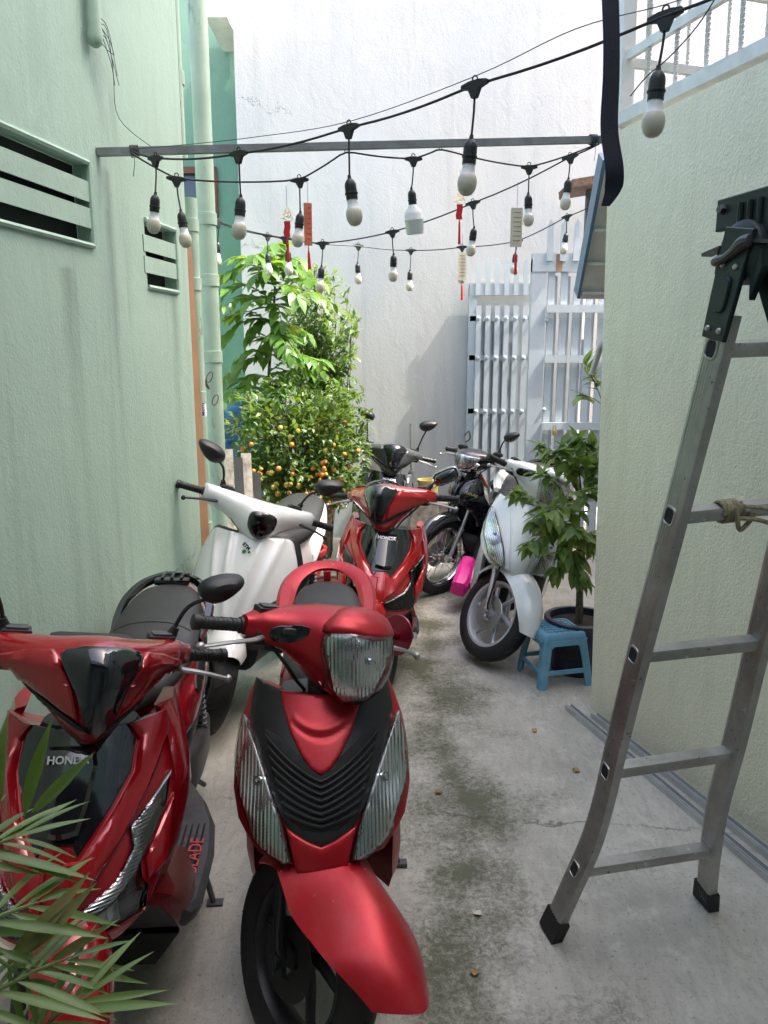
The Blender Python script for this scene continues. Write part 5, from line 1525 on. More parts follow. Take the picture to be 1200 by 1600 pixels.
# ================================================================== things in the yard
# ---- folding ladder
FT1, FT2 = atZ(865, 1462, 0), atZ(1102, 1415, 0)
HG = atY(1172, 395, 1.66)
LN = (FT2 - FT1).cross(HG - FT1).normalized()
if LN.y > 0: LN = -LN
lad = thing('folding_ladder', 'scuffed aluminium folding ladder with dark hinges standing by the lime wall', 'ladder', FT1)
Lo = Matrix.Translation(-FT1)
def onl(u, v): return atPlane(u, v, FT1, LN)
def stile(path, name, w=0.066, d=0.032):
    """box-section rail with rounded corners following the path in the ladder plane"""
    pts = spline(path, 5)
    mb = MB(); rings = []
    for i, p in enumerate(pts):
        t_ = (pts[min(i + 1, len(pts) - 1)] - pts[max(i - 1, 0)]).normalized()
        side = t_.cross(LN).normalized()
        prof = [(-1, -0.8), (-0.75, -1), (0.75, -1), (1, -0.8), (1, 0.8), (0.75, 1), (-0.75, 1), (-1, 0.8)]
        rings.append([p + side * (d / 2 * a) + LN * (w / 2 * b_) for a, b_ in prof])
    mb.rings(rings)
    o = mb.xf(Lo).build(name, 'ladder_alloy', lad, smooth=35)
    # extruded grooves along the broad outer face
    gv = MB()
    for k in (-0.55, -0.28, 0.0, 0.28, 0.55):
        gl = []
        for i, p in enumerate(pts):
            t_ = (pts[min(i + 1, len(pts) - 1)] - pts[max(i - 1, 0)]).normalized(); side = t_.cross(LN).normalized()
            gl.append(p + LN * (w / 2 * k) - side * (d / 2 + 0.0002))
        gv.tube(gl, 0.0011, 4)
    tag(gv.xf(Lo).build('groove', 'ladder_alloy', o, smooth=0), kind='stuff')
    return o, pts
left_path = [FT1 + V((0, 0, 0.035)), onl(893, 1385), onl(925, 1312), onl(946, 1240), onl(962, 1170), onl(1003, 1005), onl(1052, 820), onl(1098, 640), onl(1136, 490)]
lsO, lpts = stile(left_path, 'stile')
right_path = [FT2 + V((0, 0, 0.035)), onl(1110, 1330), onl(1123, 1250), onl(1150, 1150), onl(1195, 960), onl(1240, 770), onl(1288, 570), onl(1312, 468)]
rsO, rpts = stile(right_path, 'stile')
for (a, b_) in (((905, 1358), (1108, 1327)), ((963, 1203), (1140, 1177)), ((1010, 1022), (1190, 1003)), ((1062, 806), (1236, 788)), ((1128, 546), (1294, 540))):
    p, q = onl(*a), onl(*b_)
    d = (q - p).normalized(); up = LN.cross(d).normalized()
    if up.z < 0: up = -up
    rings = []
    prof = [(-1, -0.7), (-0.7, -1), (0.7, -1), (1, -0.7), (1, 0.6), (0.8, 1), (-0.8, 1), (-1, 0.6)]
    for e in (p, q): rings.append([e + LN * (0.021 * x) + up * (0.016 * z) for x, z in prof])
    ro = MB().rings(rings).xf(Lo).build('rung', 'ladder_alloy', lad, smooth=35)
    # pressed collar and flat dark patch for the shaded tube mouth on the outer face of the left rail
    for e, dd in ((p, -1), (q, 1)):
        i = min(range(len(lpts)), key=lambda k: (lpts[k] - e).length) if dd < 0 else min(range(len(rpts)), key=lambda k: (rpts[k] - e).length)
        pp = (lpts if dd < 0 else rpts)
        t_ = (pp[min(i + 1, len(pp) - 1)] - pp[max(i - 1, 0)]).normalized(); side = t_.cross(LN).normalized()
        if side.dot(d) * dd < 0: side = -side
        # nearest point of the rail line
        a0, a1 = pp[max(i - 1, 0)], pp[min(i + 1, len(pp) - 1)]
        k = (e - a0).dot(a1 - a0) / (a1 - a0).length_squared; base = a0.lerp(a1, k)
        fl = []
        for z_ in (0.0165,):
            ringp = [base + side * z_ + LN * (math.copysign(abs(math.cos(t2)) ** 0.6, math.cos(t2)) * 0.0185) + t_ * (math.copysign(abs(math.sin(t2)) ** 0.6, math.sin(t2)) * 0.021) for t2 in [2 * math.pi * m_ / 20 for m_ in range(21)]]
            fl.append(ringp)
        MB().tube(fl[0], 0.0036, 6).xf(Lo).build('rung_collar', 'ladder_alloy', ro)
        MB().add([x + side * 0.0012 for x in fl[0][:-1]], [tuple(range(20))]).xf(Lo).build('tube_mouth_shade', 'dark_void', ro, smooth=0)
for ft, pts in ((FT1, lpts), (FT2, rpts)):
    t_ = (pts[1] - pts[0]).normalized(); side = t_.cross(LN).normalized()
    rings = []
    for h, k in ((-0.05, 1.18), (-0.045, 1.25), (0.03, 1.2), (0.034, 1.12)):
        c_ = pts[0] + t_ * (h + 0.012)
        rg_ = [c_ + side * (0.0145 * a * k) + LN * (0.033 * b_ * k) for a, b_ in ((-1, -1), (1, -1), (1, 1), (-1, 1))]
        if h < 0: rg_ = [V((q.x, q.y, max(0.001, q.z))) for q in rg_]
        rings.append(rg_)
    MB().rings(rings).xf(Lo).build('rubber_foot', 'rubber', lad, smooth=30)
# second half of the ladder, coming down towards the camera side
top2 = HG + V((0.045, -0.02, -0.02)); ft3 = V((FT1.x + 0.46, 0.62, 0.0))
dn = (ft3 - top2).normalized()
ru = (FT2 - FT1).normalized()
s2 = MB(); s3 = MB()
WID = rpts[-1] - lpts[-1]; WID -= V((0, 0, WID.z))
for off, nm in ((V((0, 0, 0)), 'stile'), (WID, 'stile')):
    nrm = dn.cross(ru).normalized()
    prof = [(-1, -0.8), (-0.75, -1), (0.75, -1), (1, -0.8), (1, 0.8), (0.75, 1), (-0.75, 1), (-1, 0.8)]
    rings = [[e + ru * (0.013 * a) + nrm * (0.030 * b_) for a, b_ in prof] for e in (top2 + off + dn * 0.10, ft3 + off - dn * 0.01)]
    so = MB().rings(rings).xf(Lo).build(nm, 'ladder_alloy', lad, smooth=35)
    e = top2 + off + dn * 0.33
    # warning sticker
    sk = [e - ru * 0.0135 + nrm * (0.022 * a) + dn * b_ for a, b_ in ((-1, 0), (1, 0), (1, 0.16), (-1, 0.16))]
    MB().add(sk, [(0, 1, 2, 3)]).xf(Lo).build('sticker', 'ink_white', so, smooth=0)
    sk = [e - ru * 0.0142 + nrm * (0.020 * a) + dn * b_ for a, b_ in ((-1, 0.005), (1, 0.005), (1, 0.04), (-1, 0.04))]
    MB().add(sk, [(0, 1, 2, 3)]).xf(Lo).build('sticker_print', 'ink_red', so, smooth=0)
for k in range(1, 6):
    e = top2.lerp(ft3, k / 6 + 0.02)
    MB().tube([e, e + WID], 0.014, 10).xf(Lo).build('rung', 'ladder_alloy', lad)
# hinge on the left rail: cover disc, locking lever, toothed head plate, cheek plates
hx = (FT2 - FT1).normalized()                      # axis of the hinge, along the rungs
vx = V((hx.y, -hx.x, 0)).normalized()              # towards the camera
if vx.y > 0: vx = -vx
up3 = V((0, 0, 1)); fac = -hx                     # face of the hinge looks left, away from the rungs
e1 = (top2 - HG).normalized()
side3 = V((0, -1, 0)); side3 = (side3 - fac * side3.dot(fac)).normalized()
HM = frame_M(HG + V((0, 0, 0.0)) - hx * 0.016, side3, up3)   # local x towards the camera (right in view), y up, z out of the hinge face
if (HM.to_3x3() @ V((0, 0, 1))).dot(fac) < 0:
    HM = HM @ Matrix.Rotation(math.pi, 4, 'Y')
HM = HM @ Matrix.Diagonal((1.15, 1.15, 1.15, 1))
SX = 1 if (HM.to_3x3() @ V((1, 0, 0))).dot(V((0, -1, 0))) > 0 else -1
HINGE = []
def hp(mb, name, m='hinge_paint', sm=30):
    HINGE.append(mb.xf(Lo @ HM).build(name, m, lad, smooth=sm)); return HINGE[-1]
hp(MB().lathe([(0.0, 0.020), (0.022, 0.020), (0.026, 0.016), (0.040, 0.016), (0.048, 0.013), (0.054, 0.010), (0.056, 0.004), (0.056, -0.022), (0.0, -0.022)], 32), 'hinge_disc')
head = [(-0.090, 0.048), (-0.090, 0.105), (0.11, 0.105), (0.11, 0.048), (0.070, 0.048), (0.062, 0.035), (0.062, -0.02), (-0.050, -0.02), (-0.050, 0.036), (-0.060, 0.048)]
hp(MB().prism([(x * SX, y) for x, y in head], -0.018, -0.004, bev=0.002), 'head_plate')
for k in (-0.02, 0.005, 0.03): hp(MB().tube([(k * SX, 0.040, -0.002), (k * SX, 0.088, -0.002)], 0.0055, 8), 'head_rib')
hp(MB().lathe([(0.0, 0.006), (0.008, 0.006), (0.009, 0.0), (0.009, -0.006)], 6, Matrix.Translation((-0.07 * SX, 0.085, 0.0))), 'bolt', 'dark_metal')
# cheek plates riveted to the two rails
for dirv, sg in (((left_path[-2] - HG).normalized(), -1), (dn, 1)):
    tdir = -dirv
    if sg < 0:
        org = lpts[-1]; tdir = (lpts[-1] - lpts[-4]).normalized(); outn = -(tdir.cross(LN)); outn = outn if outn.dot(-hx) > 0 else -outn
    else:
        org = top2 + dn * 0.10; outn = -(ru - dn * ru.dot(dn))
    outn = (outn - tdir * outn.dot(tdir)).normalized()
    CM = frame_M(org + outn * 0.0165, tdir.cross(outn), tdir)
    def cp(mb, name, m='hinge_paint', sm=30):
        HINGE.append(mb.xf(Lo @ CM).build(name, m, lad, smooth=sm)); return HINGE[-1]
    ck = [(-0.044, 0.17), (0.044, 0.17), (0.040, 0.03), (0.036, -0.055), (-0.036, -0.055), (-0.040, 0.03)]
    cp(MB().prism(ck, -0.004, 0.006, bev=0.002), 'cheek_plate')
    cp(MB().prism(chaikin([(-0.018, 0.075), (0.018, 0.075), (0.020, 0.04), (0.018, 0.0), (-0.018, 0.0), (-0.020, 0.04)], 2), 0.004, 0.012, bev=0.003), 'cheek_boss')
    for x, y in ((-0.022, 0.095), (0.020, 0.095), (-0.020, -0.035), (0.018, -0.035)):
        cp(MB().lathe([(0.0, 0.012), (0.005, 0.011), (0.007, 0.008), (0.007, 0.004)], 10, Matrix.Translation((x, y, 0))), 'rivet', 'cast_alloy')
    hp(MB().prism([(sg * 0.030 * SX * 1.0, 0.0), (sg * 0.060 * SX, 0.010), (sg * 0.064 * SX, -0.03), (sg * 0.036 * SX, -0.085)], -0.004, 0.010, bev=0.002), 'release_arm')
    hp(MB().box((sg * 0.068 * SX, 0.010, 0.008), (0.05, 0.006, 0.022), Matrix.Rotation(-0.15 * sg * SX, 4, 'Z')), 'release_tab', 'dark_metal')
hp(MB().tube(spline([(-0.046 * SX, -0.012, 0.024), (-0.02 * SX, -0.010, 0.026), (0.006 * SX, 0.0, 0.026), (0.030 * SX, 0.012, 0.026), (0.044 * SX, 0.014, 0.024)], 4), [0.008, 0.009, 0.010, 0.010, 0.009, 0.008, 0.008, 0.008, 0.009, 0.010, 0.011, 0.012, 0.012, 0.012, 0.012, 0.011, 0.010], 10), 'locking_lever', 'dark_metal')

for h_ in HINGE:          # the same hinge on the other pair of rails
    c_ = h_.copy(); COL.objects.link(c_); c_.parent = lad; c_.location = WID

# ---- rope tied on the ladder rung
ra, rb_ = onl(1062, 806), onl(1236, 788)
rp_ = thing('rope', 'olive rope knotted round the ladder rung', 'rope', ra)
Rm = Matrix.Translation(-ra); rd = (rb_ - ra).normalized(); ru_ = LN.cross(rd).normalized()
r1 = MB()
pts = []
for k in range(64):
    q = k / 63; a = q * 5.2 * 2 * math.pi
    pts.append(ra.lerp(rb_, 0.34 + 0.16 * q) + (LN * math.cos(a) + ru_ * math.sin(a)) * 0.0245)
r1.tube(pts, 0.0055, 7)
r1.xf(Rm).build('coil', 'rope', rp_)
r2 = MB()
k0 = ra.lerp(rb_, 0.42)
r2.tube(spline([k0 + LN * 0.030 + ru_ * 0.02, k0 + LN * 0.040 - ru_ * 0.01, k0 + LN * 0.036 - ru_ * 0.035 + rd * 0.015, k0 + LN * 0.03 - ru_ * 0.02 + rd * 0.04, k0 + LN * 0.032 + ru_ * 0.004 + rd * 0.05], 6), 0.0058, 7)
r2.tube(spline([k0 + LN * 0.034 - ru_ * 0.005, k0 + LN * 0.036 - ru_ * 0.012 + rd * 0.05, k0 + LN * 0.03 - ru_ * 0.030 + rd * 0.10, k0 + LN * 0.02 - ru_ * 0.07 + rd * 0.17], 6), 0.0055, 7)
r2.tube(spline([k0 + LN * 0.030 + ru_ * 0.022 + rd * 0.02, k0 + LN * 0.034 + ru_ * 0.018 + rd * 0.05, k0 + LN * 0.034 + ru_ * 0.012 + rd * 0.09, k0 + LN * 0.03 + ru_ * 0.016 + rd * 0.14, k0 + LN * 0.028 - ru_ * 0.01 + rd * 0.20], 6), 0.0055, 7)
r2.xf(Rm).build('knot', 'rope', rp_)

# ---- aluminium window tracks lying along the foot of the wall
prof_u = [(-0.022, 0.001), (0.022, 0.001), (0.022, 0.026), (0.018, 0.026), (0.018, 0.008), (0.003, 0.008), (0.003, 0.020), (-0.003, 0.020), (-0.003, 0.008), (-0.018, 0.008), (-0.018, 0.026), (-0.022, 0.026)]
for k, (off, s0, s1, tilt_, where) in enumerate(((0.045, 0.10, 2.1, 0.0, 'the one close against the lime wall'), (0.115, -0.02, 2.2, 0.012, 'the one farther from the lime wall'))):
    rings = []
    for s in (s0, s1):
        o_ = rw_pt(s, 0, off + tilt_ * s)
        rings.append([o_ + RWN * x + V((0, 0, z)) for x, z in [(x_ * 0.8, z_) for x_, z_ in prof_u]])
    t = MB().rings(rings).build('aluminium_track', 'mill_alloy', smooth=0)
    tag(t, 'long aluminium window track on the floor, ' + where, 'track', 'aluminium tracks along the wall')

# ---- blue plastic stool
sc_ = atZ(866, 1060, 0.0)
st = thing('plastic_stool', 'small faded blue plastic stool beside the lime wall', 'stool', (sc_.x, sc_.y + 0.02, 0), (0, 0, R(14)))
H = 0.285
def rsq(a, z, n=6, r=0.25):
    out = []
    for cx_, cy_, a0 in ((1, 1, 0), (-1, 1, 90), (-1, -1, 180), (1, -1, 270)):
        for k in range(n):
            th = R(a0 + 90 * k / (n - 1)); out.append(V(((cx_ * (1 - r) + r * math.cos(th)) * a, (cy_ * (1 - r) + r * math.sin(th)) * a, z)))
    return out
tp = MB().rings([rsq(0.124, H - 0.045), rsq(0.124, H - 0.03), rsq(0.120, H - 0.008), rsq(0.112, H), rsq(0.098, H + 0.0005), rsq(0.095, H - 0.004)], cap0=False)
top_ = tp.build('seat_top', 'blue_plastic', st, smooth=40)
gr = MB()
for k in range(-2, 3):
    gr.box((k * 0.034, 0, H - 0.0025), (0.004, 0.17, 0.004)); gr.box((0, k * 0.034, H - 0.002), (0.17, 0.004, 0.004))
tag(gr.build('seat_grid', 'blue_plastic', top_, smooth=0), kind='stuff')
for sx in (-1, 1):
    for sy in (-1, 1):
        lg = MB(); rings = []
        for z, o_, w in ((H - 0.03, 0.120, 0.060), (H - 0.08, 0.126, 0.046), (0.10, 0.140, 0.042), (0.0, 0.150, 0.040)):
            c = V((sx * o_, sy * o_, z)); t_ = 0.010
            rings.append([V((sx * o_, sy * (o_ - w), z)), V((sx * o_, sy * (o_ - 0.008), z)), V((sx * (o_ - 0.008), sy * o_, z)), V((sx * (o_ - w), sy * o_, z)), V((sx * (o_ - w), sy * (o_ - t_), z)), V((sx * (o_ - 0.014), sy * (o_ - t_ - 0.004), z)), V((sx * (o_ - t_), sy * (o_ - 0.016), z)), V((sx * (o_ - t_), sy * (o_ - w), z))])
        lg.rings(rings).build('leg', 'blue_plastic', st, smooth=25)
for a in range(4):
    Rz = Matrix.Rotation(R(90 * a), 4, 'Z')
    MB().box((0, 0.137, 0.085), (0.20, 0.010, 0.024), bev=0.002).xf(Rz).build('stretcher', 'blue_plastic', st, smooth=25)
    ap = [(-0.115, H - 0.035), (0.115, H - 0.035), (0.082, H - 0.075), (0.065, H - 0.062), (-0.065, H - 0.062), (-0.082, H - 0.075)]
    MB().rings([[V((x, 0.120, z)) for x, z in ap], [V((x, 0.128, z)) for x, z in ap]]).xf(Rz).build('apron', 'blue_plastic', st, smooth=25)

# ---- pink cloth bundle on the ground by the white scooter
pk = atZ(727, 905, 0.10)
po = loft([(-0.105, 0, 0.0, 0.040, 0.045), (-0.09, 0, 0.0, 0.056, 0.060), (0.0, 0.005, 0.004, 0.060, 0.064), (0.10, 0.0, 0.0, 0.058, 0.060), (0.20, 0.0, 0.0, 0.05, 0.056)], 'Y', 10, 4, 3.4)
for v_ in po.v: v_ += V((random.uniform(-1, 1), random.uniform(-1, 1), random.uniform(-1, 1))) * 0.004
tag(po.xf(Matrix.Translation((0.525, 5.0, 0.20)) @ Matrix.Rotation(R(-14), 4, 'Z') @ Matrix.Rotation(R(14), 4, 'Y') @ Matrix.Rotation(R(24), 4, 'X')).build('pink_bundle', 'pink_plastic', smooth=20), 'hot pink plastic wrapped bundle beside the white scooter', 'bundle')

# ---- carrier bag hanging from the black motorbike
bp = atY(745, 785, 5.50)
bg = thing('carrier_bag', 'white printed plastic carrier bag hanging from the black motorbike', 'bag', bp)
bgm = loft([(-0.17, 0, 0, 0.060, 0.030), (-0.14, 0, 0, 0.085, 0.045), (-0.04, 0.005, 0, 0.090, 0.050), (0.06, 0, 0, 0.075, 0.040), (0.12, 0, 0, 0.050, 0.020)], 'Z', 18, 4, 2.6)
random.seed(5)
for v_ in bgm.v: v_ += V((random.uniform(-1, 1), random.uniform(-1, 1), random.uniform(-1, 1))) * 0.005
bgm.build('film', 'white_plastic', bg, smooth=25)
for s in (-1, 1):
    MB().tube(spline([(s * 0.04, 0, 0.11), (s * 0.03, 0, 0.17), (0.0, 0.01, 0.205)], 5), 0.006, 6, flat=(2.2, 0.5)).build('handle', 'white_plastic', bg)
Mt = frame_M((0.012, -0.058, -0.03), (1, 0, 0.12), (0, 0.05, 1))
text_obj('lai I', 0.052, 'print', 'ink_black', bg, Mt, 0.0006, bold=0.001)
for k in range(2):       # unreadable script below the large print
    MB().tube([Mt @ V((-0.035 + 0.007 * i, -0.032 - 0.014 * k + 0.004 * math.sin(i * 2.3 + k), 0.001)) for i in range(12)], 0.0012, 4).build('print', 'ink_black', bg)
MB().box((-0.045, -0.02, 0.11), (0.05, 0.03, 0.05), bev=0.012).build('red_packet', 'red_paper', bg)
MB().box((0.045, -0.01, 0.16), (0.024, 0.024, 0.12), Matrix.Rotation(R(-30), 4, 'Y'), bev=0.008).build('orange_handle', 'orange_paper', bg)

# ---- steel bar across the yard
ba = atPlane(152, 238, LW0, LWN); bb_ = atY(945, 218, 3.50)
bar = bar_mb(ba, bb_, 0.026, 0.026)
tag(bar.build('steel_bar', 'bar_steel', smooth=0), 'square steel bar spanning the yard overhead between both walls', 'bar')
def bar_at(u):
    best = min((abs(600 + FPX * p.x / ((p - V((0, 0, CAMH))).dot(V((0, CP, -SP)))) - u), p) for p in [ba.lerp(bb_, k / 200) for k in range(201)])
    return best[1]
# binding wires round the bar
for u, nm in ((205, 'left'), (920, 'right')):
    p = bar_at(u); w = MB(); dd = (bb_ - ba).normalized()
    s1_ = dd.orthogonal().normalized(); s2_ = dd.cross(s1_)
    pts = [p + dd * (0.03 * k / 60) + (s1_ * math.cos(k * 0.8) + s2_ * math.sin(k * 0.8)) * 0.021 for k in range(60)]
    w.tube(pts, 0.0016, 4)
    w.tube(spline([p, p + V((0.02, -0.02, -0.03)), p + V((0.015, -0.03, -0.09))], 4), 0.0014, 4)
    tag(w.build('binding_wire', 'thin_wire'), 'thin wire wound round the %s end of the overhead steel bar' % nm, 'wire')

# ---- festoon strings
def bulb_set(par, p, drop, wide=False, swing=0.0):
    """junction, drop cord, socket and lamp hanging at p"""
    tj = MB()
    j = [(-0.030, 0.004), (-0.030, -0.008), (-0.014, -0.016), (-0.007, -0.038), (0.007, -0.038), (0.014, -0.016), (0.030, -0.008), (0.030, 0.004), (0.012, 0.010), (-0.012, 0.010)]
    return j
def festoon(name, label, anchors, label_extra=None):
    """anchors: (u, v, t, kind, drop) kind: 'T' lamp junction, 'tie' or 'end'"""
    P3 = [atT(u, v, t) for u, v, t, *_ in anchors]
    root = thing(name, label, 'string lights', P3[0], group='festoon light strings')
    base = Matrix.Translation(-P3[0])
    path = []
    for i in range(len(P3) - 1):
        a, b_ = P3[i], P3[i + 1]; L = (b_ - a).length
        for k in range(8):
            q = k / 8; sag = -4 * q * (1 - q) * L * 0.022
            path.append(a.lerp(b_, q) + V((0, 0, sag)))
    path.append(P3[-1])
    sm = []
    for i in range(len(path)):
        a, b_, c = path[max(i - 1, 0)], path[i], path[min(i + 1, len(path) - 1)]
        sm.append(a * 0.25 + b_ * 0.5 + c * 0.25)
    MB().tube(sm, 0.0034, 8).xf(base).build('cord', 'black_rubber_cord', root)
    for i, an in enumerate(anchors):
        if an[3] == 'end': continue
        p = P3[i]
        if an[3] == 'tie': 
            MB().tube([p + V((-0.006, 0, -0.004)), p + V((0.004, 0, 0.012)), p + V((0.006, 0, -0.002))], 0.0016, 4).xf(base).build('tie', 'thin_wire', root)
            continue
        drop = an[4]; wide = an[5] if len(an) > 5 else None
        d = (P3[min(i + 1, len(P3) - 1)] - P3[max(i - 1, 0)]); d.z *= 0.5; d = d.normalized()
        yv = V((0, 0, 1)); yv = (yv - d * yv.dot(d)).normalized(); Mj = frame_M(p, d, yv)
        tj = MB(); j = [(-0.036, 0.0035), (-0.036, -0.0045), (-0.016, -0.010), (-0.0065, -0.030), (0.0065, -0.030), (0.016, -0.010), (0.036, -0.0045), (0.036, 0.0035), (0.014, 0.008), (-0.014, 0.008)]
        tj.prism(j, -0.007, 0.007, Mj, bev=0.002)
        tj.tube([Mj @ V((0.007 * math.cos(a), 0.012 + 0.007 * math.sin(a), 0)) for a in [2 * math.pi * k / 12 for k in range(13)]], 0.002, 5)
        to = tj.xf(base).build('junction', 'black_plastic', root, smooth=30)
        sw = V((random.uniform(-0.01, 0.012), random.uniform(-0.01, 0.01), 0))
        e = p + V((0, 0, -drop)) + sw
        MB().tube(spline([p + V((0, 0, -0.02)), p + V((0, 0, -drop * 0.5)) + sw * 0.2, e + V((0, 0, 0.004))], 5), 0.0028, 7).xf(base).build('drop_cord', 'black_rubber_cord', root)
        Ms = Matrix.Translation(e) @ Matrix.Rotation(random.uniform(-0.13, 0.13), 4, 'Y') @ Matrix.Rotation(random.uniform(-0.1, 0.1), 4, 'X')
        so = MB().lathe([(0.0, 0.010), (0.0045, 0.010), (0.006, 0.0), (0.011, -0.004), (0.0155, -0.012), (0.0165, -0.020), (0.0165, -0.036), (0.0185, -0.037), (0.0185, -0.041), (0.0165, -0.042), (0.0165, -0.056), (0.0, -0.056)], 20, Ms).xf(base).build('socket', 'black_plastic', root)
        if wide:
            prof = [(0.0, -0.050), (0.015, -0.052), (0.018, -0.062), (0.032, -0.080), (0.037, -0.095), (0.0375, -0.110), (0.0385, -0.112), (0.0385, -0.116), (0.037, -0.118), (0.036, -0.160), (0.032, -0.168), (0.0, -0.170)]
            bm_ = 'white_plastic'
        else:
            prof = [(0.0, -0.050), (0.0140, -0.052), (0.0150, -0.066), (0.0168, -0.078), (0.0205, -0.082), (0.0225, -0.088), (0.0236, -0.096), (0.0228, -0.106), (0.0195, -0.116), (0.0135, -0.1235), (0.006, -0.1265), (0.0, -0.127)]
            bm_ = 'bulb_white'
        lb = MB().lathe(prof, 24, Ms).xf(base).build('bulb', bm_, root)
        if not wide:
            MB().lathe([(0.0142, -0.0525), (0.0153, -0.066), (0.0171, -0.0782), (0.0196, -0.0806)], 24, Ms).xf(base).build('bulb_collar', 'white_plastic', lb)
    return root
random.seed(21)
festoon('string_light', 'nearest festoon string sweeping up to the top right corner',
        [(1260, -70, 1.30, 'end'), (1040, 24, 1.54, 'T', 0.10), (742, 132, 1.80, 'T', 0.118), (545, 199, 2.13, 'T', 0.135), (373, 240, 2.38, 'T', 0.130), (243, 247, 2.62, 'T', 0.12), (205, 236, 2.70, 'end')])
festoon('string_light', 'festoon string looped along the steel bar with one large lamp',
        [(203, 238, 2.72, 'end'), (276, 279, 2.80, 'T', 0.115), (468, 281, 2.98, 'T', 0.125), (540, 236, 2.96, 'tie'), (646, 248, 3.05, 'T', 0.115, True), (688, 232, 3.06, 'tie'), (827, 261, 3.22, 'T', 0.11), (935, 224, 3.24, 'end')])
festoon('string_light', 'festoon string slanting from the right wall down behind the steel bar',
        [(938, 224, 3.24, 'end'), (891, 245, 3.32, 'T', 0.095), (739, 317, 3.62, 'T', 0.115), (613, 362, 3.78, 'T', 0.11), (504, 380, 3.85, 'T', 0.115), (446, 372, 4.0, 'T', 0.06), (342, 347, 4.12, 'end')])
festoon('string_light', 'farthest thin festoon string hanging across the white wall',
        [(932, 318, 4.5, 'end'), (886, 338, 4.75, 'T', 0.10), (808, 377, 4.9, 'T', 0.075), (722, 386, 4.95, 'T', 0.10), (642, 391, 5.0, 'T', 0.13), (560, 384, 4.9, 'T', 0.11), (418, 368, 4.5, 'T', 0.10), (341, 348, 4.15, 'T', 0.10), (328, 340, 4.1, 'end')])
# bare carrier wire above the first string
cw = MB().tube(spline([atT(205, 233, 2.72), atT(290, 226, 2.6), atT(400, 214, 2.4), atT(545, 190, 2.14), atT(740, 120, 1.82), atT(900, 45, 1.66), atT(1050, 4, 1.55), atT(1150, -40, 1.45)], 6), 0.0012, 5)
tag(cw.build('carrier_wire', 'thin_wire'), 'thin carrier wire running above the nearest festoon string', 'wire')
cw = MB().tube(spline([atT(985, 150, 1.75), atT(1010, 120, 1.7), atT(1045, 90, 1.62), atT(1090, 40, 1.55), atT(1125, -15, 1.5)], 5), 0.0015, 5)
tag(cw.build('loose_wire', 'thin_wire'), 'loose wire crossing the bars of the cage at the top right', 'wire')

# ---- lucky charms hanging from the strings
def charm(u, v, t, kind, label, s=1.0):
    p = atT(u, v, t)
    o = thing('lucky_charm', label, 'charm', p, group='lucky charms on the light strings')
    z = 0.0
    MB().tube([(0, 0, 0), (0.001, 0, -0.08 * s)], 0.0009, 4).build('thread', 'thin_wire', o)
    z = -0.08 * s
    if kind == 'knot':
        k = MB()
        for q in range(3):
            w = 0.010 + 0.006 * q; zz = z - 0.012 - 0.014 * q
            k.tube([V((w * s * math.cos(a), 0.002 * math.sin(2 * a), zz + 0.008 * s * math.sin(a) + 0.006 * math.sin(2 * a))) for a in [2 * math.pi * i / 16 for i in range(17)]], 0.0016, 5)
        k.build('gold_knot', 'gold_metal', o)
        z -= 0.052 * s
        pts = [(-0.012, 0), (0.012, 0), (0.014, -0.02), (0.010, -0.04), (0.013, -0.058), (-0.012, -0.058), (-0.015, -0.04), (-0.010, -0.02)]
        MB().prism([(x * s, y * s) for x, y in pts], -0.003, 0.003, frame_M((0, 0, z), (1, 0, 0), (0, 0, 1))).build('red_block', 'red_paper', o, smooth=0)
        z -= 0.065 * s
        MB().tube([(0, 0, z + 0.01), (0.001, 0, z - 0.01), (0.002, 0, z - 0.09 * s)], [0.001, 0.004, 0.006], 8).build('tassel', 'red_paper', o)
    else:
        m_ = 'orange_paper' if kind == 'orange' else 'cream_paper'
        w, h = (0.016, 0.16) if kind == 'orange' else (0.020, 0.125)
        MB().box((0, 0, z - h * s / 2), (w * 2 * s, 0.0012, h * s), Matrix.Rotation(R(12 if kind == 'orange' else 4), 4, 'Z')).build('card', m_, o, smooth=0)
        st_ = MB()
        for q in range(7): st_.box((0, -0.0012, z - h * s * (0.12 + 0.12 * q)), (w * 1.5 * s, 0.0006, 0.0018))
        tag(st_.build('stitching', 'thin_wire' if kind != 'orange' else 'red_paper', o, smooth=0), kind='stuff')
        z -= h * s
        MB().tube([(0, 0, z), (0.001, 0, z - 0.014 * s)], 0.002, 5).build('loop', 'dark_metal', o)
        MB().tube([(0, 0, z - 0.012 * s), (0.001, 0, z - 0.03 * s), (0.003, 0, z - 0.09 * s)], [0.0015, 0.005, 0.007], 8).build('tassel', 'red_paper', o)
charm(447, 290, 3.0, 'knot', 'gold and red knotted charm hanging in front of the plants')
charm(480, 283, 3.0, 'orange', 'orange paper charm with red tassel beside the second string lamp')
charm(719, 265, 3.1, 'knot', 'gold and red charm hanging over the white wall')
charm(723, 366, 4.1, 'cream', 'woven cream card charm hanging in front of the gate spikes', 1.15)
charm(809, 285, 3.2, 'cream', 'woven cream card charm near the right end of the strings', 1.25)

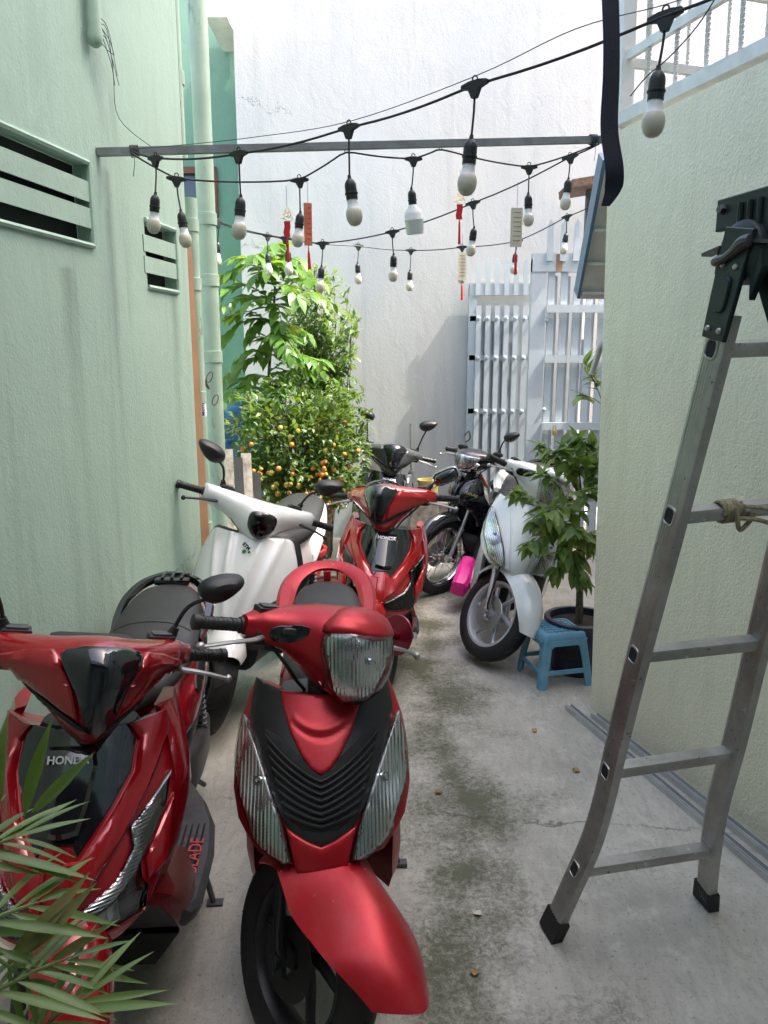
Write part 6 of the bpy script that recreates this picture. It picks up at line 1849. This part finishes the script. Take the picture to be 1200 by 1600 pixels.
# ---- dark webbing strap hanging near the camera
sp0 = [(950, -90, 1.30), (955, 40, 1.30), (955, 120, 1.305), (952, 200, 1.31), (960, 262, 1.31), (958, 296, 1.32), (946, 322, 1.325)]
pts = spline([atT(*q) for q in sp0], 6)
rings = []
for i, p in enumerate(pts):
    q = i / (len(pts) - 1)
    w = 0.0155 if q < 0.8 else 0.0155 * (1 - 0.55 * (q - 0.8) / 0.2)
    a = R(6 + 10 * math.sin(q * 6))
    xd = V((math.cos(a), math.sin(a), 0)); nd_ = V((-math.sin(a), math.cos(a), 0))
    rings.append([p - xd * w - nd_ * 0.001, p + xd * w - nd_ * 0.001, p + xd * w + nd_ * 0.001, p - xd * w + nd_ * 0.001])
tag(MB().rings(rings).build('webbing_strap', 'navy_strap', smooth=30), 'dark navy webbing strap dangling at the top right', 'strap')

# ---- pipes at the end of the green wall
def pipe(name, label, pts, r, mat='pipe_green', collars=(), elbow=None, cat='pipe'):
    o = thing(name, label, cat, pts[0], group='wall pipes')
    b = Matrix.Translation(-V(pts[0]))
    MB().tube(pts, r, 20).xf(b).build('run', mat, o)
    a, e = V(pts[0]), V(pts[-1])
    for q in collars:
        c = a.lerp(e, q); d = (e - a).normalized()
        MB().tube([c - d * 0.03, c - d * 0.028, c + d * 0.028, c + d * 0.03], [r * 1.02, r * 1.13, r * 1.13, r * 1.02], 20).xf(b).build('collar', mat, o)
    return o
pipe('drain_pipe', 'wide green painted drain pipe with dark stains by the recess', [V((-0.885, 4.05, 0.0)), V((-0.885, 4.05, 4.2))], 0.045, collars=(0.22, 0.40, 0.49, 0.56))
pipe('conduit_pipe', 'slimmer green painted pipe next to the timber strip', [V((-0.900, 3.78, 0.0)), V((-0.900, 3.78, 2.40))], 0.032, collars=(0.35, 0.62, 0.84, 0.95))
pA = [V((-0.905, 3.68, 4.2)), V((-0.905, 3.68, 2.62)), V((-0.90, 3.69, 2.55))]
pipe('short_pipe', 'short grey-green pipe coming down the corner of the green wall', pA, 0.022, collars=(0.8,))
pl0 = atPlane(130, -60, LW0, LWN) + LWN * 0.03; pl1 = atPlane(136, 60, LW0, LWN) + LWN * 0.03
sp_o = pipe('wall_pipe', 'capped green pipe with cut cables on the upper green wall', [pl0, pl1], 0.022, collars=(0.35,))
MB().lathe([(0.024, 0.03), (0.026, 0.0), (0.022, -0.02), (0.010, -0.03), (0.0, -0.032)], 16, Matrix.Translation(pl1 - pl0)).build('cap', 'pipe_green', sp_o)
wr = MB(); random.seed(9)
for k in range(6):
    a = pl1 - pl0 + V((0, 0, random.uniform(0.0, 0.12)))
    wr.tube(spline([a, a + LWD * random.uniform(0.02, 0.06) + LWN * 0.02 + V((0, 0, random.uniform(-0.05, 0.03))), a + LWD * random.uniform(0.03, 0.10) + LWN * 0.03 + V((0, 0, random.uniform(-0.18, -0.04)))], 5), 0.0014, 4)
wr.build('cut_cable', 'thin_wire', sp_o)
cb = MB().tube(spline([pl1 + V((0.02, 0, 0.02)), atPlane(168, 110, LW0, LWN) + LWN * 0.02, atPlane(180, 185, LW0, LWN) + LWN * 0.015, atPlane(205, 236, LW0, LWN) + LWN * 0.10], 6), 0.0013, 5)
tag(cb.build('hanging_cable', 'thin_wire'), 'thin cable hanging from the capped pipe to the steel bar', 'wire')
# timber strip
ts = bar_mb(V((-0.872, 3.68, 0.0)), atY(291, 386, 3.72), 0.045, 0.02)
tag(ts.build('timber_strip', 'wood_strip', smooth=0), 'raw brown timber strip leaning at the corner of the green wall', 'timber')
# sticker on the slim pipe with blue capitals
skp = V((-0.900, 3.78, atY(322, 632, 3.78).z))
sk = thing('pipe_sticker', 'white sticker with blue capitals wrapped on the slim pipe', 'sticker', skp)
MB().rings([[V((0.0332 * math.cos(a), 0.0332 * math.sin(a), z)) for a in [R(-175 + 17 * k) for k in range(12)]] for z in (-0.058, 0.058)], closed=False).build('backing', 'ink_white', sk)
for i, ch_ in enumerate('MNVNANN'):
    a = R(-45); zc_ = -0.045 + 0.015 * i
    text_obj(ch_, 0.020, 'letter', 'ink_blue', sk, frame_M((0.0336 * math.cos(a), 0.0336 * math.sin(a), zc_), (0, 0, 1), V((-0.7, -0.7, 0))), 0.0004, bold=0.0006)
# scissors hung on the pipe
sz = atY(327, 608, 3.96)
sco = thing('scissors', 'rusty pair of scissors hanging on the wide drain pipe', 'scissors', sz)
for s in (-1, 1):
    MB().tube([(0, 0, 0), (-0.030 + 0.0 * s, 0.002 * s, 0.05 + 0.012 * s), (-0.046, 0.002 * s, 0.078 + 0.01 * s)], [0.006, 0.006, 0.001], 6, flat=(0.35, 1.0)).build('blade', 'rust_steel', sco)
    c0 = V((0.028 if s > 0 else 0.004, 0, -0.055 if s > 0 else 0.06))
    MB().tube([c0 + V((0.014 * math.cos(a) + 0.008 * math.sin(a), 0, 0.026 * math.sin(a))) for a in [2 * math.pi * k / 16 for k in range(17)]], 0.0026, 6).build('handle', 'rust_steel', sco)
# thin grey pole and stored boards behind the white scooter
gp_ = MB().tube([atY(343, 840, 4.5), atY(340, 616, 4.5)], 0.016, 12); gp_.v = [V((v.x, v.y, v.z)) for v in gp_.v]
tag(MB().tube([V((atY(341, 620, 4.5).x, 4.5, 0)), atY(341, 616, 4.5)], 0.016, 12).build('grey_pole', 'grille_paint'), 'thin grey pole standing beside the drain pipe', 'pole')
random.seed(11)
for k, (u, v, y, w, m_, lb) in enumerate(((352, 702, 4.6, 0.085, 'old_board', 'leftmost flaking board, pale and rusty, leaning behind the white scooter'), (372, 715, 4.64, 0.05, 'grey_plastic', 'narrow dark grey board leaning between two flaking boards'), (384, 708, 4.68, 0.06, 'old_board', 'flaking board leaning nearest the kumquat tree'), (400, 738, 4.72, 0.05, 'dark_metal', 'shortest dark board leaning under the kumquat tree'))):
    p = atY(u, v, y)
    b = bar_mb(V((p.x + 0.04, y - 0.12, 0)), p, w, 0.022)
    tag(b.build('stored_board', m_, smooth=0), lb, 'board', 'boards leaning behind the white scooter')
tb = atY(372, 625, 6.3)
tm = MB(); nx, nz = 8, 10; random.seed(2)
vs = [V((tb.x - 0.30 + 0.5 * i / nx, 6.3 + random.uniform(-0.05, 0.05), 0.5 + 0.85 * j / nz + random.uniform(-0.03, 0.03))) for j in range(nz + 1) for i in range(nx + 1)]
fs = [(j * (nx + 1) + i, j * (nx + 1) + i + 1, (j + 1) * (nx + 1) + i + 1, (j + 1) * (nx + 1) + i) for j in range(nz) for i in range(nx)]
tmo = tm.add(vs, fs).add([v + V((0, 0.02, 0)) for v in vs], [tuple(reversed(f)) for f in fs])
tag(tmo.build('tarpaulin', 'tarp_blue', smooth=60), 'crumpled blue tarpaulin hanging behind the plants', 'tarpaulin')

# ---- pole against the white wall, bucket, bottles, drain cover
pb0 = atY(642, 662, 6.95)
tag(MB().tube([V((pb0.x + 0.02, 6.8, 0)), pb0], 0.014, 10).build('metal_pole', 'cast_alloy'), 'thin metal pole leaning on the white wall behind the grey scooter', 'pole')
bk_ = atY(674, 775, 6.6)
bo = thing('bucket', 'pale yellow bucket behind the black motorbike wheel', 'bucket', (bk_.x - 0.02, 6.72, 0.42))
MB().lathe([(0.0, 0.0), (0.075, 0.0), (0.095, 0.19), (0.10, 0.19), (0.10, 0.20), (0.092, 0.20), (0.073, 0.01), (0.0, 0.01)], 24).build('pail', 'yellow_bucket', bo)
MB().tube(spline([(-0.098, 0, 0.19), (-0.07, -0.07, 0.15), (0, -0.10, 0.13), (0.07, -0.07, 0.15), (0.098, 0, 0.19)], 5), 0.003, 6).build('handle', 'dark_metal', bo)
blk = atY(725, 815, 6.75)
tag(MB().box((blk.x, 6.78, 0.21), (0.52, 0.28, 0.42), bev=0.012).build('concrete_block', 'old_board', smooth=30), 'grey-green concrete block at the foot of the white wall', 'block')
tag(MB().box((bk_.x - 0.06, 6.74, 0.21), (0.26, 0.24, 0.418), bev=0.012).build('concrete_block', 'old_board', smooth=30), 'smaller grey block under the yellow bucket', 'block')
dc = atZ(688, 873, 0.0)
dco = thing('drain_cover', 'round mossy drain cover set in the concrete', 'drain cover', (dc.x, dc.y, 0))
MB().lathe([(0.0, 0.006), (0.115, 0.006), (0.12, 0.004), (0.12, 0.0)], 30).build('plate', 'soil', dco)
rgm = MB().lathe([(0.122, 0.0), (0.122, 0.008), (0.136, 0.008), (0.138, 0.0)], 30)
rgm.build('rim', 'old_board', dco)
# ---- fallen leaves
random.seed(4)
for i, (u, v, lb) in enumerate(((741, 1520, 'orange-brown fallen leaf on the concrete near the red fender'), (746, 1428, 'pale fallen petal on the concrete ahead of the ladder foot'), (685, 1239, 'curled brown fallen leaf beside the matt red scooter'), (900, 1205, 'dry fallen leaf on the concrete left of the ladder'), (835, 1142, 'small round dry leaf in front of the blue stool'))):
    p = atZ(u, v, 0.004)
    m = MB(); n = 7
    L, W = 0.030, 0.012
    a = random.uniform(0, 6.28); cz = random.uniform(0.004, 0.010)
    vs = []
    for k in range(n):
        q = k / (n - 1); w = W * math.sin(q * math.pi) ** 0.8 + 0.0005
        for sgn in (-1, 0, 1):
            vs.append(Matrix.Rotation(a, 4, 'Z') @ V(((q - 0.5) * L, sgn * w, cz * abs(sgn) + 0.003 * math.sin(q * 5))))
    fs = [(k * 3 + j, k * 3 + j + 1, k * 3 + j + 4, k * 3 + j + 3) for k in range(n - 1) for j in range(2)]
    o = m.add(vs, fs).build('fallen_leaf', 'leaf_dry' if i != 1 else 'cream_paper', smooth=60)
    o.location = p
    tag(o, lb, 'leaf', 'fallen leaves on the concrete')
# ================================================================== plants
def leaf_mesh(L, W, fold=0.25, curl=0.25, n=4, name='leaf', mat='leaf_shrub', wavy=0.0):
    vs, fs = [], []
    for k in range(n + 1):
        q = k / n; w = W * (math.sin(min(1, q * 1.02 + 0.02) * math.pi) ** 0.75) * (1.15 - 0.3 * q)
        if k == 0: w = W * 0.06
        if k == n: w = W * 0.02
        z = -curl * L * q * q + wavy * math.sin(q * 9) * W
        for s in (-1, 0, 1): vs.append((s * w, q * L, z + fold * w * abs(s)))
    for k in range(n):
        for j in range(2): fs.append((k * 3 + j, k * 3 + j + 1, k * 3 + j + 4, k * 3 + j + 3))
    me = bpy.data.meshes.new(name); me.from_pydata(vs, [], fs)
    me.materials.append(MATS[mat]); me.polygons.foreach_set('use_smooth', [True] * len(fs))
    return me
def leaf_M(p, d, up, roll=0.0, s=1.0):
    d = V(d).normalized(); x = d.cross(V(up)); x = x.normalized() if x.length > 1e-4 else V((1, 0, 0))
    z = x.cross(d)
    return Matrix(((x.x, d.x, z.x, p[0]), (x.y, d.y, z.y, p[1]), (x.z, d.z, z.z, p[2]), (0, 0, 0, 1))) @ Matrix.Rotation(roll, 4, 'Y') @ Matrix.Diagonal((s, s, s, 1))
class Leaves:
    """collects leaf placements; the largest in view become parts, the rest one mass"""
    def __init__(self, meshes): self.m, self.it = meshes, []
    def put(self, M, k=None): self.it.append((M, random.randrange(len(self.m)) if k is None else k))
    def finish(self, parent, limit=300, name='leaf', mass='foliage'):
        inv = Matrix.Translation(-V(parent.location))
        it = sorted(self.it, key=lambda q: q[0].translation.y)
        for M, k in it[:limit]:
            o = bpy.data.objects.new(name, self.m[k]); o.matrix_local = inv @ M; link(o, parent); o.matrix_local = inv @ M
        rest = it[limit:]
        if rest:
            vs, fs = [], []
            for M, k in rest:
                off = len(vs); MM = inv @ M
                vs += [tuple(MM @ v.co) for v in self.m[k].vertices]
                fs += [tuple(i + off for i in p.vertices) for p in self.m[k].polygons]
            me = bpy.data.meshes.new(mass); me.from_pydata(vs, [], fs); me.materials.append(self.m[0].materials[0])
            me.polygons.foreach_set('use_smooth', [True] * len(fs))
            tag(link(bpy.data.objects.new(mass, me), parent), kind='stuff')
def branch(par, pts, r0, r1, name='branch', m='bark', n=7):
    inv = Matrix.Translation(-V(par.location)); pts = spline(pts, 5)
    k = len(pts)
    return MB().tube(pts, [r0 + (r1 - r0) * i / (k - 1) for i in range(k)], n).xf(inv).build(name, m, par)
def rnd(a=1.0): return V((random.uniform(-a, a), random.uniform(-a, a), random.uniform(-a, a)))
def pot(par, R0, R1, H, m, rim=0.02, z0=0.0):
    MB().lathe([(0.0, z0), (R0, z0), (R0 + 0.004, z0 + 0.01), (R1 - 0.006, z0 + H - 0.05), (R1 + rim * 0.6, z0 + H - 0.045), (R1 + rim, z0 + H - 0.03), (R1 + rim, z0 + H - 0.004), (R1 + rim * 0.8, z0 + H), (R1 - 0.006, z0 + H), (R1 - 0.012, z0 + H - 0.04), (0.0, z0 + H - 0.042)], 36).build('pot', m, par)
    MB().lathe([(0.0, z0 + H - 0.034), (R1 * 0.5, z0 + H - 0.030), (R1 - 0.012, z0 + H - 0.036)], 24).build('soil', 'soil', par)

# ---- kumquat tree in the middle distance
random.seed(31)
kc = atY(462, 700, 5.35)
kq = thing('kumquat_tree', 'kumquat tree full of small orange fruit behind the white scooter', 'tree', (kc.x, 5.35, 0))
pot(kq, 0.13, 0.19, 0.34, 'red_pot')
KC = V((kc.x, 5.35, 1.03)); KR = V((0.46, 0.40, 0.50))
branch(kq, [KC + V((0, 0, -0.72)), KC + V((0.02, 0, -0.5)), KC + V((-0.02, 0.02, -0.2))], 0.032, 0.022, 'trunk')
lv = Leaves([leaf_mesh(0.055, 0.0125, 0.3, 0.3, 3, mat='leaf_kumquat'), leaf_mesh(0.044, 0.011, 0.3, 0.5, 3, mat='leaf_kumquat'), leaf_mesh(0.065, 0.014, 0.2, 0.2, 3, mat='leaf_kumquat')])
tips = []
for i in range(330):
    d = rnd().normalized()
    d.z = d.z * 0.9 + 0.1
    k = random.uniform(0.55, 1.05) if i % 4 else random.uniform(0.25, 0.7)
    bump_ = 1 + 0.16 * math.sin(d.x * 5 + 1) * math.cos(d.z * 6)
    tip = KC + V((d.x * KR.x, d.y * KR.y, d.z * KR.z)) * k * bump_
    tips.append((tip, d))
for i in range(34):
    tip, d = tips[i * 6]
    branch(kq, [KC + V((0, 0, -0.35)) + rnd(0.03), KC.lerp(tip, 0.4) + rnd(0.04), tip], 0.008, 0.002, 'branch', n=5)
for tip, d in tips:
    for j in range(22):
        p = tip + rnd(0.075)
        dd = (d * 0.7 + rnd(0.9) + V((0, 0, 0.15))).normalized()
        lv.put(leaf_M(p, dd, V((0, 0, 1)) + rnd(0.5), random.uniform(-0.6, 0.6), random.uniform(0.7, 1.15)))
lv.finish(kq, 200)
fm = MB().lathe([(0.0, -0.020), (0.010, -0.0185), (0.017, -0.012), (0.0205, 0.0), (0.0175, 0.011), (0.010, 0.018), (0.002, 0.019), (0.0, 0.018)], 12)
f0 = fm.build('fruit', 'orange_fruit', kq); f0.location = (0.1, -0.3, 0.9)
f1 = MB().add(fm.v, fm.f).build('fruit', 'yellow_fruit', kq); f1.location = (-0.1, -0.3, 0.85)
random.seed(8)
for i in range(130):
    a = random.uniform(-2.75, -0.4) if i % 5 else random.uniform(-3.14, 3.14)
    zz = random.choice([random.uniform(-0.95, 0.45), random.uniform(-0.95, -0.1), random.uniform(-0.8, -0.2)])
    rr = math.sqrt(max(0.05, 1 - zz * zz)) * random.uniform(0.92, 1.06)
    p = V((math.cos(a) * KR.x * rr, math.sin(a) * KR.y * rr, 1.03 + zz * KR.z))
    o = (f0 if random.random() < 0.72 else f1).copy(); o.location = p; s = random.uniform(0.65, 1.0); o.scale = (s, s, s); o.rotation_euler = (random.uniform(-.5, .5), random.uniform(-.5, .5), 0)
    link(o, kq)

# ---- tall leafy sapling behind it (long compound leaves)
random.seed(41)
sp = thing('leafy_sapling', 'tall sapling with long bright green compound leaves against the green recess', 'tree', (atY(415, 600, 5.9).x, 5.9, 0))
so_ = V(sp.location)
lm = [leaf_mesh(0.135, 0.032, 0.22, 0.35, 5, mat='leaf_bright', wavy=0.06), leaf_mesh(0.14, 0.033, 0.2, 0.55, 5, mat='leaf_bright', wavy=0.08), leaf_mesh(0.17, 0.038, 0.15, 0.25, 5, mat='leaf_bright')]
lv = Leaves(lm)
top = atY(432, 400, 5.9)
stem_pts = [so_ + V((0, 0, 0.0)), so_ + V((0.03, 0, 0.8)), atY(420, 600, 5.9), atY(428, 480, 5.9), top]
branch(sp, stem_pts, 0.02, 0.006, 'trunk', 'bark')
fr = []
for u, v, y, tu, tv in ((428, 470, 5.9, 345, 450), (425, 500, 5.9, 340, 530), (430, 440, 5.88, 372, 400), (432, 430, 5.9, 470, 405), (430, 455, 5.85, 500, 440), (426, 520, 5.85, 480, 520), (428, 490, 5.8, 390, 470), (422, 560, 5.85, 350, 590), (424, 540, 5.8, 410, 540), (426, 590, 5.8, 460, 600), (420, 610, 5.75, 350, 625), (432, 415, 5.9, 430, 380), (428, 480, 5.75, 440, 500), (422, 580, 5.7, 500, 560), (424, 640, 5.7, 395, 650), (430, 450, 5.8, 400, 430), (430, 430, 5.8, 350, 425), (428, 470, 5.9, 520, 470), (426, 510, 5.8, 360, 490), (424, 545, 5.9, 520, 590), (424, 560, 5.7, 370, 560), (430, 440, 6.0, 455, 420), (426, 500, 5.65, 460, 550), (422, 600, 5.6, 430, 620), (431, 425, 5.7, 395, 398), (431, 425, 6.0, 480, 425), (429, 460, 5.6, 465, 460), (428, 475, 6.0, 350, 475), (426, 505, 5.9, 390, 520), (425, 530, 5.6, 450, 545), (424, 555, 5.9, 480, 575), (423, 590, 5.9, 360, 610), (430, 440, 5.6, 420, 415)):
    a = atY(u, v, y); b_ = atY(tu, tv, y - random.uniform(0.0, 0.35))
    mid = a.lerp(b_, 0.5) + V((0, 0, 0.06))
    branch(sp, [a, mid, b_ + V((0, 0, -0.02))], 0.006, 0.002, 'branch', 'green_stem', 5)
    pl_ = spline([a, mid, b_ + V((0, 0, -0.02))], 5)
    n = 9
    for k in range(1, n + 1):
        i = int(k / n * (len(pl_) - 1)); p = pl_[i]; d = (pl_[i] - pl_[max(i - 1, 0)]).normalized()
        sd = d.cross(V((0, 0, 1))).normalized()
        for s in (-1, 1):
            dd = d * 0.7 + sd * s * 0.8 + V((0, 0, random.uniform(-0.35, 0.15))) + rnd(0.15)
            lv.put(leaf_M(p, dd, V((0, 0, 1)) + rnd(0.35), 0, random.uniform(0.65, 1.05) * (1.0 if k < n else 0.8)))
    lv.put(leaf_M(b_, d + V((0, 0, -0.2)), V((0, 0, 1)), 0, 0.9))
lv.finish(sp, 290)

# ---- bushy fine-leaved shrub right of the sapling
random.seed(51)
sb = thing('fine_leaved_shrub', 'tall fine-leaved shrub standing against the white wall', 'shrub', (atY(505, 600, 6.35).x, 6.35, 0))
lm = [leaf_mesh(0.060, 0.013, 0.2, 0.3, 3, mat='leaf_fine'), leaf_mesh(0.075, 0.017, 0.2, 0.4, 3, mat='leaf_fine')]
lv = Leaves(lm)
base = V(sb.location)
for i in range(44):
    u = random.uniform(455, 552); v = random.choice([random.uniform(408, 560), random.uniform(430, 640)])
    if v < 450: u = random.uniform(470, 522)
    y = 6.35 + random.uniform(-0.25, 0.3)
    tip = atY(u, v, y)
    rt = V((base.x + random.uniform(-0.06, 0.06), base.y + random.uniform(-0.05, 0.05), random.uniform(0.0, 0.1)))
    mid = rt.lerp(tip, 0.55) + rnd(0.06)
    branch(sb, [rt, mid, tip], 0.008, 0.002, 'branch', 'bark', 5)
    for j in range(16):
        q = 0.35 + 0.65 * j / 15
        p = rt.lerp(mid, q / 0.55) if q < 0.55 else mid.lerp(tip, (q - 0.55) / 0.45)
        tw = (rnd().normalized() + V((0, 0, 0.7))) * random.uniform(0.05, 0.13)
        for m_ in range(9):
            pp = p + tw * (m_ / 8) + rnd(0.012)
            lv.put(leaf_M(pp, tw.normalized() * 0.7 + rnd(0.8), V((0, 0, 1)) + rnd(0.4), 0, random.uniform(0.7, 1.2)))
lv.finish(sb, 150)

# ---- potted shrub at the right, in front of the lime wall's end
random.seed(61)
pr = atZ(915, 1000, 0.0)
rs = thing('potted_shrub', 'leafy potted shrub in a dark blue pot at the end of the lime wall', 'shrub', (1.06, 3.98, 0))
pot(rs, 0.135, 0.165, 0.30, 'navy_pot', 0.022)
ro_ = V(rs.location)
lm = [leaf_mesh(0.10, 0.024, 0.25, 0.45, 5, mat='leaf_shrub', wavy=0.12), leaf_mesh(0.085, 0.022, 0.2, 0.6, 5, mat='leaf_shrub', wavy=0.1), leaf_mesh(0.115, 0.027, 0.2, 0.4, 5, mat='leaf_shrub', wavy=0.1)]
lv = Leaves(lm)
branch(rs, [ro_ + V((0, 0, 0.26)), atY(906, 905, 3.97), atY(905, 830, 3.95)], 0.022, 0.014, 'trunk')
br = [((905, 850), (830, 850), 3.85), ((905, 840), (812, 770), 3.85), ((905, 830), (850, 740), 3.9), ((908, 800), (880, 700), 3.95), ((908, 790), (925, 700), 4.0), ((905, 820), (920, 770), 3.8), ((904, 860), (870, 890), 3.85), ((905, 850), (925, 850), 3.85), ((905, 820), (860, 800), 3.75), ((905, 800), (925, 730), 3.9), ((904, 840), (880, 860), 3.8), ((908, 780), (850, 700), 3.98), ((904, 870), (905, 900), 3.8), ((908, 770), (905, 690), 4.0), ((905, 830), (840, 815), 3.95), ((904, 850), (895, 830), 3.75)]
for (u0, v0), (u1, v1), y in br:
    a = atY(u0, v0, 3.96); tip = atY(u1, v1, y)
    mid = a.lerp(tip, 0.5) + V((0, 0, 0.05)) + rnd(0.02)
    branch(rs, [a, mid, tip], 0.006, 0.002, 'branch', 'bark', 5)
    pl_ = spline([a, mid, tip], 8)
    for i in range(4, len(pl_)):
        d = (pl_[i] - pl_[i - 1]).normalized()
        for s in (-1, 1):
            dd = d * 0.5 + d.cross(V((0, 0, 1))) * s * 0.8 + V((0, 0, random.uniform(-0.6, 0.25))) + rnd(0.25)
            lv.put(leaf_M(pl_[i] + rnd(0.012), dd, V((0, 0, 1)) + rnd(0.4), random.uniform(-0.4, 0.4), random.uniform(0.6, 1.1)))
    for j in range(7):
        lv.put(leaf_M(tip + rnd(0.02), rnd() + d * 0.8 + V((0, 0, -0.2)), V((0, 0, 1)) + rnd(0.3), 0, random.uniform(0.6, 1.0)))
lv.finish(rs, 300)
# second small plant beyond the gate side, with pipe
random.seed(66)
r2 = thing('leaning_plant', 'few light green sprigs beside the curved grey pipe above the shrub', 'plant', (1.28, 4.5, 0))
lv = Leaves(lm)
for (u0, v0), (u1, v1) in (((945, 640), (905, 615)), ((945, 640), (912, 560)), ((945, 620), (925, 585))):
    a = atY(u0, v0, 4.5); tip = atY(u1, v1, 4.45)
    branch(r2, [V((a.x + 0.1, 4.5, 1.0)), a, tip], 0.005, 0.002, 'branch', 'green_stem', 5)
    for j in range(10): lv.put(leaf_M(a.lerp(tip, 0.4 + 0.06 * j) + rnd(0.01), (tip - a).normalized() * 0.6 + rnd(0.7), V((0, 0, 1)), 0, random.uniform(0.6, 1.0)))
lv.finish(r2, 60)
cpp = [V((1.38, 4.4, 2.0)), atY(945, 530, 4.3), atY(934, 555, 4.3), atY(926, 580, 4.3)]
tag(MB().tube(spline(cpp, 6), 0.017, 12).tube([cpp[-1], cpp[-1] + V((-0.004, 0, -0.02))], 0.021, 12).build('curved_pipe', 'cast_alloy'), 'curved grey pipe poking out past the lime wall', 'pipe')

# ---- small pots by the kumquat
bp_ = thing('plant_pot', 'dark blue plant pot with a concrete lump beside the bright red scooter', 'pot', (atY(521, 850, 4.75).x, 4.85, 0))
pot(bp_, 0.10, 0.14, 0.24, 'navy_pot')
MB().box((0.01, -0.02, 0.25), (0.12, 0.10, 0.09), bev=0.012).build('concrete_lump', 'old_board', bp_)
tp_ = thing('plant_pot', 'low terracotta pot on the floor behind the white scooter', 'pot', (atY(527, 872, 4.5).x, 4.52, 0))
pot(tp_, 0.08, 0.12, 0.13, 'terracotta', 0.012)
f2 = f0.copy(); f2.data = f0.data; COL.objects.link(f2); f2.parent = None
f2.location = (atY(525, 860, 4.42).x, 4.46, 0.135); f2.scale = (1.05, 1.05, 1.05); tag(f2, 'fallen orange fruit lying in the low terracotta pot', 'fruit'); f2.name = 'fallen_fruit'

# ---- palm fronds in the near left corner
random.seed(71)
pm_ = thing('palm_plant', 'palm with narrow arching leaflets in the near bottom left corner', 'palm', (-0.80, 0.66, 0))
pot(pm_, 0.12, 0.16, 0.30, 'terracotta', 0.018)
lp = [leaf_mesh(0.20, 0.0085, 0.45, 0.14, 7, mat='leaf_palm'), leaf_mesh(0.17, 0.0075, 0.4, 0.24, 7, mat='leaf_palm'), leaf_mesh(0.22, 0.0095, 0.5, 0.10, 7, mat='leaf_palm'), leaf_mesh(0.20, 0.013, 0.4, 0.15, 7, mat='leaf_palm_dry'), leaf_mesh(0.20, 0.013, 0.5, 0.12, 7, mat='leaf_palm')]
lv = Leaves(lp)
def frond(pts, n, ln, spread=0.75, droop=-0.15, kinds=(0, 1, 2), t0=0.15, up=V((0, -0.5, 1))):
    P3 = [atT(*q) for q in pts]
    pl_ = spline(P3, 8)
    b0 = V(pm_.location) + V((random.uniform(-0.05, 0.05), random.uniform(-0.05, 0.05), 0.26))
    branch(pm_, [b0, b0.lerp(P3[0], 0.5) + V((-0.03, -0.02, 0.12))] + P3, 0.006, 0.0015, 'frond_stalk', 'green_stem', 6)
    for k in range(n):
        q = t0 + (1 - t0) * k / (n - 1); i = min(len(pl_) - 1, max(1, int(q * (len(pl_) - 1))))
        p = pl_[i]; d = (pl_[i] - pl_[i - 1]).normalized(); sd = d.cross(up).normalized()
        for s in (-1, 1):
            if random.random() < 0.06: continue
            dd = d * (0.75 + 0.25 * q) + sd * s * spread * (1.05 - 0.45 * q) + V((0, 0, droop)) + rnd(0.10)
            lv.put(leaf_M(p, dd, up + rnd(0.25), random.uniform(-0.3, 0.3), ln * random.uniform(0.8, 1.1) * (1 - 0.35 * abs(q - 0.45))), random.choice(kinds))
    lv.put(leaf_M(pl_[-1], d, up, 0, ln * 0.7), kinds[0])
frond([(-90, 1480, 0.98), (-20, 1440, 1.0), (30, 1420, 1.02), (60, 1410, 1.04)], 5, 0.72)
frond([(-80, 1350, 1.02), (-40, 1330, 1.04), (-10, 1320, 1.05), (20, 1310, 1.06)], 5, 0.72)
frond([(-70, 1580, 0.96), (0, 1545, 0.98), (60, 1515, 1.0), (100, 1500, 1.02)], 6, 0.72)
frond([(-40, 1690, 0.96), (30, 1640, 0.98), (80, 1595, 0.99), (120, 1565, 1.0)], 6, 0.75)
frond([(-90, 1420, 0.95), (-50, 1460, 0.97), (0, 1500, 0.98), (40, 1530, 1.0)], 5, 0.66)
for u, v, du, dv, k, s in ((-10, 1300, 8, -140, 4, 0.80), (38, 1275, 26, -110, 4, 0.70), (50, 1270, 60, -60, 4, 0.62), (-15, 1330, -2, -90, 4, 0.85), (10, 1510, 70, -80, 3, 0.85), (40, 1490, 60, -60, 3, 0.7), (80, 1500, 70, -40, 3, 0.5)):
    a = atT(u, v, 1.02); b_ = atT(u + du, v + dv, 1.0)
    lv.put(leaf_M(a, (b_ - a), V((0, -1, 0.3)), 0, s), k)
lv.finish(pm_, 260)
